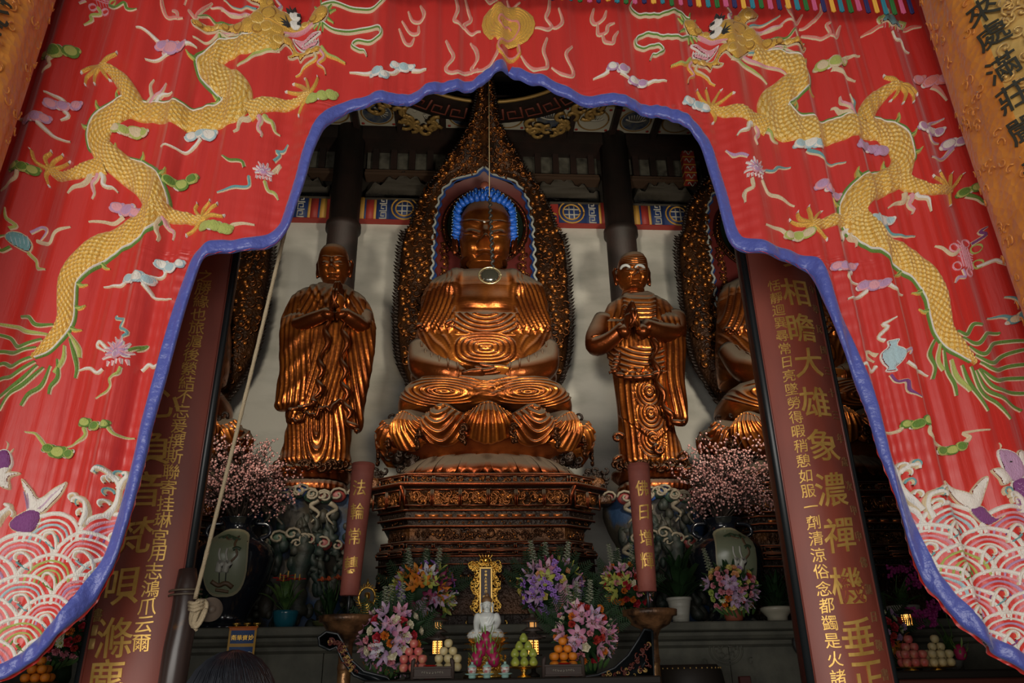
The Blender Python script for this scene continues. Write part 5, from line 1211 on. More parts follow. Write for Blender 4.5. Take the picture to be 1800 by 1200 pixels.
def monk_left():
    YM = 9.35
    root = thing('monk_statue', 'tall gilt standing monk statue with smooth young face and palms pressed together', 'statue', (U3(562, 830, YM)[0], YM, float(U(562, 826, YM)[2])), 'attendant monks beside the central Buddha')
    def bd(px, py):
        d = 0 * px
        edge = 700 + (618 - px) * .40 + 5 * np.sin(px * .23) + 3 * np.sin(px * .5)       # lower hem of the outer robe
        over = sstep(edge + 2, edge - 2, py) if False else 1 - sstep(edge - 2, edge + 2, py)
        g = np.clip(py - 545, 0, 400)
        t = (px - 600 + .0021 * g ** 1.85 * (1.0 + (600 - px) * .002)) / 7.4
        d += over * (1 - sstep(530, 545, 1100 - py) * 0) * (.040 + .026 * ridge(t + .25 * np.sin(py * .03)) * sstep(540, 575, py))
        t2 = (px - 558 + 4 * np.sin(py * .03)) / 8.0
        u = ((np.abs(px - 563) / 15) ** 2.2 + (np.maximum(py - 755, 0) / 48) ** 2.2) ** (1 / 2.2)
        inside = (u < 2.1) & (py > 690)
        d += (1 - over) * np.where(inside, .024 * ridge(u * 2.0 + .5), .022 * ridge(t2))
        d += .02 * (1 - over) * (u < 1) * np.sqrt(np.clip(1 - u, 0, 1))
        d += sstep(498, 506, py) * (1 - sstep(545, 560, py)) * .022 * ridge((np.abs(px - 590) - (py - 500) * .55) / 11) * (np.abs(px - 590) < 52)
        d += .016 * ridge((np.abs(px - 580) - .2 * (py - 500)) / 9) * (np.abs(px - 580) > 45) * (py < 580)
        w_l = (py < 552) * np.exp(-((np.abs(px - 589) - 24 + (py - 498) * .36) / 5) ** 2) + .8 * (py < 552) * np.exp(-((np.abs(px - 589) - 36 + (py - 498) * .42) / 4) ** 2); d += .045 * w_l
        return d
    mb = MB()
    figloft(mb, [(492,570,608,.7),(500,545,620,.8),(509,524,634,.9),(522,512,648),(542,504,655),(565,498,659),(600,500,655),(640,505,642),(700,508,630),(735,507,622),(762,502,618),(790,496,616),(810,485,620),(824,479,624)], YM, .30, 260, 190, bd, e=.95)
    def sl(px, py): return .022 * ridge((px - 494 + .07 * (py - 560) + 3 * np.sin(py * .035)) / 8.5) + .012 * ridge((py + px) / 40)
    figloft(mb, [(545,502,566,.7),(575,493,572),(615,492,566),(650,492,558),(680,488,550),(700,486,544),(712,484,530),(719,483,508)], YM - .18, .17, 130, 80, sl)
    figloft(mb, [(548,606,656,.7),(585,604,661),(638,602,655),(676,604,648),(707,608,642),(737,613,639),(752,620,638),(758,626,635)], YM - .16, .17, 130, 80, lambda px, py: .022 * ridge((px - 600 - .12 * (py - 560)) / 8.5))
    for s, P in ((-1, [(520,552,.10),(522,572,.24),(548,562,.42),(577,550,.52)]), (1, [(642,552,.10),(638,574,.24),(620,562,.42),(603,550,.52)])):
        Q = spline([U3(a, c, YM - d) for a, c, d in P], 18); tube(mb, Q, np.interp(np.linspace(0, 1, 18), [0, .3, 1], [.10, .115, .08]), 14)
    # thick wavy sleeve edges
    for P, w in (([(575,548),(572,590),(566,640),(560,675),(552,705),(532,716),(510,720)], .034), ([(604,548),(604,590),(606,640),(604,680),(610,715),(618,745),(630,758)], .034)):
        Q = spline([U3(a + 3 * math.sin(i * 2.3), c, YM - .42) for i, (a, c) in enumerate(P)], 40); Q[:, 0] += .035 * np.sin(np.arange(40) * .95); tube(mb, Q, w + .012 * np.sin(np.arange(40) * .95 + 1), 8)
    tube(mb, spline([U3(a, 700 + (618 - a) * .40 + 5 * math.sin(a * .23) + 3 * math.sin(a * .5), YM - .37 + .0016 * abs(a - 562) ** 1.3 * .7) for a in range(508, 622, 6)], 60), .024, 7)
    # praying hands
    for s in (-1, 1):
        w = U3(589 + s * 7, 548, YM - .56); hand(mb, w, (-s * .03 + .03, -.10, 1), (s, -.25, 0), .43, -s, .06 - .02, .03)
        tube(mb, [U3(589 + s * 14, 556, YM - .50), U3(589 + s * 8, 545, YM - .555)], [.10, .07], 12)
    figloft(mb, [(484,572,606),(502,571,607),(512,568,610)], YM, .17, 20, 40)
    figloft(mb, [(426,577,602,.7),(429,570,609,.85),(436,564,613,.95),(448,561,615),(460,561,614,1.02),(474,563,612),(486,569,606,.97),(494,577,600,.9),(499,583,595,.6)], YM - .12, .25, 150, 180, face_disp(589, 461, 22, 35, UN), e=.95)
    for s in (-1, 1): ear(mb, U3(588 + s * 25, 472, YM - .10), s, .27)
    link('body', mb, M['lacquer'], root)
    attendant_base(root, 553, YM)
    return root
def attendant_base(root, cx, YM):
    mb = MB()
    def pd(px, py): return .03 * ridge((px - cx) / 15, 1) + .02 * np.cos((px - cx) / 15 * 2 * PI) * (py < 830)
    figloft(mb, [(818,cx-72,cx+66,.9),(824,cx-74,cx+68),(834,cx-66,cx+62,.95),(842,cx-58,cx+56,.9)], YM, .50, 40, 200, pd, e=.85)
    figloft(mb, [(842,cx-60,cx+58,.95),(852,cx-64,cx+60),(862,cx-60,cx+58)], YM, .46, 24, 120, lambda px, py: .02 * ridge((px - cx) / 9, 1), e=.8)
    link('lotus_base', mb, M['lacquer_red'], root)
    mb = MB(); r = random.Random(4)
    for k in range(17):
        c = U(cx - 66 + k * 8, 818 + 3 * math.sin(k * 2), YM - .34 - .16 * math.cos((k - 8) / 8 * 1.3)); scroll(mb, c, (1, 0, 0), (0, 0, 1), .062, k, .9, .024)
    link('hem_scrolls', mb, M['carved'], root)
def monk_right():
    YM = 9.35
    root = thing('monk_statue', 'tall gilt standing old monk statue with white eyebrows, hands joined at the chest', 'statue', (U3(1140, 830, YM)[0], YM, float(U(1140, 826, YM)[2])), 'attendant monks beside the central Buddha')
    def bd(px, py):
        d = 0 * px; cx = 1117 + (py - 500) * .075
        ap = 652 + 5 * np.sin(px * .3)
        belly = (py < ap) * sstep(560, 568, py)
        r = np.sqrt(((px - cx) / 40) ** 2 + (np.maximum(py - 555, 0) / 30) ** 2)
        r2 = np.sqrt(((px - cx) / 1.1) ** 2 + np.maximum(py - 575, 0) ** 2)
        d += belly * np.where(py < 612, .020 * ridge((px - cx) / 6.2), .028 * ridge(r2 / 8.5)) + belly * .05
        sk = sstep(652, 656, py)
        v = .020 * ridge((px - cx) / 8.5 + .15 * np.sin(py * .03))
        for cy in (690, 728, 772):
            u = np.sqrt(((px - cx) / 17) ** 2 + ((py - cy) / 24) ** 2); v = np.where((u < 1.35) & (py > cy - 14), .028 * ridge(u * 3.0) + .02 * (u < .45), v)
        d += sk * v
        tri = 716 + np.abs(px - cx - 4) * -.9 + 62
        d += .03 * (1 - sstep(tri - 3, tri + 3, py)) * sk * (np.abs(px - cx) < 48)
        d += (py < 560) * (.012 * ridge(py / 7.5) * (np.abs(px - 1115) < 26) + .018 * ridge((np.abs(px - 1118) - .25 * (py - 500)) / 10) * (np.abs(px - 1118) > 30))
        d += .05 * (py < 575) * np.exp(-((np.abs(px - 1116) - 24) / 4.5) ** 2)
        return d
    mb = MB()
    figloft(mb, [(506,1092,1140,.7),(514,1082,1160,.85),(526,1068,1176,.95),(545,1058,1187),(565,1055,1192),(590,1060,1190),(620,1070,1186),(660,1078,1182),(720,1085,1180),(760,1086,1188),(795,1087,1202),(812,1084,1213),(824,1082,1214)], YM, .30, 260, 190, bd, e=.95)
    figloft(mb, [(545,1150,1192,.7),(565,1148,1199),(600,1150,1203),(650,1156,1202),(700,1166,1205),(728,1176,1208),(740,1184,1209),(745,1192,1208)], YM - .16, .18, 130, 80, lambda px, py: .022 * ridge((px - 1150 - .13 * (py - 560) + 3 * np.sin(py * .04)) / 8.8))
    for P, R_ in (([(1062,560,.05),(1050,592,.12),(1050,608,.20),(1074,596,.36),(1098,574,.48)], [.14, .16, .14, .11, .09]), ([(1186,556,.05),(1184,585,.18),(1160,584,.36),(1132,572,.50)], [.15, .17, .14, .10])):
        Q = spline([U3(a, c, YM - d) for a, c, d in P], 22); tube(mb, Q, np.interp(np.linspace(0, 1, 22), np.linspace(0, 1, len(R_)), R_), 14)
    tube(mb, spline([U3(a, c, YM - .12) for a, c in ((1052,560),(1046,590),(1042,612),(1056,618),(1072,606))], 20), .035, 7)
    for P, w in (([(1148,560),(1150,600),(1152,640),(1160,680),(1172,720),(1188,742),(1206,742)], .036), ([(1076,652),(1096,662),(1120,664),(1146,660),(1166,648)], .03), ([(1086,620),(1082,640),(1076,655)], .03)):
        Q = spline([U3(a, c, YM - .40) for a, c in P], 40); Q[:, 0] += .03 * np.sin(np.arange(40) * .95); tube(mb, Q, w + .01 * np.sin(np.arange(40) * .95 + 1), 8)
    for k, (a, c) in enumerate(((1086,770),(1088,812),(1160,790),(1182,812),(1200,800))): scroll(mb, U3(a, c, YM - .34), (1, 0, 0), (0, 0, 1), .075, k, .9, .034)
    for s in (-1, 1):
        w = U3(1113 + s * 9, 580, YM - .54); hand(mb, w, (-s * .10, -.12, 1), (s, -.30, 0), .42, -s, .10, .03)
        tube(mb, [U3(1113 + s * 20, 586, YM - .46), U3(1113 + s * 10, 576, YM - .535)], [.11, .07], 12)
    figloft(mb, [(490,1094,1130),(506,1093,1132),(516,1090,1135)], YM, .17, 20, 40)
    figloft(mb, [(440,1098,1124,.7),(443,1091,1130,.85),(450,1086,1135,.95),(462,1084,1137),(476,1085,1137,1.02),(488,1087,1135),(497,1093,1130,.95),(504,1101,1122,.85),(508,1107,1117,.6)], YM - .12, .25, 150, 180, face_disp(1112, 474, 22, 32, UN, 1), e=.95)
    for s in (-1, 1): ear(mb, U3(1111 + s * 26, 486, YM - .10), s, .27)
    link('body', mb, M['lacquer'], root)
    mb = MB()
    for s in (-1, 1): tube(mb, spline([U3(1112 + s * a, c, YM - d) for a, c, d in ((4,470,.40),(11,466,.39),(18,468,.34),(22,474,.27))], 9), [.010, .020, .022, .022, .022, .022, .02, .018, .008], 7)
    link('white_eyebrows', mb, mat('eyebrow_white', (.36, .38, .38), .7), root)
    attendant_base(root, 1148, YM)
    return root
monk_left(); monk_right()

def rock(xl, xr, label):
    Y = 9.15; cx = (xl + xr) / 2; h = (xr - xl) / 2
    root = thing('painted_rock_pedestal', label, 'pedestal', (U3(cx, 1000, Y)[0], Y, ZL), 'painted rock pedestals under the monk statues')
    mb = MB(); n, m = 120, 150; r = np.random.RandomState(int(xl)); 
    z1 = float(U(cx, 864, Y - .4)[2]); z = np.linspace(ZL, z1, n); th = np.linspace(0, 2 * PI, m, endpoint=False); c = U3(cx, 960, Y)
    ph = r.rand(14, 4) * 6.28; fr = r.randint(1, 6, (14, 2)); W = np.zeros((n, m))
    for k in range(14): W += np.sin(fr[k, 0] * th[None] + ph[k, 0] + (1.2 + fr[k, 1]) * z[:, None] * 1.4 + ph[k, 1]) / (1.2 + k * .25)
    W = np.abs(W) ** .8 * np.sign(W) * .055
    v = np.linspace(0, 1, n)[:, None]; prof = np.interp(v, [0, .1, .35, .6, .85, .97, 1], [.98, .92, .86, .90, 1.0, .99, .9])
    R = h * .0078 * prof + W - .10 * np.exp(-((th[None] - 4.55) / .35) ** 2 - ((v - .42) / .26) ** 2)
    X = c[0] + R * np.cos(th)[None]; Yv = Y + R * .62 * np.sin(th)[None]
    mb.add(np.stack([X, Yv, np.broadcast_to(z[:, None], X.shape)], -1).reshape(-1, 3), gridF(n, m, True) + [list(range(m - 1, -1, -1)), list(range((n - 1) * m, n * m))])
    link('rock_body', mb, M['rock'], root)
    mb = MB(); rr = random.Random(int(xl)); S = h * .0078
    def sp(x, zz): return (c[0] + x, Y - .62 * math.sqrt(max(.02, (S * .95) ** 2 - x * x)) - .06, zz)
    for k in range(4):
        x0 = rr.uniform(-.7, .7) * S; P = [sp(x0 + .08 * math.sin(q * 2 + k) + (.3 * (q - .5) * (-1 if x0 > 0 else 1)), ZL + .1 + q * (z1 - ZL) * .75) for q in np.linspace(0, 1, 9)]
        Q = spline(P, 40) + np.random.RandomState(k).randn(40, 3) * .012; tube(mb, Q, np.interp(np.linspace(0, 1, 40), [0, .3, .8, 1], [.06, .03, .05, .01]) * (1 + .35 * np.sin(np.arange(40) * 1.3)), 8)
    for k in range(90):
        p = sp(rr.uniform(-.85, .85) * S, rr.uniform(ZL, z1 - .1)); ball(mb, (p[0], p[1] + .05, p[2]), rr.uniform(.04, .10), 7, 5, 0, (rr.uniform(.6, 1), .8, rr.uniform(.6, 1.6)))
    link('mossy_ribs', mb, M['rock_green'], root)
    mb = MB()
    def cl(x, zz, s, mi, fl=1):
        for (ox, oz, rad) in ((0, 0, .10), (.16, .035, .085), (-.15, -.02, .08), (.29, -.01, .06)):
            p = sp(x + ox * s * fl, zz + oz * s); ball(mb, (p[0], p[1] + .01, p[2]), rad * s, 12, 7, mi, (1, .45, .8))
            t = np.linspace(0, 1, 12); a = t * 7.5; q = rad * s * (1.08 - .85 * t)
            tube(mb, [(p[0] + q[i] * math.cos(a[i]) * fl, p[1] - .05 * s, p[2] + .8 * q[i] * math.sin(a[i])) for i in range(12)], .0155 * s, 6, 3)
        tube(mb, spline([sp(x + a * s * fl, zz - b * s) for a, b in ((-.2, .07), (-.28, .14), (-.18, .22), (-.26, .32))], 12), np.linspace(.035, .01, 12) * s, 6, 3)
    for i, x in enumerate(np.linspace(-.72, .62, 4)): cl(x * S, z1 - .05 + .02 * (i % 2), 1.0, i % 3, 1 if i % 2 else -1)
    cl(-.35 * S, z1 - .52, 1.0, 2); cl(.45 * S, z1 - .58, .95, 0, -1); cl(-.75 * S, z1 - .85, .6, 1)
    link('cloud_scrolls', mb, [mat('cloud_red', (.20, .03, .025), .5), mat('cloud_blue', (.03, .07, .24), .5), mat('cloud_moss', (.03, .06, .035), .5), mat('cloud_cream', (.24, .20, .14), .6)], root)
    tube(mb := MB(), spline([sp(a * S, ZL + b) for a, b in ((.1, .15), (.06, .5), (.14, .85), (.05, 1.05))], 20), np.interp(np.linspace(0, 1, 20), [0, .7, 1], [.11, .10, .02]) * (1 + .15 * np.sin(np.arange(20) * 2.1)), 10); link('leaning_stone', mb, M['rock_green'], root)
rock(456, 616, 'blue and green painted rock with red cloud scrolls under the young monk statue')
rock(1082, 1236, 'blue and green painted rock with cream cloud scrolls under the white-browed monk statue')
# ================================================================== STONE ALTAR LEDGE, TABLES, VASES
M['stone'] = mat('grey_green_stone', (0.115, 0.112, 0.085), 0.75, col2=(0.075, 0.074, 0.058), ns=5, bump=0.3, bs=24)
M['pot_dark'] = mat('dark_glaze', (0.010, 0.012, 0.018), 0.14, spec=.7, coat=.5)
M['leaf'] = mat('leaf_green', (0.035, 0.085, 0.022), 0.45, col2=(0.07, 0.13, 0.03), ns=20)
M['leaf_dark'] = mat('dark_leaf', (0.012, 0.034, 0.010), 0.6, spec=.2)
def ledge():
    root = thing('stone_altar', 'long grey moulded brick altar ledge carrying the statues, vases and flowers', 'altar', (0, 9, 0))
    mb = MB(); box(mb, X0 + .01, X1 - .01, 8.0, YW - .01, ZL - .085, ZL, 0, .012); link('top_slab', mb, M['stone'], root, False)
    mb = MB(); P = [(8.0, ZL - .085), (8.07, ZL - .10), (8.07, ZL - .13), (8.10, ZL - .16), (8.16, ZL - .18), (8.16, ZL - .215), (8.20, ZL - .24)]
    V = [(x, y, z) for y, z in P for x in (X0 + .01, X1 - .01)]; mb.add(V, [[2 * i, 2 * i + 1, 2 * i + 3, 2 * i + 2] for i in range(len(P) - 1)]); link('cornice', mb, M['stone'], root, False)
    mb = MB(); n = 20
    for i in range(n):
        a = X0 + .02 + (X1 - X0 - .04) * i / n; b = X0 + .02 + (X1 - X0 - .04) * (i + 1) / n - .006
        box(mb, a, b, 8.20, 8.6, ZL - .60, ZL - .24, 0, .004)
        box(mb, a + .4, b + .4 if i < n - 1 else b, 8.16, 8.6, ZL - .69, ZL - .605, 0, .004); box(mb, a, b, 8.12, 8.6, ZL - .80, ZL - .695, 0, .004)
    box(mb, X0 + .02, X1 - .02, 8.16, YW - .02, 0.0, ZL - .80); link('brick_courses', mb, M['stone'], root, False)
    mb = MB(); c = U(1276, 1142, 8.19)
    for q in (.17, .13): t = np.linspace(0, 2 * PI, 33); tube(mb, [(c[0] + q * math.cos(a), 8.19, c[2] + q * .8 * math.sin(a)) for a in t], .008, 5)
    for i in range(8): a = i * PI / 4; scroll(mb, (c[0] + .07 * math.cos(a), 8.19, c[2] + .06 * math.sin(a)), (1, 0, 0), (0, 0, 1), .035, a, .8, .007)
    for sx in (-1, 1):
        for sz in (-1, 1): scroll(mb, (c[0] + sx * .24, 8.19, c[2] + sz * .11), (1, 0, 0), (0, 0, 1), .04, sx, .9, .006)
    link('carved_roundel', mb, M['stone'], root)
ledge()
# ---------------------------------------------------------------- lettering
_gl = {}
def glyph(ch, size, ext, bold=0.012):
    k = (ch, round(bold, 4))
    if k not in _gl:
        c = bpy.data.curves.new('glyph', 'FONT'); c.body = ch; c.size = 1.0; c.extrude = 0.5; c.offset = bold; c.align_x = 'CENTER'; c.resolution_u = 3
        o = bpy.data.objects.new('glyph', c); COL.objects.link(o); dg = bpy.context.evaluated_depsgraph_get(); dg.update()
        me = bpy.data.meshes.new_from_object(o.evaluated_get(dg))
        bm = bmesh.new(); bm.from_mesh(me)
        for x in np.linspace(.08, .92, 9) if k[0] not in ' ' else ():
            bmesh.ops.bisect_plane(bm, geom=bm.verts[:] + bm.edges[:] + bm.faces[:], plane_co=(x - .5, 0, 0), plane_no=(1, 0, 0))
        bm.to_mesh(me); bm.free()
        V = np.array([tuple(v.co) for v in me.vertices]); F = [list(p.vertices) for p in me.polygons]
        bpy.data.objects.remove(o); bpy.data.meshes.remove(me); bpy.data.curves.remove(c)
        if len(V): V[:, 0] -= (V[:, 0].min() + V[:, 0].max()) / 2; V[:, 1] -= (V[:, 1].min() + V[:, 1].max()) / 2
        _gl[k] = (V, F)
    V, F = _gl[k]; return V * np.array([size, size, ext]), F
def letter(mb, ch, size, c, ext=.006, mi=0, cyl=None, slant=0.0, sx=1.0, bold=.012, wob=.03):
    """one character standing upright at c facing the door; cyl = (axis x, axis y, radius) wraps it round a column"""
    V, F = glyph(ch, size, ext, bold)
    if not len(V): return
    V = V.copy(); V[:, 0] *= sx; s = (ord(ch) % 7 - 3)
    V[:, 0] += wob * size * np.sin(V[:, 1] / size * 3 + s) + slant * V[:, 1]; V[:, 1] += wob * 2.2 * V[:, 0] + wob * .6 * size * np.sin(V[:, 0] / size * 4 + s)
    if cyl is None: P = np.stack([c[0] + V[:, 0], c[1] - V[:, 2], c[2] + V[:, 1]], -1)
    else:
        ax, ay, R = cyl; a0 = math.asin(max(-1, min(1, (c[0] - ax) / R))); a = a0 + V[:, 0] / R; r = R + V[:, 2]
        P = np.stack([ax + r * np.sin(a), ay - r * np.cos(a), c[2] + V[:, 1]], -1)
    mb.add(P, F, mi)

# ---------------------------------------------------------------- couplet boards on the hall columns
M['board_red'] = mat('couplet_red_lacquer', (0.29, 0.058, 0.032), 0.5, col2=(0.21, 0.040, 0.024), ns=2.5, stretch=(2, 2, .6), spec=.6)
M['board_edge'] = mat('board_edge_black', (0.012, 0.015, 0.017), 0.35)
M['column_red'] = mat('column_red', (0.05, 0.010, 0.008), 0.4)
def couplet(side, cx, cy, R, label):
    zt = 6.5
    mb = MB(); lathe(mb, [(.36, 0), (.36, .12), (.26, .2), (.215, .3), (.215, zt + .1)], (cx, cy, 0), 40)
    tag(link('hall_column', mb, M['column_red']), 'thick dark red round column behind the %s couplet board' % side, 'column', kind='structure')
    root = thing('couplet_board', label, 'sign board', (cx, cy - R, .5), 'calligraphy boards on the doorway columns')
    A = math.radians(36); cy = cy - .30 + R; zb = .55; n = 40; th = np.linspace(-A, A, n)
    mb = MB(); V = []
    for z in (zb, zt):
        for r in (R, R - .028): V += [(cx + r * math.sin(a), cy - r * math.cos(a), z) for a in th]
    q = lambda k: range(k * n, k * n + n)
    F = [[i, i + 1, 2 * n + i + 1, 2 * n + i] for i in range(n - 1)] + [[n + i + 1, n + i, 3 * n + i, 3 * n + i + 1] for i in range(n - 1)]
    mb.add(V, F); link('panel', mb, M['board_red'], root)
    mb = MB()
    for s in (-1, 1):
        a = s * (A + .035); tube(mb, [(cx + (R - .005) * math.sin(a), cy - (R - .005) * math.cos(a), z) for z in (zb, zt)], .030, 8, 0)
    for z in (zb, zt): tube(mb, [(cx + (R + .004) * math.sin(a), cy - (R + .004) * math.cos(a), z) for a in th], .018, 6)
    link('black_edging', mb, M['board_edge'], root)
    mb = MB()
    for s in (-1, 1): a = s * (A - .02); tube(mb, [(cx + (R + .004) * math.sin(a), cy - (R + .004) * math.cos(a), z) for z in (zb, zt)], .008, 6, 0)
    link('red_bead', mb, mat('bead_red', (.20, .05, .035), .35), root)
    return root
CR = .42; CYL = 5.10; CF = CYL - .30
def put_text(root, chars, pts, size, cx, mat_, name, bold=.004, sx=1.0):
    for ch, (px, py) in zip(chars, pts):
        P = U(px, py, CF + .02); mb = MB(); x = P[0]
        letter(mb, ch, size, (x, 0, P[2]), .007, 0, (cx, CF + CR, CR + .003), bold=bold, sx=sx); link(name, mb, mat_, root, False)
def column_pts(n, x0, y0, x1, y1):
    a = U(x0, y0, CF + .02); b = U(x1, y1, CF + .02); out = []
    for i in range(n):
        P = a + (b - a) * i / (n - 1); v = RM.T @ (P - CAM); out.append((900 + F_PX * v[0] / -v[2], 600 - F_PX * v[1] / -v[2]))
    return out
cxl = float(U(217, 1150, CF)[0]); cxr = float(U(1503, 1150, CF)[0])
bl_ = couplet('left', cxl, CYL, CR, 'dark red curved couplet board with gold characters on the left column, partly under the curtain')
put_text(bl_, '心負音梵唄滌塵', [(290,708),(272,788),(257,860),(238,942),(217,1030),(202,1120),(185,1195)], .235, cxl, M['gold_paint'], 'large_character', .007)
put_text(bl_, '之勝緣也旅滬後縈結不忘爰撰斯聯寄挂琳宮用志鴻爪云爾', column_pts(25, 362, 486, 250, 1130), .105, cxl, M['gold_paint'], 'small_character', .004)
put_text(bl_, '書', [(167,1080)], .08, cxl, M['old_gold_paint'], 'faint_character')
for z, x in ((1107, 163), (1131, 158)):
    P = U(x, z, CF + .02); mb = MB(); a = math.asin((P[0] - cxl) / CR); 
    box(mb, P[0] - .018, P[0] + .018, CF + CR - CR * math.cos(a) - .012, CF + CR - CR * math.cos(a) + .03, P[2] - .03, P[2] + .03, 0, .004); link('seal_mark', mb, M['old_gold_paint'], bl_)
br_ = couplet('right', cxr, CYL, CR, 'dark red curved couplet board with gold characters on the right column')
put_text(br_, '寶相瞻大雄象濃禪機垂正', [(1395,448),(1397,515),(1407,578),(1421,638),(1430,708),(1446,783),(1461,860),(1475,940),(1490,1028),(1508,1118),(1526,1192)], .235, cxr, M['gold_paint'], 'large_character', .007)
put_text(br_, '恬靜迴異尋常日亮墜勞得暇稍憩如服一劑清涼俗念都蠲是火諸', column_pts(27, 1360, 503, 1473, 1190), .095, cxr, M['gold_paint'], 'small_character', .004)
put_text(br_, '中華民國三十三年歲次甲申佛誕日敬書', column_pts(17, 1431, 505, 1558, 1185), .07, cxr, mat('worn_gold', (.24, .11, .045), .6), 'faint_character')

# ---------------------------------------------------------------- brocade banners wrapped round the outer columns
def brocade():
    m = mat('gold_brocade', (0.66, 0.43, 0.13), 0.36, 0.25, col2=(0.62, 0.33, 0.07), ns=2, bump=.5, bs=14, voro=True, sheen=.3)
    m2 = mat('orange_brocade', (0.72, 0.27, 0.035), 0.42, 0.1, col2=(0.60, 0.20, 0.02), ns=4, bump=.5, bs=22, voro=True, sheen=.3)
    ink = mat('ink_black', (.035, .035, .025), .55)
    Yb = 3.48; R = .42
    for s, px, w in ((-1, 66, 'left'), (1, 1652, 'right')):
        ex = float(U(px, 0, Yb)[0]); cx = ex + s * R * 1.02
        mb = MB(); lathe(mb, [(.40, 0), (.40, .15), (R - .03, .25), (R - .03, 7.6)], (cx, Yb, 0), 40)
        tag(link('outer_column', mb, M['column_red']), 'outer column wrapped in gold brocade at the %s of the doorway' % w, 'column', kind='structure')
        root = thing('brocade_banner', 'gold and orange brocade banner with black characters hanging at the %s of the curtain' % w, 'banner', (cx, Yb, 7.2), 'brocade banners beside the curtain')
        n, k = 90, 120; th = np.linspace(-PI, PI, n); z = np.linspace(1.0, 7.3, k)
        r = R + .012 * np.sin(th[None] * 7 + z[:, None] * .8) + .006 * np.sin(th[None] * 17 - z[:, None]); X = cx + r * np.sin(th)[None]; Yv = Yb - r * np.cos(th)[None]
        V = np.stack([X, Yv, np.broadcast_to(z[:, None], X.shape)], -1); F = gridF(k, n)
        aa = np.tile((th[:-1] + th[1:]) / 2, k - 1) * s
        mb = MB(); mb.add(V.reshape(-1, 3), F, np.where(aa < -1.10, 1, 0).tolist()); link('brocade_cloth', mb, [m, m2], root)
        mb = MB(); rr = random.Random(8)                # raised woven clouds
        for i in range(420):
            a = rr.uniform(-2.2, 2.2); zz = rr.uniform(3.2, 6.8); q = R + .010; c = (cx + q * math.sin(a), Yb - q * math.cos(a), zz)
            ux = (math.cos(a), math.sin(a), 0); nn = (math.sin(a), -math.cos(a), 0)
            if a * s > -1.10: scroll(mb, c, ux, (0, 0, 1), .05, rr.random() * 6, rr.choice((-1, 1)) * .9, .008, 0, nn); ball(mb, c, .014, 8, 5, 0)
            else: scroll(mb, c, ux, (0, 0, 1), .034, rr.random() * 6, .8, .0055, 1, nn)
        link('woven_cloud_pattern', mb, [m, m2], root)
        pts = [('來',1686,8),('處',1702,52),('滿',1720,108),('莊',1744,160),('嚴',1768,218),('看',1788,288),('有',1800,356)] if s > 0 else [('花',40,4),('苦',26,42),('林',12,100),('在',-2,160)]
        for ch, x, y in pts:
            P = U(x, y, Yb - R * .62); P[0] = max(cx - R * .95, min(cx + R * .95, P[0])); mb = MB()
            letter(mb, ch, .19, (P[0] + s * .02, 0, P[2]), .006, 0, (cx, Yb, R + .022), slant=-.12, bold=.006); link('black_character', mb, ink, root, False)
brocade()

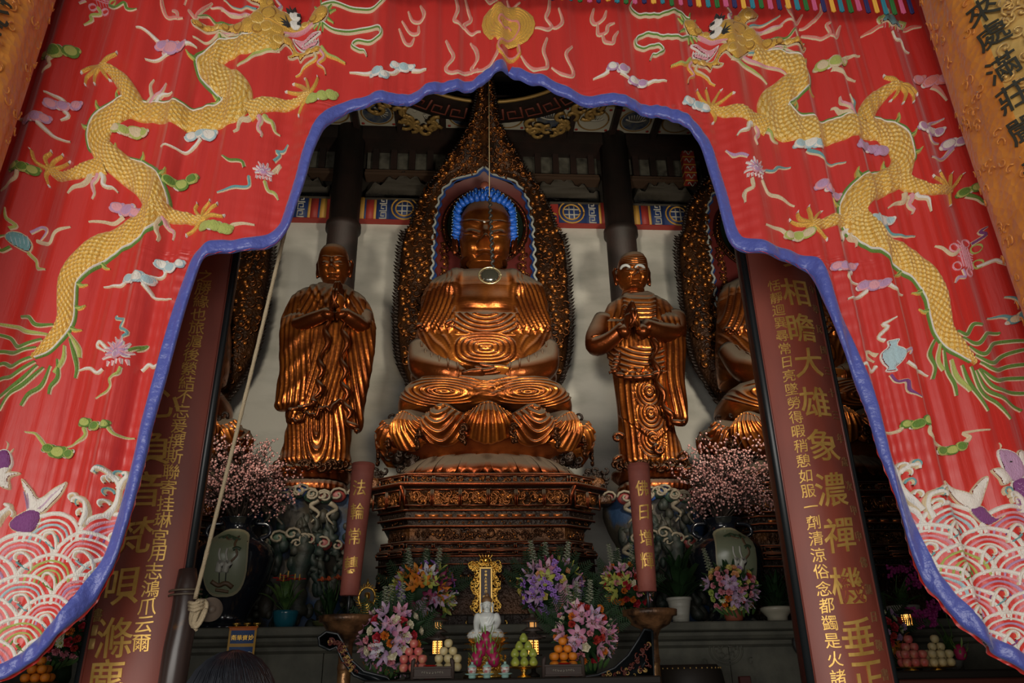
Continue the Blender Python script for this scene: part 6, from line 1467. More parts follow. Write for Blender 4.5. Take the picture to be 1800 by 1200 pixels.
# ---------------------------------------------------------------- vases with plum blossom
def vase(px, label, cyl_y, panel_y, group):
    Y = 8.42; c = U(px, 1096, Y); c[2] = ZL; h = zat(914, Y, px) - ZL
    root = thing('porcelain_vase', label, 'vase', tuple(c), group)
    prof = spline([(.20, 0), (.25, .02), (.22, .08), (.19, .14), (.24, .30), (.34, .55), (.39, .80), (.40, .95), (.35, 1.08), (.22, 1.19), (.155, 1.26), (.15, 1.34), (.22, 1.42), (.20, 1.41)], 60); prof[:, 1] *= h / 1.42
    mb = MB(); lathe(mb, prof, c, 48); link('vase_body', mb, M['pot_dark'], root)
    def on(a, z): r = np.interp(z, prof[:, 1], prof[:, 0]); return r
    mb = MB(); n = 30; pw, ph, zc = .215, .35, h * .58         # pale painted reserve, set on the belly
    for ring, mi in ((1.0, 1), (.93, 0)):
        V = []
        for q in np.linspace(0, 1, 9):
            for t in np.linspace(0, 2 * PI, n, endpoint=False):
                cx_ = np.sign(math.cos(t)) * abs(math.cos(t)) ** .7; sz = np.sign(math.sin(t)) * abs(math.sin(t)) ** .8
                z = zc + ph * q * sz * ring; r = on(0, z); a = math.asin(min(.95, pw * q * cx_ * ring / r)); r += .010 + (.006 if mi == 0 else 0);  V.append((c[0] + r * math.sin(a), c[1] - r * math.cos(a), c[2] + z))
        mb.add(V, gridF(9, n, True), mi)
    def br(P, w, mi):
        Q = [];
        for a, z in spline(P, 14): r = on(a, zc + z) + .016; Q.append((c[0] + r * math.sin(a), c[1] - r * math.cos(a), c[2] + zc + z))
        tube(mb, Q, w, 5, mi, up=(0, -1, 0), flat=.4)
    br([(.30, .25), (.22, .15), (.30, .05), (.18, -.02)], .014, 3); br([(.30, .22), (.05, .2), (-.15, .26)], .010, 3)
    for q in ((-.2, .22), (-.05, .24), (.1, .22), (.24, .2), (.28, .1)): br([(q[0] - .09, q[1]), (q[0], q[1] + .015), (q[0] + .09, q[1])], .020, 4)
    for dx in (-.07, .10):
        br([(dx - .05, -.12), (dx, -.03), (dx + .06, -.06)], .036, 2); br([(dx, -.02), (dx - .05, .05), (dx - .04, .11)], .012, 2); br([(dx - .01, -.12), (dx - .01, -.22)], .006, 5); br([(dx + .05, -.08), (dx + .10, -.04)], .014, 5)
    br([(-.30, -.20), (-.1, -.24), (.1, -.22), (.3, -.26)], .026, 3); br([(-.2, -.28), (.2, -.30)], .018, 3)
    link('painted_reserve', mb, [mat('pale_celadon', (.20, .22, .14), .3), mat('reserve_rim', (.30, .27, .17), .4), mat('crane_white', (.45, .44, .38), .4), mat('pine_brown', (.12, .07, .035), .5), mat('pine_green', (.035, .06, .03), .5), M['black']], root)
    mb = MB()
    for s in (-1, 1):
        r = on(0, h * .86); tube(mb, spline([(c[0] + s * (r + .0), c[1], ZL + h * .80), (c[0] + s * (r + .14), c[1], ZL + h * .86), (c[0] + s * (r + .12), c[1], ZL + h * .95), (c[0] + s * .16, c[1], ZL + h * .97)], 12), .022, 8)
    link('handle', mb, M['pot_dark'], root)
    return c, h
def blossom(px, cy, wx, wy, seed, label, c, h):
    Y = c[1]; r = random.Random(seed); P0 = np.array((c[0], Y, ZL + h - .03)); root = thing('plum_blossom_branches', label, 'flowers', tuple(P0), 'plum blossom sprays in the porcelain vases')
    C = U(px, cy, Y); C[1] = Y - .1; rx, rz, ry = wx * UN * .5, wy * UN * .5, .62
    mb = MB(); bl = MB(); oc = MB()
    ball(oc, (0, 0, 0), 1, 6, 4)
    tips = []
    for i in range(150):
        a = r.uniform(0, 2 * PI); q = r.random() ** .35; el = r.uniform(-.75, 1); rr = math.sqrt(max(0, 1 - el * el))
        T = C + np.array((rx * q * rr * math.cos(a), ry * q * rr * math.sin(a), rz * q * el))
        mid = P0 + (T - P0) * .45 + np.array((r.uniform(-.08, .08), r.uniform(-.08, .08), .16)); Q = spline([P0 + (r.uniform(-.05, .05), r.uniform(-.05, .05), 0), mid, T], 9)
        tube(mb, Q, np.linspace(.008, .003, 9), 4)
        for j in range(9):
            k = r.randint(3, 8); b = Q[k]; d = np.array((r.gauss(0, 1), r.gauss(0, 1), r.gauss(.4, 1))); d /= np.linalg.norm(d); e = b + d * r.uniform(.06, .17)
            tube(mb, [b, e], [.003, .0015], 3); tips += [e, b + (e - b) * .55]
        tips.append(Q[-1])
    r.shuffle(tips)
    for e in tips:
        s = r.uniform(.007, .0155); bl.add(oc.V[0] * s + e + np.array((r.gauss(0, .008), 0, r.gauss(0, .008))), oc.F, 0 if r.random() < .75 else 1)
    link('branches', mb, mat('twig_brown', (.030, .018, .012), .7), root)
    o = link('blossom', bl, [mat('blossom_pink', (.50, .24, .22), .6), mat('blossom_rose', (.60, .36, .34), .6)], root); o['kind'] = 'stuff'
c1, h1 = vase(399, 'black glazed vase with a pale crane panel at the left, holding plum blossom', 0, 0, 'black crane vases')
blossom(418, 852, 178, 132, 1, 'wide spray of pink plum blossom in the left vase', c1, h1)
c2, h2 = vase(1290, 'black glazed vase with a pale panel at the right, behind a round bouquet', 0, 0, 'black crane vases')
blossom(1284, 848, 176, 136, 2, 'wide spray of pink plum blossom in the right vase', c2, h2)
# ================================================================== OFFERING TABLE, CANDLES, FLOWERS AND FRUIT
ZT_ = zat(1192, 6.35, 860); TYF, TYB = 6.35, 7.35
M['table'] = mat('dark_table_wood', (0.018, 0.014, 0.011), 0.6, spec=.25)
def offering_table():
    xl = float(U(640, 1195, 6.4)[0]); xr = float(U(1160, 1195, 6.4)[0])
    root = thing('offering_table', 'long dark altar table with carved upswept ends in front of the ledge', 'table', ((xl + xr) / 2, 6.85, 0))
    mb = MB(); box(mb, xl, xr, TYF, TYB, ZT_ - .06, ZT_, 0, .01); link('tabletop', mb, M['table'], root, False)
    mb = MB(); box(mb, xl + .05, xr - .05, TYF + .04, TYF + .07, ZT_ - .22, ZT_ - .06); link('apron', mb, M['table'], root, False)
    for x in (xl + .08, xr - .16):
        for y in (TYF + .05, TYB - .13): mb = MB(); box(mb, x, x + .08, y, y + .08, 0, ZT_ - .06, 0, .01); link('leg', mb, M['table'], root, False)
    cm = [M['board_edge'], mat('inset_red', (.10, .02, .012), .45), M['old_gold_paint']]
    Yf = 6.58
    for name, poly, inner in (('left', [(652,1199),(622,1186),(602,1160),(592,1136),(580,1142),(562,1134),(560,1120),(574,1110),(594,1114),(606,1134),(618,1160),(640,1180),(680,1190),(690,1199)], [(578,1126),(596,1132),(606,1156),(622,1176)]),
                              ('right', [(1146,1108),(1150,1199),(985,1199),(1010,1192),(1050,1186),(1080,1174),(1104,1152),(1122,1124),(1132,1106)], [(1138,1130),(1128,1150),(1112,1168),(1090,1182),(1060,1190),(1124,1180),(1138,1164)])):
        P = U([p[0] for p in poly], [p[1] for p in poly], Yf)[:, [0, 2]]; mb = MB()
        prism(mb, P.tolist(), Yf, Yf + .06, 0, .012)
        r = random.Random(5); I = spline(inner, 46)
        for a, c in I:
            q = U3(a + r.uniform(-5, 5), c + r.uniform(-5, 5), Yf - .012); scroll(mb, q, (1, 0, 0), (0, 0, 1), r.uniform(.012, .026), r.random() * 6, .8, .007, r.choice((1, 1, 2)))
        E_ = np.vstack([P, P[:1]]); tube(mb, [(a, Yf - .005, c) for a, c in E_], .012, 6, 0)
        link('carved_end', mb, cm, root)
offering_table()
M['stand_wood'] = mat('gilt_brown_wood', (0.26, 0.12, 0.05), 0.4, .4, col2=(0.035, 0.018, 0.010), ns=9, bump=.3, bs=30)
M['candle_red'] = mat('candle_red', (0.33, 0.090, 0.062), 0.7, col2=(0.24, 0.062, 0.045), ns=5, bump=.25, bs=18)
def candle(pb, pt, wb, wt, plate, stem, chars, pts, lab, lab2, Y=7.0):
    B = U(*pb, Y); Tt = U(*pt, Y); pc = U(*plate, Y); x = B[0]; z0 = pc[2]
    root = thing('candle_stand', lab, 'candle stand', (x, Y, 0), 'tall wooden candle stands')
    k = .0057
    mb = MB(); pr = [(.05, z0 - .42), (.062, z0 - .40), (.055, z0 - .34), (.06, z0 - .20), (.075, z0 - .17), (.09, z0 - .14), (.17, z0 - .10), (.21, z0 - .035), (.24, z0 - .03), (.245, z0 + .02), (.225, z0 + .025), (.215, z0 + .0), (.05, z0 - .01)]
    lathe(mb, pr, (x, Y, 0), 36); link('drip_pan', mb, M['stand_wood'], root)
    mb = MB(); lathe(mb, [(.13, 0), (.13, .06), (.10, .12), (.07, .22), (.058, .5), (.065, .8), (.055, z0 - .45), (.058, z0 - .36)], (x, Y, 0), 28); link('stem', mb, mat('gilt_stem', (.40, .22, .09), .3, .6, col2=(.22, .10, .04), ns=12, bump=.4, bs=20), root)
    mb = MB(); tube(mb, [(x, Y, z0 - .02), (x, Y, B[2] + .1)], .014, 8); link('spike', mb, M['board_edge'], root)
    c = thing('large_candle', lab2, 'candle', (x, Y, B[2]), 'large red candles with gold characters')
    n = 12; q = np.linspace(0, 1, n); rad = (wb + (wt - wb) * q) * k / 2; mb = MB(); dxl = Tt[0] - B[0]
    R_ = np.concatenate([[rad[0] - .006], rad, [rad[-1] - .008]]); Zc = np.concatenate([[B[2] - .004], B[2] + (Tt[2] - B[2]) * q, [Tt[2] + .005]]); Xc = B[0] + dxl * np.concatenate([[0], q, [1]])
    tube(mb, np.stack([Xc, np.full(n + 2, Y), Zc], -1), R_, 36, 0); tube(mb, [(Tt[0], Y, Tt[2] - .035), (Tt[0], Y, Tt[2] - .028)], rad[-1] + .003, 36, 0); link('wax', mb, M['candle_red'], c)
    for ch, (a, b) in zip(chars, pts):
        P = U(a, b, Y - .08); f = (P[2] - B[2]) / (Tt[2] - B[2]); r = (wb + (wt - wb) * f) * k / 2; ax = B[0] + dxl * f; mb = MB()
        letter(mb, ch, .155, (ax, 0, P[2]), .005, 0, (ax, Y, r + .002), bold=.006, sx=.85); link('gold_character', mb, M['gold_paint'], c, False)
candle((614,1046), (639,816), 29, 37, (605,1087), None, '法輪常轉', [(634,857),(631,899),(625,943),(617,992)], 'brown turned candle stand with a wide drip pan, left of the flowers', 'tall dull red candle at the left reading 法輪常轉 in gold')
candle((1138,1039), (1122,817), 29, 37, (1143,1076), None, '佛日增輝', [(1127,858),(1130,900),(1133,945),(1136,985)], 'brown turned candle stand with a wide drip pan, right of the flowers', 'tall dull red candle at the right reading 佛日增輝 in gold')

# ---------------------------------------------------------------- flower prototypes (built once, then copied into the bouquets)
def petal(mb, c, d, up, L, w, mi=0, curve=.3, n=7, tipc=None):
    d = np.array(d, float); d /= np.linalg.norm(d); up = np.array(up, float); up -= d * up.dot(d); up /= np.linalg.norm(up) + 1e-9; r = np.cross(d, up); V = []
    for i in range(n):
        q = i / (n - 1); ww = w * math.sin(PI * min(.97, .12 + q * .86)) ** .8; cu = math.sin(q * 1.7) * curve * L - q * q * curve * L * .9
        for s in (-1, -.4, .4, 1): V.append(c + d * L * q + r * ww * s + up * (cu + abs(s) * w * .25))
    mb.add(V, gridF(n, 4), mi)
def fl_lily(col, col2):
    mb = MB()
    for k in range(6):
        a = k * PI / 3; d = np.array((math.sin(a), -.55, math.cos(a))); petal(mb, np.zeros(3), d, (0, -1, 0), .095, .021, 0 if k % 2 else 1, -.35)
        tube(mb, [(0, 0, 0), (.02 * math.sin(a + .5), -.05, .02 * math.cos(a + .5))], .0018, 4, 2); ball(mb, (.02 * math.sin(a + .5), -.052, .02 * math.cos(a + .5)), .005, 5, 4, 3)
    return mb, [mat('lily_' + str(len(bpy.data.materials)), col, .6), mat('lily_b' + str(len(bpy.data.materials)), col2, .6), M['leaf'], mat('anther', (.25, .08, .02), .7)]
def fl_rose(col, col2):
    mb = MB()
    for ring, (n, R, t) in enumerate(((5, .036, 1.15), (5, .030, .8), (4, .021, .45), (3, .012, .2))):
        for k in range(n):
            a = 2 * PI * k / n + ring * .6; d = np.array((math.sin(a) * math.sin(t), -math.cos(t), math.cos(a) * math.sin(t))); petal(mb, np.array((math.sin(a) * R * .3, .01, math.cos(a) * R * .3)), d, (-math.sin(a), -.2, -math.cos(a)), .042, .024, ring % 2, .25, 5)
    ball(mb, (0, -.01, 0), .02, 8, 6, 1); return mb, [mat('rose_' + str(len(bpy.data.materials)), col, .6), mat('rose_b' + str(len(bpy.data.materials)), col2, .6)]
def fl_carn(col, col2):
    mb = MB(); r = random.Random(4)
    for k in range(38):
        a = k * 2.4; t = .15 + 1.25 * (k / 38) ** .6; d = np.array((math.sin(a) * math.sin(t), -math.cos(t), math.cos(a) * math.sin(t))); petal(mb, d * .006, d, (r.gauss(0, 1), r.gauss(0, 1), r.gauss(0, 1)), .034, .011, k % 2, .1, 4)
    return mb, [mat('carnation_' + str(len(bpy.data.materials)), col, .7), mat('carnation_b' + str(len(bpy.data.materials)), col2, .7)]
def fl_mum(col, col2):
    mb = MB()
    for k in range(16): a = k * PI / 8; petal(mb, np.zeros(3), (math.sin(a), -.35, math.cos(a)), (0, -1, 0), .042, .0075, k % 2, -.15, 4)
    ball(mb, (0, -.008, 0), .012, 8, 5, 1, (1, .6, 1)); return mb, [mat('daisy_' + str(len(bpy.data.materials)), col, .6), mat('daisy_b' + str(len(bpy.data.materials)), col2, .6)]
def fl_snap(col, col2):
    mb = MB(); r = random.Random(6); tube(mb, [(0, 0, -.10), (0, 0, .18)], .003, 4, 2)
    for k in range(34):
        z = -.04 + .21 * k / 34; a = k * 2.4; q = .024 * (1 - .6 * k / 34); c = np.array((q * math.sin(a), -q * math.cos(a), z))
        for j in range(3): b = a + (j - 1) * .8; petal(mb, c * np.array((.5, .5, 1)), (math.sin(b), -math.cos(b), .3 - .2 * j), (0, 0, 1), .030 * (1 - .4 * k / 34), .013, k % 2, .2, 3)
    return mb, [mat('spike_' + str(len(bpy.data.materials)), col, .6), mat('spike_b' + str(len(bpy.data.materials)), col2, .6), M['leaf']]
def fl_orch(col, col2):
    mb = MB(); r = random.Random(3)
    for k in range(9):
        c = np.array((.022 * math.sin(k * 2.1) + .01 * k * .3, -.01 - .006 * (k % 3), .09 - .022 * k))
        for j in range(5): a = j * 2 * PI / 5 + k; petal(mb, c, (math.sin(a), -.3, math.cos(a)), (0, -1, 0), .024, .012, 0, -.2, 4)
        ball(mb, tuple(c + (0, -.008, 0)), .006, 6, 4, 1)
    return mb, [mat('orchid_' + str(len(bpy.data.materials)), col, .6), mat('orchid_b' + str(len(bpy.data.materials)), col2, .6)]
def fl_leaf():
    mb = MB(); petal(mb, np.zeros(3), (0, -.15, 1), (0, -1, 0), .20, .024, 0, .2, 8); return mb, [M['leaf']]
def fl_fern():
    mb = MB(); P = spline([(0, 0, 0), (0, -.02, .12), (.02, -.06, .25)], 14); tube(mb, P, .002, 4, 0)
    for i in range(2, 14):
        for s in (-1, 1): petal(mb, P[i], (s, -.1, .55), (0, -1, 0), .085 * (1 - abs(i - 6) / 12), .006, 0, .1, 4)
    return mb, [M['leaf_dark']]
PK = lambda *a: a
FK = {
 'pink_lily': ('lily', fl_lily, (.52, .20, .32), (.62, .36, .45)), 'white_lily': ('lily', fl_lily, (.62, .58, .55), (.52, .48, .55)), 'lime_lily': ('lily', fl_lily, (.45, .45, .08), (.38, .42, .10)), 'wine_lily': ('lily', fl_lily, (.20, .02, .07), (.30, .05, .12)), 'orange_lily': ('lily', fl_lily, (.62, .17, .015), (.55, .20, .02)), 'mauve_lily': ('lily', fl_lily, (.42, .26, .42), (.50, .36, .48)),
 'white_rose': ('rose', fl_rose, (.62, .55, .40), (.66, .60, .42)), 'red_rose': ('rose', fl_rose, (.42, .012, .03), (.34, .01, .02)), 'peach_rose': ('rose', fl_rose, (.68, .34, .14), (.62, .28, .12)), 'yellow_rose': ('rose', fl_rose, (.60, .48, .10), (.62, .50, .16)),
 'pink_carnation': ('carnation', fl_carn, (.62, .20, .25), (.70, .30, .34)), 'orange_carnation': ('carnation', fl_carn, (.66, .15, .01), (.62, .20, .02)), 'lilac_carnation': ('carnation', fl_carn, (.45, .27, .45), (.50, .32, .5)), 'crimson_carnation': ('carnation', fl_carn, (.40, .02, .02), (.45, .04, .02)), 'magenta_carnation': ('carnation', fl_carn, (.30, .015, .16), (.36, .03, .2)),
 'white_daisy': ('daisy', fl_mum, (.62, .62, .56), (.35, .40, .08)), 'violet_daisy': ('daisy', fl_mum, (.20, .09, .30), (.12, .05, .2)), 'green_button': ('carnation', fl_carn, (.35, .45, .08), (.42, .5, .12)),
 'snapdragon': ('white_flower_spike', fl_snap, (.58, .60, .44), (.66, .68, .52)), 'purple_orchid': ('orchid', fl_orch, (.34, .17, .55), (.15, .05, .25)), 'magenta_orchid': ('orchid', fl_orch, (.30, .01, .16), (.45, .05, .2)),
 'leaf': ('leaf', fl_leaf), 'fern': ('fern_leaf', fl_fern)}
_fm = {}
def flower_mesh(kind):
    if kind not in _fm:
        v = FK[kind]; mb, ms = v[1](*v[2:]); o = link(v[0], mb, ms); _fm[kind] = (v[0], o.data); bpy.data.objects.remove(o)
    return _fm[kind]
def put_flower(kind, loc, rot, sc, root):
    nm, me = flower_mesh(kind); o = bpy.data.objects.new(nm, me); COL.objects.link(o); o.parent = root; o.location = Vector(loc) - Vector(root['_w']); o.rotation_euler = rot; o.scale = (sc,) * 3; return o
def bouquet(label, cx, cy, w, h, Y, zb, pal, spikes, seed, pot=None, big=1.0, n=44, fern=8, spike_y=None, group='flower arrangements on the altar'):
    c = U(cx, cy, Y); k = float(U(cx + 10, cy, Y)[0] - U(cx, cy, Y)[0]) / 10; rx, rz = w * k / 2, h * k / 2; ry = rx * .75
    root = thing('flower_bouquet', label, 'bouquet', (c[0], Y, zb), group); r = random.Random(seed)
    if pot != 'none':
        mb = MB(); lathe(mb, [(.05, 0), (.085, .01), (.10, .06), (.08, max(.1, c[2] - rz - zb + .03))], (c[0], Y, zb), 20); link('bowl', mb, pot or M['leaf_dark'], root)
    mb = MB(); ball(mb, tuple(c), 1.0, 16, 10, 0, (rx * .8, ry * .75, rz * .82))
    for i in range(70):
        a = r.uniform(0, 2 * PI); el = r.uniform(-1, 1); q = math.sqrt(1 - el * el); d = np.array((q * math.cos(a), q * math.sin(a), el)); petal(mb, c + d * (rx * .7, ry * .7, rz * .75), d + (0, 0, .2), (0, -1, .3), rx * .55, rx * .07, 0, .2, 5)
    o = link('foliage', mb, M['leaf_dark'], root); o['kind'] = 'stuff'
    pts = []; i = 0
    while len(pts) < n and i < 4000:
        i += 1; el = r.uniform(-.98, .9); a = r.uniform(-1.45, 1.45); q = math.sqrt(1 - el * el); d = np.array((q * math.sin(a), -q * math.cos(a), el)); p = c + d * (rx, ry, rz)
        if all(np.linalg.norm((p - s) * (1, .6, 1)) > .052 * big for s in pts): pts.append(p); 
    for p in pts:
        d = (p - c) / (rx, ry, rz); kind = r.choices([a for a, b in pal], [b for a, b in pal])[0]
        tz = math.atan2(d[0], -d[1]); tx = -d[2] * .8
        put_flower(kind, p, (tx, r.uniform(-.4, .4), tz), big * r.uniform(.85, 1.1) * (1.05 if 'lily' in kind else 1.0), root)
    for j, dx in enumerate(spikes):
        p = c + np.array((dx * k, -ry * .1 + .03 * (j % 2), rz * .93 + r.uniform(-.02, .03))); put_flower('snapdragon', p, (0, dx * .006, 0), big * 1.15, root)
    for j in range(fern):
        a = -1.5 + 3.0 * j / max(1, fern - 1); p = c + np.array((rx * .75 * math.sin(a), ry * .3, rz * .5 * math.cos(a))); put_flower('fern', p, (.1, a * .75, 0), big * 1.0, root)
    for j in range(8): put_flower('leaf', c + np.array(((j - 3.5) / 4 * rx * .9, -ry * .4, -rz * .85)), (2.2 + .3 * r.random(), (j - 3.5) * .2, 0), big * .6, root)
YL = 8.2
bouquet('loose purple, orange and lime lily bouquet on the ledge, left of the gold tablet', 745, 1040, 104, 84, YL, ZL, [('orange_lily', 3), ('lime_lily', 3), ('wine_lily', 4), ('purple_orchid', 3), ('mauve_lily', 2), ('white_lily', 2), ('orange_carnation', 1)], (-25, 2, 22), 11, n=34, fern=7, big=1.15)
bouquet('pink and white lily bouquet on the table beside the pink apples', 688, 1120, 106, 104, 7.0, ZT_, [('pink_lily', 5), ('white_lily', 2), ('pink_carnation', 3), ('white_rose', 3), ('orange_carnation', 2), ('red_rose', 1), ('mauve_lily', 2), ('lilac_carnation', 1)], (-12, -4, 14), 12, fern=9)
bouquet('bouquet with purple orchids and pink lilies on the ledge, right of the gold tablet', 968, 1032, 106, 84, YL, ZL, [('pink_lily', 4), ('purple_orchid', 4), ('lilac_carnation', 2), ('peach_rose', 1), ('wine_lily', 2), ('yellow_rose', 2), ('lime_lily', 2), ('mauve_lily', 3)], (-28, -6, 28), 13, n=38, fern=8, big=1.15)
bouquet('bouquet of pink lilies, orange carnations and fern behind the oranges', 1027, 1112, 98, 98, 7.0, ZT_, [('pink_lily', 4), ('orange_carnation', 3), ('mauve_lily', 2), ('pink_carnation', 2), ('crimson_carnation', 2), ('white_rose', 2), ('white_daisy', 2), ('red_rose', 1)], (-22, -8, 12), 14, fern=11)
bouquet('bouquet of red and orange carnations behind the right candle', 1100, 1032, 78, 80, YL, ZL, [('crimson_carnation', 4), ('orange_carnation', 3), ('pink_carnation', 3), ('red_rose', 2), ('lime_lily', 2), ('pink_lily', 1), ('white_rose', 1)], (-22, -8, 12), 15, n=40, fern=6)
terra = mat('terracotta_bowl', (.22, .06, .03), .6)
bouquet('round pastel bouquet of roses and carnations in front of the right crane vase', 1284, 1034, 88, 74, 8.1, ZL, [('peach_rose', 3), ('yellow_rose', 3), ('lilac_carnation', 3), ('pink_carnation', 3), ('mauve_lily', 2), ('crimson_carnation', 1), ('orange_carnation', 1), ('green_button', 2), ('white_daisy', 1)], (-34, -10, 8), 16, terra, n=56, fern=0)
for dx, a in ((-40, -.5), (-20, -.25), (20, .2), (32, .45)): pass
bouquet('small mixed bouquet just right of the right couplet board', 1556, 1112, 62, 74, 7.2, ZT_, [('white_daisy', 3), ('orange_lily', 2), ('violet_daisy', 1), ('red_rose', 3), ('lilac_carnation', 3), ('crimson_carnation', 2), ('yellow_rose', 1)], (-6,), 17, n=34, fern=5)
bouquet('dark red and white bouquet glimpsed below the curtain at the lower left', 118, 1112, 96, 96, 7.2, ZT_, [('red_rose', 3), ('crimson_carnation', 3), ('white_rose', 2), ('orange_carnation', 3), ('pink_carnation', 3), ('yellow_rose', 1), ('white_daisy', 1)], (), 18, n=44, fern=5)

# ---------------------------------------------------------------- fruit
def fruit_proto(kind):
    mb = MB()
    if kind == 'apple': prof = [(.002, .010), (.014, .0), (.030, .006), (.043, .030), (.044, .052), (.034, .074), (.016, .080), (.004, .070)]; m = mat('apple_pink', (.55, .10, .10), .35, col2=(.62, .36, .18), ns=9, contrast=(.42, .75))
    elif kind == 'melon': prof = [(.002, .002), (.020, .0), (.038, .018), (.044, .042), (.038, .066), (.018, .080), (.003, .079)]; m = mat('pear_cream', (.55, .44, .20), .45, col2=(.62, .52, .30), ns=12)
    elif kind == 'pear': prof = [(.002, .004), (.020, .0), (.040, .018), (.044, .040), (.034, .062), (.022, .080), (.012, .090), (.002, .090)]; m = mat('pear_green', (.28, .34, .05), .35, col2=(.38, .42, .08), ns=10)
    else: prof = [(.002, .003), (.020, .0), (.040, .016), (.046, .040), (.040, .062), (.020, .076), (.003, .074)]; m = mat('orange_peel', (.72, .22, .015), .42, bump=.25, bs=220)
    lathe(mb, spline(prof, 16), (0, 0, 0), 20); s = MB(); tube(s, [(0, 0, .072), (.003, 0, .085), (.006, .002, .094)], [.0025, .002, .003], 5)
    return mb, m, s
def pile(kind, name, px, py, Y, zb, desc, group, layers=((3, 2), (3, 2), (2, 2), (1, 1)), r=.0385, top=None):
    c = U(px, py, Y); mb, m, s = fruit_proto(kind); hgt = .062; me = None; r2 = random.Random(px)
    lev = ('bottom', 'second', 'third', 'top') if len(layers) == 4 else ('bottom', 'middle', 'top')
    for li, (nx, ny) in enumerate(layers):
        for iy in range(ny):
            for ix in range(nx):
                x = c[0] + (ix - (nx - 1) / 2) * 2 * r * .99 + (0 if nx > 1 else 0); y = Y + (iy - (ny - 1) / 2) * 2 * r; z = zb + li * hgt
                row = ('' if ny == 1 else ('front ', 'back ')[iy]); pos = {1: '', 2: ('left ', 'right ')[ix] if nx == 2 else '', 3: ('left ', 'middle ', 'right ')[ix] if nx == 3 else ''}[nx]
                if li == 1 and nx == 3: x += 0; z += .004
                lab = '%s in the %s layer of %s, %s%s' % (name[0], lev[li], desc, row, pos) if nx * ny > 1 else '%s at the very top of %s' % (name[0], desc)
                lab = lab.strip().rstrip(',')
                if me is None:
                    f = link(name[1], mb, m); f.location = (x, y, z); st = link('stalk', s, M['leaf_dark']); st.parent = f; me = (f, st)
                    o = f
                else: o = me[0].copy(); COL.objects.link(o); q = me[1].copy(); COL.objects.link(q); q.parent = o; o.location = (x, y, z)
                o.rotation_euler = (0, 0, r2.uniform(0, 6)); o.scale = (.82,) * 3; tag(o, lab, name[2], group)
def dish(px, Y, zb, rad, h, label, matx=None):
    c = U(px, 1175, Y); root = thing('offering_dish', label, 'dish', (c[0], Y, zb), 'footed offering dishes'); mb = MB()
    lathe(mb, [(.06, 0), (.055, .01), (.02, .02), (.018, h * .5), (.03, h * .6), (.02, h * .7), (rad * .7, h - .012), (rad, h - .002), (rad, h), (.01, h - .004)], (c[0], Y, zb), 28); link('footed_bowl', mb, matx or M['bright_gold'], root); return zb + h
DL4 = ((3, 2), (3, 2), (2, 1), (1, 1))
Yd = 6.85
z = dish(724, Yd, ZT_, .155, .055, 'dark footed dish under the pink apples on the main table', M['table']); pile('apple', ('pink apple', 'apple', 'apple'), 727, 1150, Yd, z, 'the pink pile on the main table', 'pink apples on the main table', DL4)
z = dish(786, Yd, ZT_, .155, .055, 'dark footed dish under the cream pears on the main table', M['table']); pile('melon', ('cream pear', 'cream_pear', 'pear'), 788, 1150, Yd, z, 'the cream pile on the main table', 'cream pears on the main table', DL4)
z = dish(921, Yd, ZT_, .155, .085, 'gold footed dish under the green pears'); pile('pear', ('green pear', 'green_pear', 'pear'), 921, 1150, Yd, z, 'the green pile', 'green pears', ((3, 2), (3, 1), (2, 1), (1, 1)))
z = dish(990, Yd, ZT_, .155, .06, 'dark footed dish under the oranges on the main table', M['table']); pile('orange', ('orange', 'orange', 'orange'), 990, 1150, Yd, z, 'the orange pile on the main table', 'oranges on the main table', ((3, 2), (3, 2), (2, 1), (1, 1)))
# side tables with their own offerings
for s, px, w in ((-1, 40, 'left'), (1, 1680, 'right')):
    cx = float(U(px, 1180, 6.9)[0]); root = thing('side_table', 'dark side table with red front holding offerings at the far %s' % w, 'table', (cx, 6.9, 0), 'side offering tables')
    zt = ZT_; mb = MB(); box(mb, cx - .85, cx + .85, 6.35, 7.45, zt - .06, zt, 0, .01); link('tabletop', mb, M['table'], root, False)
    mb = MB(); box(mb, cx - .80, cx + .80, 6.38, 6.42, zt - .5, zt - .06, 0, .01); link('front_panel', mb, mat('table_front_red', (.12, .03, .02), .5), root, False)
    for x in (-.78, .70):
        for y in (6.40, 7.3): mb = MB(); box(mb, cx + x, cx + x + .08, y, y + .08, 0, zt - .06); link('leg', mb, M['table'], root, False)
z = dish(1602, 6.8, ZT_, .16, .03, 'gold footed dish under the pink apples at the far right'); pile('apple', ('pink apple', 'apple', 'apple'), 1602, 1150, 6.8, z, 'the pink pile at the far right', 'pink apples at the far right', DL4)
z = dish(1648, 6.8, ZT_, .16, .03, 'gold footed dish under the cream pears at the far right'); pile('melon', ('cream pear', 'cream_pear', 'pear'), 1649, 1150, 6.8, z, 'the cream pile at the far right', 'cream pears at the far right', DL4)
z = dish(70, 6.8, ZT_, .15, .03, 'gold footed dish under the oranges below the curtain at the lower left'); pile('orange', ('orange', 'orange', 'orange'), 70, 1175, 6.8, z, 'the orange pile at the lower left', 'oranges at the lower left', ((3, 2), (2, 2), (1, 1)))
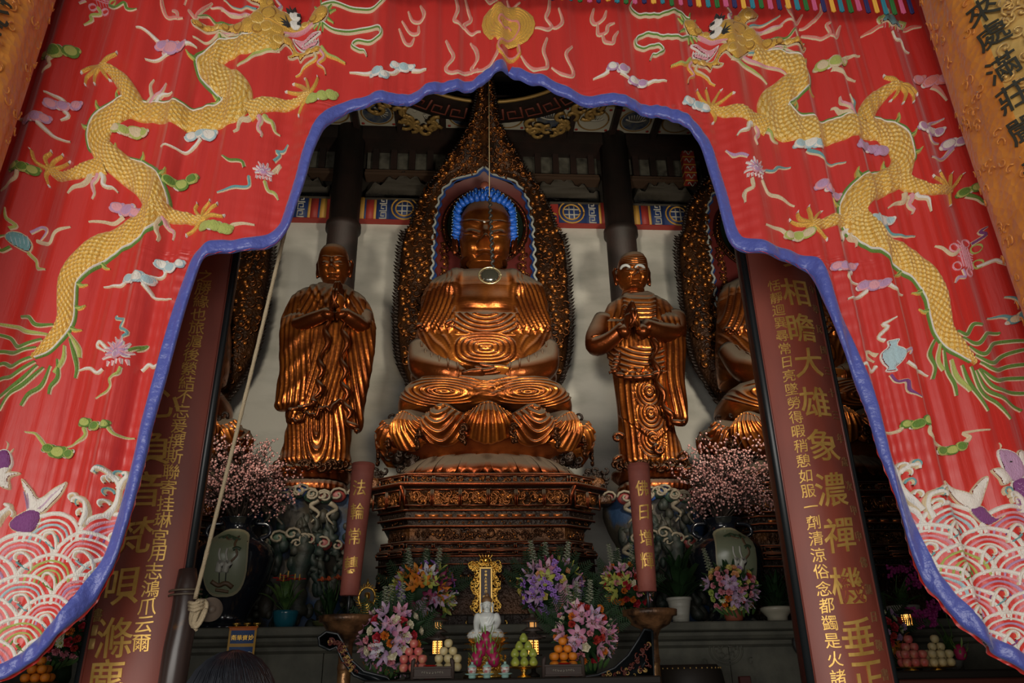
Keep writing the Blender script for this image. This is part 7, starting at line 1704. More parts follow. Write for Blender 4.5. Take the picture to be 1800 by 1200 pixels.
def dragonfruit(px, py, Y, zb, rot, label, group, s=1.0):
    c = U(px, py, Y); z = max(zb, float(c[2])); root = thing('dragon_fruit', label, 'dragon fruit', (c[0], Y, z), group)
    mb = MB(); prof = spline([(.002, 0), (.03, .004), (.048, .04), (.05, .07), (.036, .11), (.01, .13)], 18); lathe(mb, prof * s, (0, 0, 0), 18)
    V = mb.V[0]; body_ = mb.xf((c[0], Y, z), 0, 1, 0, rot); link('flesh_skin', body_, mat('dragonfruit_skin', (.36, .015, .08), .4), root)
    mb = MB()
    for k in range(16):
        a = k * 2.4; h = .02 + .10 * k / 16; r = np.interp(h, prof[:, 1], prof[:, 0]); top = k > 10; d = (math.sin(a), -math.cos(a), 1.2 if not top else 3)
        petal(mb, np.array((r * math.sin(a), -r * math.cos(a), h)) * s, d, (math.sin(a), -math.cos(a), 0), (.045 if not top else .085) * s, .008 * s, 0, .15, 5)
    link('scale_leaf', mb.xf((c[0], Y, z), 0, 1, 0, rot), mat('dragonfruit_scale', (.17, .26, .06), .5), root)
for a in ((838, 1172, 0, 'dragon fruit at the left of the pile before the white Buddha'), (868, 1172, 0, 'dragon fruit at the right of the pile before the white Buddha'), (846, 1154, -.1, 'dragon fruit at the middle left of the pile before the white Buddha'), (862, 1153, .1, 'dragon fruit at the middle right of the pile before the white Buddha'), (855, 1137, 0, 'dragon fruit at the very top of the pile before the white Buddha')):
    dragonfruit(a[0], a[1], 6.62, ZT_, a[2], a[3], 'dragon fruit before the white Buddha', .95)
dragonfruit(1690, 1160, 6.8, ZT_, .1, 'single dragon fruit at the far right beside the curtain edge', 'dragon fruit at the far right')
# ================================================================== SMALLER THINGS ON AND AROUND THE ALTAR
GB = M['bright_gold']
def tablet():
    Y = 8.14; c = U(854, 1095, Y); k = float(U(864, 1040, Y)[0] - U(854, 1040, Y)[0]) / 10; z0 = ZL; zt = float(U(854, 976, Y)[2]); zb = float(U(854, 1078, Y)[2]); Y0 = Y; H_ = zt - zb; Wd = 25 * k
    root = thing('memorial_tablet', 'upright gilt openwork memorial tablet with a dark inscribed panel, behind the white Buddha', 'tablet', (c[0], Y, z0))
    mb = MB(); box(mb, c[0] - .19, c[0] + .19, Y - .1, Y + .1, z0, zb - .02, 0, .01); link('plinth', mb, M['table'], root, False)
    mb = MB(); r = random.Random(1)
    for s in (-1, 1):
        for i in range(26):
            z = zb + .03 + i * (H_ * .78) / 26; x = s * (Wd * .55 + .022 * math.sin(i * .5 + 1)); scroll(mb, (c[0] + x, Y, z), (1, 0, 0), (0, 0, 1), .030, r.random() * 6, s * .9, .0085); scroll(mb, (c[0] + x + s * .035, Y + .01, z + .01), (1, 0, 0), (0, 0, 1), .026, r.random() * 6, -s * .9, .0075)
    for i in range(34): a = r.uniform(-1, 1); scroll(mb, (c[0] + a * Wd * 1.1, Y - .01, zt - .04 - .05 * a * a * 1.2 - r.uniform(0, .07)), (1, 0, 0), (0, 0, 1), r.uniform(.02, .038), r.random() * 6, .9, .009)
    ball(mb, (c[0], Y - .02, zt - .05), .035, 10, 7)
    for a in np.linspace(-.9, .9, 5): tube(mb, [(c[0] + a * .05, Y, zt - .03), (c[0] + a * .09, Y, zt + .03)], [.010, .002], 5)
    for s in (-1, 1):
        for i in range(6): scroll(mb, (c[0] + s * (.10 + .018 * i), Y - .06, zb - .03 - .012 * i), (1, 0, 0), (0, 0, 1), .026, i, .9, .009)
    link('openwork_frame', mb, GB, root)
    mb = MB(); w = .058; z1 = zt - .13
    box(mb, c[0] - w, c[0] + w, Y - .025, Y + .01, zb, z1, 1)
    for s in (-1, 1): box(mb, c[0] + s * w - .009, c[0] + s * w + .009, Y - .035, Y + .01, zb, z1, 0, .003)
    box(mb, c[0] - w - .009, c[0] + w + .009, Y - .035, Y + .01, z1 - .009, z1 + .009, 0, .003); link('inscribed_panel', mb, [mat('plain_gold', (.72, .45, .12), .35, .6), mat('plum_panel', (.045, .025, .03), .5)], root, False)
    mb = MB()
    for i, ch in enumerate('中華人民共和國'): letter(mb, ch, .026, (c[0], Y - .027, z1 - .035 - i * .033), .002, bold=.03)
    for s in (-1, 1):
        for i, ch in enumerate('國泰民安風調'): letter(mb, ch, .020, (c[0] + s * .021, Y - .027, z1 - .28 - i * .027), .002, bold=.02)
    link('inscription', mb, M['gold_paint'], root, False)
tablet()
def white_buddha():
    Y = 6.95; K = 1.0
    c = U(856, 1120, Y); root = thing('gold_lotus_seat', 'tiered gold lotus seat under the small white Buddha', 'lotus seat', (c[0], Y, ZT_))
    zt = float(U(856, 1122, Y)[2]); h = zt - ZT_; mb = MB()
    lathe(mb, [(.20, 0), (.20, .02), (.17, .035), (.18, .05), (.13, .07), (.11, h * .45), (.14, h * .55), (.10, h * .62), (.09, h * .75), (.16, h * .96), (.15, h)], (c[0], Y, ZT_), 36); link('tiered_base', mb, GB, root)
    mb = MB()
    for L in range(4):
        n = 16
        for i in range(n):
            a = 2 * PI * (i + .5 * (L % 2)) / n; d = (math.sin(a), -math.cos(a), .75 - L * .16); petal(mb, np.array((c[0] + .11 * math.sin(a), Y - .11 * math.cos(a), zt - .02 - L * .033)), d, (0, 0, 1), .095, .030, 0, .35, 6)
    link('lotus_petals', mb, GB, root)
    r = random.Random(2); mb = MB()
    for i in range(60): a = r.uniform(-1.6, 1.6); q = .15; scroll(mb, (c[0] + q * math.sin(a), Y - q * math.cos(a), ZT_ + r.uniform(.05, h * .55)), (math.cos(a), math.sin(a), 0), (0, 0, 1), .02, r.random() * 6, .9, .006, 0, (math.sin(a), -math.cos(a), 0))
    link('gold_scrollwork', mb, GB, root)
    W = mat('white_jade', (.72, .74, .70), .35, sub=.1)
    st = thing('white_buddha', 'small white jade seated Buddha touching the earth, on the gold lotus seat', 'statue', (c[0], Y, zt)); mb = MB(); cx = 855
    yy = Y - .02
    figloft(mb, [(1104,832,879,.9),(1110,824,884),(1116,821,886),(1122,824,884,.95)], yy, .13, 40, 80, lambda px, py: .006 * ridge((py - .2 * np.abs(px - cx)) / 5), e=.8)
    figloft(mb, [(1074,850,862,.7),(1078,843,869,.85),(1084,840,872),(1094,843,869,.95),(1104,842,870),(1110,838,874)], yy, .065, 60, 80, lambda px, py: .004 * ridge((px + py * .5) / 4.5) * (px > 857))
    figloft(mb, [(1052,853,859,.7),(1055,850,862,.9),(1060,848,864),(1067,849,863),(1073,852,860,.85),(1076,854,859,.7)], yy, .045, 60, 60, face_disp(856, 1064, 6.5, 9.5, .0055))
    for s, P in ((-1, [(841,1080,.0),(838,1094,.03),(838,1106,.09),(841,1117,.12)]), (1, [(871,1080,.0),(875,1092,.03),(870,1101,.09),(857,1104,.11)])):
        tube(mb, spline([U3(a, b, yy - d) for a, b, d in P], 14), [.03, .032, .032, .03, .03, .028, .026, .025, .024, .023, .022, .02, .019, .018], 10)
    hand(mb, U3(841, 1114, yy - .125), (.1, -.25, -1), (0, -1, 0), .075, 1, .1, .05); hand(mb, U3(860, 1104, yy - .11), (-1, -.2, -.05), (0, -.3, -1), .07, 1, .1, .05)
    for s in (-1, 1): ear(mb, U3(856 + s * 8.5, 1067, yy), s, .075)
    tube(mb, [U3(856, 1078, yy), U3(856, 1070, yy)], .028, 12)
    link('body', mb, W, st)
    mb = MB(); p = U(856, 1054, yy); ball(mb, (p[0], p[1] + .005, p[2] - .004), .046, 16, 10, 0, (1, 1, .8)); ball(mb, (p[0], p[1], p[2] + .036), .02, 12, 8); link('hair', mb, mat('brown_gilt_hair', (.20, .10, .04), .5), st)
white_buddha()
celadon = mat('celadon_glaze', (.28, .46, .40), .3); cer = mat('cup_white', (.55, .52, .48), .35, col2=(.40, .12, .12), ns=40, contrast=(.5, .6))
for px, w in ((830, 'left'), (856, 'middle'), (888, 'right')):
    Y = 6.47; c = U(px, 1185, Y); root = thing('lidded_tea_cup', 'celadon and flowered lidded tea cup on a saucer, %s of the three' % w, 'tea cup', (c[0], Y, ZT_), 'tea cups before the white Buddha')
    mb = MB(); lathe(mb, [(.025, 0), (.03, .01), (.028, .022), (.055, .030), (.058, .036), (.03, .034)], (c[0], Y, ZT_), 24); link('saucer', mb, celadon, root)
    mb = MB(); lathe(mb, [(.018, .034), (.028, .04), (.034, .06), (.035, .078), (.033, .08)], (c[0], Y, ZT_), 24); link('cup', mb, cer, root)
    mb = MB(); lathe(mb, [(.036, .080), (.034, .088), (.02, .10), (.008, .104), (.012, .112), (.008, .120), (.001, .122)], (c[0], Y, ZT_), 24); link('lid', mb, celadon, root)
redg = mat('red_glass', (.35, .012, .008), .12, spec=.7, coat=.4)
for px, w in ((756, 'before the cream pears'), (993, 'before the oranges')):
    Y = 6.62; c = U(px, 1178, Y); root = thing('candle_cup', 'red glass candle cup with a gold character %s' % w, 'candle cup', (c[0], Y, ZT_), 'red candle cups')
    mb = MB(); lathe(mb, [(.048, 0), (.052, .005), (.055, .105), (.051, .105), (.048, .01), (.001, .008)], (c[0], Y, ZT_), 28); link('glass', mb, redg, root)
    mb = MB(); letter(mb, '佛', .08, (c[0], 0, ZT_ + .055), .003, 0, (c[0], Y, .056), bold=.02); link('gold_character', mb, GB, root, False)
for px, w in ((759, 'left'), (995, 'right')):                      # little wooden name-board stands at the table front
    Y = 6.42 - .0; c = U(px, 1198, 6.3); x = c[0]; root = thing('wooden_rack', 'small carved wooden rack at the table front, %s of the white Buddha' % w, 'rack', (x, 6.43, ZT_), 'small wooden racks')
    wv = mat('rack_wood', (.05, .034, .028), .6, spec=.25)
    for s in (-1, 1): mb = MB(); tube(mb, [(x + s * .155, 6.43, ZT_), (x + s * .155, 6.43, ZT_ + .10), (x + s * .15, 6.42, ZT_ + .13), (x + s * .14, 6.42, ZT_ + .15)], [.016, .015, .018, .008], 8); link('post', mb, wv, root)
    mb = MB(); box(mb, x - .15, x + .15, 6.415, 6.445, ZT_ + .075, ZT_ + .092, 0, .003); box(mb, x - .15, x + .15, 6.415, 6.445, ZT_ + .005, ZT_ + .02, 0, .003); box(mb, x - .145, x + .145, 6.425, 6.44, ZT_ + .02, ZT_ + .075); link('panel', mb, wv, root, False)
    mb = MB()
    for i in range(9): scroll(mb, (x - .08 + i * .02, 6.422, ZT_ + .048), (1, 0, 0), (0, 0, 1), .008, i, .8, .0028)
    link('carved_line', mb, mat('carved_pale', (.30, .27, .22), .4), root)
lit = mat('lit_lantern_pane', (.8, .4, .1), .5, emit=(1.0, .50, .12), es=1.8); dimp = mat('dim_lantern_pane', (.5, .25, .08), .5, emit=(1.0, .45, .12), es=.5)
def lantern(px, py, Y, s, label, m, zb, py2=None):
    c = U(px, py, Y); x, z = c[0], c[2]; root = thing('wooden_lantern', label, 'lantern', (x, Y, zb), 'small wooden lanterns')
    mb = MB(); lathe(mb, [(.05 * s, 0), (.05 * s, .02), (.02 * s, .04), (.018 * s, max(.05, z - zb - .07 * s))], (x, Y, zb), 10); link('stand', mb, M['table'], root)
    mb = MB()
    for i in range(6):
        a = i * PI / 3; tube(mb, [(x + .055 * s * math.sin(a), Y - .055 * s * math.cos(a), z - .06 * s), (x + .055 * s * math.sin(a), Y - .055 * s * math.cos(a), z + .06 * s)], .006 * s, 5)
    for q, rr in ((-.065, .075), (.06, .07)): lathe(mb, [(rr * s, 0), (rr * s, .012 * s)], (x, Y, z + q * s), 6)
    lathe(mb, [(.11 * s, 0), (.105 * s, .012 * s), (.06 * s, .035 * s), (.03 * s, .05 * s), (.035 * s, .06 * s), (.008 * s, .09 * s)], (x, Y, z + .07 * s), 6)
    for i in range(6): a = i * PI / 3; tube(mb, [(x + .06 * s * math.sin(a), Y - .06 * s * math.cos(a), z + .09 * s), (x + .125 * s * math.sin(a), Y - .125 * s * math.cos(a), z + .085 * s)], .008 * s, 4)
    link('frame', mb, mat('lantern_wood', (.05, .035, .028), .5), root)
    mb = MB(); lathe(mb, [(.045 * s, -.055 * s), (.045 * s, .055 * s)], (x, Y, z), 12); link('pane', mb, m, root)
    mb = MB()
    for q in range(12):
        a = q * PI / 6 + .26
        for zz in np.linspace(-.04, .04, 5): ball(mb, (x + .047 * s * math.sin(a), Y - .047 * s * math.cos(a), z + zz * s), .008 * s, 5, 4)
    link('lattice', mb, GB, root)
    if py2:
        z2_ = float(U(px, py2, Y)[2]); mb = MB(); lathe(mb, [(.10 * s, 0), (.05 * s, .03 * s)], (x, Y, z + .13 * s), 6)
        for i in range(6): a = i * PI / 3 + .3; tube(mb, [(x + .045 * s * math.sin(a), Y - .045 * s * math.cos(a), z + .14 * s), (x + .045 * s * math.sin(a), Y - .045 * s * math.cos(a), z2_ + .04)], .006 * s, 5)
        lathe(mb, [(.10 * s, 0), (.09 * s, .01), (.05 * s, .03), (.025 * s, .04), (.03 * s, .05), (.005, .075)], (x, Y, z2_ + .035), 6)
        link('upper_tier', mb, mat('lantern_roof', (.05, .035, .028), .6), root)
        mb = MB(); lathe(mb, [(.032 * s, -.03), (.032 * s, .03)], (x, Y, z2_), 10); link('upper_pane', mb, dimp, root)
lantern(769, 1138, 7.16, .95, 'two-tiered wooden lantern with lit windows behind the cream pears', lit, ZT_, 1100)
lantern(937, 1138, 7.16, 1.05, 'two-tiered wooden lantern with lit windows behind the green pears', lit, ZT_, 1100)
lantern(1594, 1090, 7.30, .9, 'small lit lantern below the white orchid pot at the far right', lit, ZT_)
# step behind the offering table that carries tablet and lanterns: part of the table height
def gold_statue():
    Y = 8.25; cx = 645; root = thing('gilt_figurine', 'small gilt haloed seated figurine on the ledge behind the left drip pan', 'figurine', (U3(cx, 1090, Y)[0], Y, ZL)); mb = MB()
    zt = float(U(cx, 1092, Y)[2])
    figloft(mb, [(1072,632,660,.8),(1078,626,664),(1086,628,662),(1092,632,660)], Y, .10, 30, 50, lambda a, b: .01 * ridge(b / 4)); figloft(mb, [(1054,640,652,.8),(1060,635,656),(1070,636,656),(1078,632,660)], Y, .07, 30, 50); figloft(mb, [(1040,642,650,.8),(1046,641,651),(1054,643,649)], Y, .05, 24, 40)
    lathe(mb, [(.13, 0), (.14, .02), (.10, .04), (.12, max(.05, zt - ZL) + .01)], (U3(cx, 1090, Y)[0], Y, ZL), 20); link('body', mb, GB, root)
    mb = MB(); c = U(cx, 1050, Y + .05); r = random.Random(3); t = np.linspace(0, 2 * PI, 30); tube(mb, [(c[0] + .085 * math.cos(a), c[1], c[2] + .10 * math.sin(a)) for a in t], .012, 6)
    for i in range(24): a = i * PI / 12; scroll(mb, (c[0] + .10 * math.cos(a), c[1], c[2] + .12 * math.sin(a)), (1, 0, 0), (0, 0, 1), .02, a, .8, .006)
    tube(mb, [(c[0], c[1], c[2] + .12), (c[0], c[1], c[2] + .19)], [.02, .002], 6); link('halo', mb, GB, root)
gold_statue()
def banner():
    Y = 7.97; P = U([405, 453, 451, 399], [1097, 1097, 1185, 1187], Y); x0, x1 = P[0][0], P[1][0]; z1 = ZL - .0; z0 = z1 - .56
    root = thing('hanging_banner', 'small blue and gold banner with an orange top hanging over the ledge front', 'banner', ((x0 + x1) / 2, Y, z0))
    mb = MB(); n, m = 14, 20; X, Z = np.meshgrid(np.linspace(x0, x1, n), np.linspace(z1, z0, m)); V = np.stack([X, Y - .006 - .006 * np.sin(X * 22), Z], -1)
    V2 = V.copy(); V2[..., 1] += .004; F = gridF(m, n); mi = []
    for i in range(m - 1):
        for j in range(n - 1):
            z = (m - 1 - i) / (m - 1); edge = j in (0, n - 2) or i in (0,) or 5 <= i <= 5; mi.append(1 if i == 0 else (0 if edge else 2))
    mb.add(V.reshape(-1, 3), F, mi); mb.add(V2.reshape(-1, 3), [f[::-1] for f in F], 0); tube(mb, [(x0 - .01, Y - .006, z1), (x1 + .01, Y - .006, z1)], .008, 6, 1)
    link('cloth', mb, [mat('banner_gold', (.55, .30, .04), .5), mat('banner_orange', (.62, .15, .02), .5), mat('banner_blue', (.02, .07, .22), .5)], root)
    mb = MB()
    for i, ch in enumerate('雨華賚妙'): letter(mb, ch, .050, (x0 + .052 + i * (x1 - x0 - .10) / 3, Y - .014, z1 - .095), .003, bold=.02)
    r = random.Random(3); cz = z1 - .27
    for i in range(22): a = r.uniform(-1, 1); scroll(mb, ((x0 + x1) / 2 + a * .07, Y - .016, cz - .03 + r.uniform(-.03, .04) * (1 - abs(a))), (1, 0, 0), (0, 0, 1), .014, r.random() * 6, .8, .004)
    link('gold_embroidery', mb, GB, root, False)
    mb = MB()
    for dx, dz in ((-.07, .03), (.08, .035), (.05, -.03), (-.04, -.05)): tube(mb, spline([((x0 + x1) / 2 + dx - .03, Y - .016, cz + dz), ((x0 + x1) / 2 + dx, Y - .017, cz + dz + .012), ((x0 + x1) / 2 + dx + .03, Y - .016, cz + dz)], 8), .004, 5)
    link('white_cloud', mb, M['white'], root)
banner()
# ---------------------------------------------------------------- hanging glass lamp on its wire, rope and pulley
def hanging_lamp():
    Y = 7.6; c = U(861, 484, Y); x = c[0]; root = thing('hanging_lamp', 'small round glass lamp hanging on a long wire before the central Buddha', 'lamp', (x, Y, c[2]))
    top = ZC; zk = float(U(861, 345, Y)[2])
    mb = MB(); tube(mb, [(x, Y, zk), (x, Y, top)], .006, 6); link('wire', mb, mat('pale_wire', (.22, .17, .09), .5), root)
    mb = MB(); n = 90; z = np.linspace(c[2] + .1, zk, n); tube(mb, np.stack([x + .012 * np.sin(np.arange(n) * .9) - .0 * z + .03 * np.linspace(1, 0, n), np.full(n, Y), z], -1), .012 + .008 * (np.arange(n) % 7 < 3), 6); link('knotted_cord', mb, M['black'], root)
    mb = MB(); t = np.linspace(0, 2 * PI, 37)
    for q, w in ((.105, .010), (.075, .005)): tube(mb, [(x + q * 1.2 * math.cos(a), Y, c[2] + q * math.sin(a)) for a in t], w, 6)
    for i in range(8): a = i * PI / 4; tube(mb, [(x, Y, c[2]), (x + .12 * math.cos(a), Y - .005, c[2] + .10 * math.sin(a))], .005, 5)
    tube(mb, [(x, Y - .01, c[2] - .06), (x, Y - .01, c[2] + .05)], .011, 6); link('openwork_frame', mb, mat('lamp_brass', (.42, .36, .20), .3, .8), root)
    mb = MB(); ball(mb, tuple(c), .09, 18, 12, 0, (1.15, .35, 1)); link('glass_globe', mb, mat('dark_glass', (.02, .02, .015), .08, coat=.5), root)
hanging_lamp()
def rope_and_pulley():
    Y = 4.86; pc = U(324, 1060, Y); x = pc[0]
    root = thing('rope_post', 'short worn dark wooden post with a pulley axle beside the left couplet column', 'post', (x, Y, 0))
    zt = float(U(312, 1000, Y)[2]); zb = float(U(330, 1140, Y)[2])
    mb = MB(); tube(mb, [(x + .0, Y, 0), (x, Y, zb), (x + .01, Y, float(U(320, 1080, Y)[2])), (x, Y, float(U(318, 1030, Y)[2])), (x - .01, Y, zt)], [.072, .078, .076, .066, .050], 24); link('post_shaft', mb, mat('worn_post', (.045, .028, .024), .3, col2=(.13, .06, .02), ns=7, contrast=(.6, .7)), root)
    mb = MB(); zc = float(U(318, 1052, Y)[2]); t = np.linspace(0, 4 * PI, 40); tube(mb, [(x + .092 * math.cos(a), Y + .092 * math.sin(a), zc + .004 * a) for a in t], .006, 5); link('wire_binding', mb, mat('binding_wire', (.12, .09, .06), .5), root)
    ax = U(372, 1072, Y - .02); mb = MB(); tube(mb, [(x, Y, ax[2]), (ax[0] + .03, Y - .03, ax[2])], .018, 10)
    link('axle', mb, M['table'], root)
    mb = MB(); tube(mb, [(ax[0] - .012, Y - .035, ax[2]), (ax[0] + .012, Y - .075, ax[2])], .068, 28, up=(0, 0, 1)); tube(mb, [(ax[0] + .008, Y - .06, ax[2]), (ax[0] + .02, Y - .095, ax[2])], .022, 14, up=(0, 0, 1)); link('wooden_wheel', mb, mat('wheel_wood', (.16, .12, .09), .5), root)
    rp = mat('cotton_rope', (.48, .38, .24), .8, bump=.6, bs=160); rr = thing('curtain_rope', 'cream rope running up from the pulley coil to the curtain edge', 'rope', tuple(U(345, 1075, Y - .1)))
    a = U(343, 1052, Y - .1); b = U(503, 398, YC + .25); P = np.linspace(a, b, 60); s = np.linspace(0, 1, 60); P[:, 2] -= .05 * np.sin(PI * s)
    mb = MB(); tube(mb, P, .0125 * (1 + .08 * np.sin(np.arange(60) * 2)), 8); link('long_run', mb, rp, rr)
    mb = MB(); r = random.Random(4)
    for i in range(9):
        c = U(345 + i * 1.0, 1076 + 2 * (i % 3), Y - .12 - .006 * i); t = np.linspace(0, 2 * PI, 20); tube(mb, [(c[0] + (.045 + .004 * (i % 2)) * math.cos(q) * .6, c[1] + .02 * math.sin(q), c[2] + .068 * math.sin(q + .3 * i * .2)) for q in t], .0105, 7)
    for q in range(3): c = U(345, 1058 + 6 * q, Y - .16); tube(mb, [(c[0] - .04, c[1], c[2]), (c[0], c[1] - .03, c[2] - .01), (c[0] + .04, c[1], c[2] + .01)], .011, 7)
    tube(mb, spline([U3(350, 1090, Y - .15), U3(342, 1100, Y - .15), U3(346, 1108, Y - .14)], 8), .010, 6); link('coil', mb, rp, rr)
rope_and_pulley()
# ---------------------------------------------------------------- potted plants
def pot(px, Y, zb, rad, h, m, label, cat, group=None, name='plant_pot', prof=None):
    c = U(px, 1080, Y); root = thing(name, label, cat, (c[0], Y, zb), group); mb = MB()
    lathe(mb, [(a * rad, b * h) for a, b in (prof or [(.6, 0), (.7, .02), (.92, .45), (1, .8), (1.02, .84), (1.02, 1), (.9, 1), (.85, .9), (.01, .88)])], (c[0], Y, zb), 32); link('pot', mb, m, root); return root, c[0]
def leaves(root, c, n, L, w, seed, m=None, up=.6, name='foliage', spread=1.0):
    mb = MB(); r = random.Random(seed)
    for i in range(n):
        a = r.uniform(0, 2 * PI); t = r.uniform(.1, 1.2) * spread; d = np.array((math.sin(a) * math.sin(t), -math.cos(a) * math.sin(t), math.cos(t) * up + .1)); b = np.array(c) + d * L * r.uniform(.1, .5); tube(mb, [c, b], .003, 4); petal(mb, b, d + (0, 0, -.15), (0, -.3, 1), L * r.uniform(.5, .8), w, 0, .25, 6)
    o = link(name, mb, m or M['leaf'], root); return o
teal = mat('teal_glaze', (.01, .10, .14), .2, coat=.4)
redf = mat('anthurium_red', (.40, .008, .012), .25); yel = mat('spadix_yellow', (.6, .35, .05), .6)
def anthurium(px, base, heads, Y, label, potm, rad, h, gh):
    root, x = pot(px, Y, ZL, rad, h, potm, label, 'potted plant', 'red flowering pot plants', 'potted_anthurium'); leaves(root, (x, Y, ZL + h * .9), 34, gh, .03, px, up=1.3)
    for (a, b) in heads:
        c = U(a, b, Y - .1); mb = MB()
        petal(mb, c, (.9, -.3, .05), (0, -.4, 1), .075, .035, 0, .1, 6); petal(mb, c, (-.9, -.3, .05), (0, -.4, 1), .075, .035, 0, .1, 6); tube(mb, [tuple(c), (c[0] + .005, c[1] - .02, c[2] + .06)], [.008, .006], 6, 1); tube(mb, [(x, Y, ZL + h), tuple(c)], .004, 5, 2); link('red_flower', mb, [redf, yel, M['leaf']], root)
anthurium(502, 1095, [(492,1018),(506,1014),(518,1019),(526,1020),(498,1022)], 8.3, 'red anthurium in a teal glazed pot on the ledge', teal, .125, .17, .26)
anthurium(345, 1095, [(331,1012),(358,1021),(352,1019)], 8.3, 'red flowering plant on the ledge just right of the left couplet board', M['pot_dark'], .12, .10, .28)
root, x = pot(580, 8.25, ZL, .17, .06, mat('dish_green', (.09, .10, .04), .35), 'low green dish with orange-red flowers on the ledge', 'potted plant', None, 'flower_dish'); leaves(root, (x, 8.25, ZL + .05), 30, .30, .02, 9, M['leaf_dark'], 1.2)
for a, b in ((566,1022),(578,1021),(594,1018),(601,1020)):
    c = U(a, b, 8.2); mb = MB(); [petal(mb, c, (math.sin(k), -.4, math.cos(k) * .4 + .3), (0, -.5, 1), .055, .02, 0, .2, 4) for k in range(7)]; tube(mb, [(x, 8.25, ZL + .05), tuple(c)], .004, 5, 1); link('orange_flower', mb, [mat('flower_orange_red', (.42, .08, .02), .5), M['leaf']], root)
root, x = pot(1196, 8.25, ZL, .125, .25, mat('ribbed_white_pot', (.34, .33, .28), .5, bump=.4, bs=6, bstretch=(.3, .3, 5)), 'ribbed white tapered pot with dark broad leaves, right of the right candle', 'potted plant', None, 'potted_plant', [(.62, 0), (.66, .02), (.75, .3), (.77, .32), (.76, .34), (.88, .64), (.90, .66), (.89, .68), (.98, .88), (1.05, .9), (1.05, 1), (.92, 1), (.01, .92)])
leaves(root, (x, 8.25, ZL + .22), 40, .48, .045, 5, M['leaf_dark'], .9)
root, x = pot(1366, 8.3, ZL, .17, .17, mat('cream_bowl', (.38, .35, .27), .35), 'cream rounded bowl with a small leafy shrub, left of the right couplet board', 'potted plant', None, 'potted_shrub', [(.55, 0), (.6, .04), (.62, .3), (.85, .55), (1, .72), (.98, .84), (.88, .9), (.01, .86)])
leaves(root, (x, 8.3, ZL + .14), 120, .34, .018, 6, M['leaf_dark'], .9, 'foliage', 1.3)
def orchid(px, py, px0, Y, zb, label, potm, n, seed, rad, h):
    root, x = pot(px0, Y, zb, rad, h, potm, label, 'potted plant', 'magenta orchids at the far right', 'potted_orchid'); leaves(root, (x, Y, zb + h * .95), 22, .22, .035, seed, up=.8); r = random.Random(seed)
    mb = MB(); cc = U(px, py, Y)
    for s in (-1, 0, 1): tube(mb, spline([(x, Y, zb + h), (x + s * .05, Y - .03, (zb + h + cc[2]) / 2), (cc[0] + s * .12, Y - .08, cc[2])], 10), .005, 5)
    link('stalk', mb, M['leaf'], root)
    for i in range(n): c = cc + np.array((r.uniform(-.19, .19), r.uniform(-.14, .02), r.uniform(-.09, .09))); put_flower('magenta_orchid', c, (r.uniform(-.3, .3), r.uniform(0, 6), 0), .7, root)
wp = mat('white_pot', (.40, .38, .33), .35)
orchid(1588, 1012, 1590, 8.2, ZL, 'magenta orchid in a white pot on the ledge at the far right', wp, 16, 5, .16, .14)
orchid(1632, 1078, 1652, 7.25, ZT_, 'lower magenta orchid beside the curtain edge at the far right', mat('lower_pot', (.30, .29, .26), .4), 14, 8, .10, .08)
# three small gilt bowls on the ledge above the banner
for px, w in ((416, 'left'), (435, 'middle'), (452, 'right')):
    c = U(px, 1095, 8.08); mb = MB(); lathe(mb, [(.02, 0), (.025, .004), (.012, .012), (.035, .03), (.038, .045), (.033, .044), (.004, .02)], (0, 0, 0), 18); o = link('incense_bowl', mb, GB); o.location = (c[0], 8.08, ZL); tag(o, 'tiny gilt incense bowl on the ledge above the banner, %s of three' % w, 'bowl', 'tiny gilt bowls')
# drum and kneeling stool front, right of the table
def drum():
    Y = 7.5; c = U(1196, 1172, Y); root = thing('ceremonial_drum', 'low dark round drum standing right of the offering table', 'drum', (c[0] + .06, Y, 0)); x = c[0] + .06; z = float(U(1196, 1168, Y)[2]) ; mb = MB()
    lathe(mb, [(.26, 0), (.28, .04), (.28, .10), (.25, .14), (.25, z - .48), (.27, z - .44), (.31, z - .30), (.33, z - .17), (.31, z - .05), (.27, z)], (x, Y, 0), 44); link('body', mb, M['table'], root)
    mb = MB()
    for zz in (z - .03, z - .32):
        for i in range(36): a = i * PI / 18; ball(mb, (x + .305 * math.sin(a), Y - .305 * math.cos(a), zz), .008, 5, 4)
    link('stud_row', mb, M['old_gold_paint'], root)
drum()
mb = MB(); c = U(1308, 1188, 7.2); box(mb, c[0] - .05, c[0] + .05, 7.17, 7.23, 0, c[2], 0, .006); tag(recentre(link('red_post', mb, M['column_red'], None, False), (c[0], 7.2, 0)), 'short red wooden post in front of the ledge, right of the drum', 'post')
mb = MB(); c = U(1425, 1130, 8.0); ball(mb, (c[0], 8.13, c[2]), .14, 24, 14, 0, (1, .35, 1)); tube(mb, [(c[0], 8.13, c[2]), (c[0], 8.22, c[2])], .05, 12, up=(0, 0, 1)); tag(recentre(link('wall_gong', mb, M['black']), (c[0], 8.2, c[2])), 'round black gong on the ledge front beside the right couplet board', 'gong')
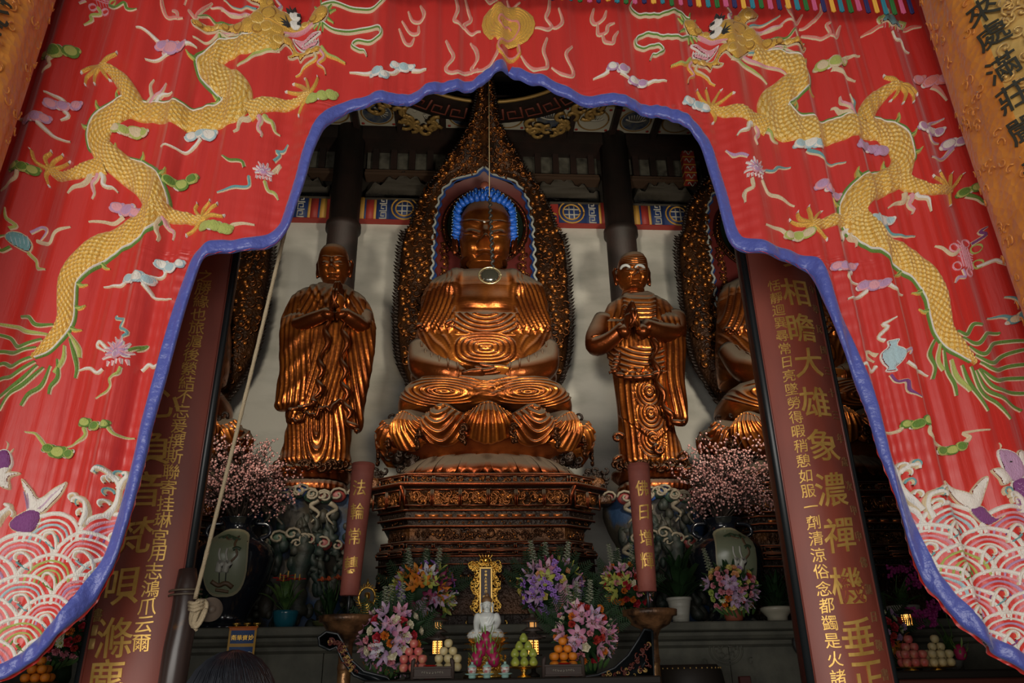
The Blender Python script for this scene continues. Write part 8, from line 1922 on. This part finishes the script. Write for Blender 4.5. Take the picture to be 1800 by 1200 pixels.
# ---------------------------------------------------------------- the visitor in front
def visitor():
    Y = 2.0; t = U(413, 1153, Y); x, zt = float(t[0]), float(t[2]); g = zt - 1.66
    skin = mat('skin', (.45, .24, .16), .5, sub=.1); hairm = mat('black_hair', (.008, .009, .013), .36, spec=.55); cl = mat('dark_clothes', (.03, .032, .04), .8)
    root = thing('person', 'person in the foreground, only the top of the dark hair in view', 'person', (x, Y, 0))
    mb = MB(); zh = zt - .125
    def ell(rows, n=28):
        V = []; th = np.linspace(0, 2 * PI, n, endpoint=False)
        for z, cx_, cy_, a, b in rows: V.append(np.stack([x + cx_ + a * np.cos(th), Y + cy_ + b * np.sin(th), np.full(n, z)], -1))
        mb.add(np.vstack(V), gridF(len(rows), n, True) + [list(range(n - 1, -1, -1)), list(range((len(rows) - 1) * n, len(rows) * n))], 0)
    H = zt
    S = spline([(H - .30, 0, .01, .052, .055), (H - .26, 0, .0, .055, .06), (H - .235, 0, .01, .055, .075), (H - .20, 0, .0, .066, .088), (H - .13, 0, 0, .076, .096), (H - .06, 0, 0, .073, .092), (H - .015, 0, 0, .05, .06), (H - .004, 0, 0, .01, .012)], 30); ell(S)
    for s in (-1, 1): ear(mb, (x + s * .074, Y, H - .135), s, .06)
    ball(mb, (x, Y + .10, H - .145), .018, 8, 6, 0, (.8, 1, 1.4))
    for s in (-1, 1):
        for P, R_ in (([(s * .17, 0, H - .36), (s * .22, 0, H - .50), (s * .235, .01, H - .64), (s * .22, .07, H - .80)], [.05, .045, .038, .027]),):
            tube(mb, spline([(x + a, Y + b, c) for a, b, c in P], 16), np.interp(np.linspace(0, 1, 16), np.linspace(0, 1, 4), R_), 12)
        hand(mb, (x + s * .22, Y + .07, H - .80), (0, .35, -1), (s, 0, 0), .17, s, .25, .05)
    link('body', mb, skin, root); mb = MB()
    S = spline([(.02, 0, 0, .11, .08), (.45, 0, 0, .13, .09), (.80, 0, 0, .165, .105), (H - .62, 0, 0, .145, .10), (H - .45, 0, 0, .17, .11), (H - .36, 0, 0, .19, .095), (H - .31, 0, .0, .12, .075), (H - .28, 0, .0, .065, .065)], 40); ell(S)
    for s in (-1, 1): tube(mb, spline([(x + s * .14, Y, H - .35), (x + s * .225, Y, H - .48), (x + s * .24, Y + .01, H - .66), (x + s * .225, Y + .06, H - .78)], 14), [.065, .068, .066, .062, .06, .058, .056, .054, .052, .05, .048, .045, .043, .04], 12)
    link('coat', mb, cl, root)
    mb = MB(); r = random.Random(8)
    ball(mb, (x, Y - .004, H - .105), .101, 26, 16, 0, (1.0, 1.12, 1.12))
    for i in range(1500):
        a = r.uniform(0, 2 * PI); d = np.array((x, Y - .004, H - .105)); p0 = d + np.array((r.uniform(-.02, .02), r.uniform(-.03, .03), .115))
        P = []
        for q in np.linspace(.04, 1, 7):
            t_ = q * r.uniform(1.5, 1.8) if False else q * 1.7; P.append(d + np.array((.103 * math.sin(t_) * math.cos(a + .25 * q), .115 * math.sin(t_) * math.sin(a + .25 * q), .115 * math.cos(t_))) * (1 + .035 * r.random()) )
        tube(mb, P, [.0011] * 6 + [.0005], 3)
    link('hair', mb, hairm, root)
visitor()
for o in bpy.data.objects:
    if '_w' in o: del o['_w']
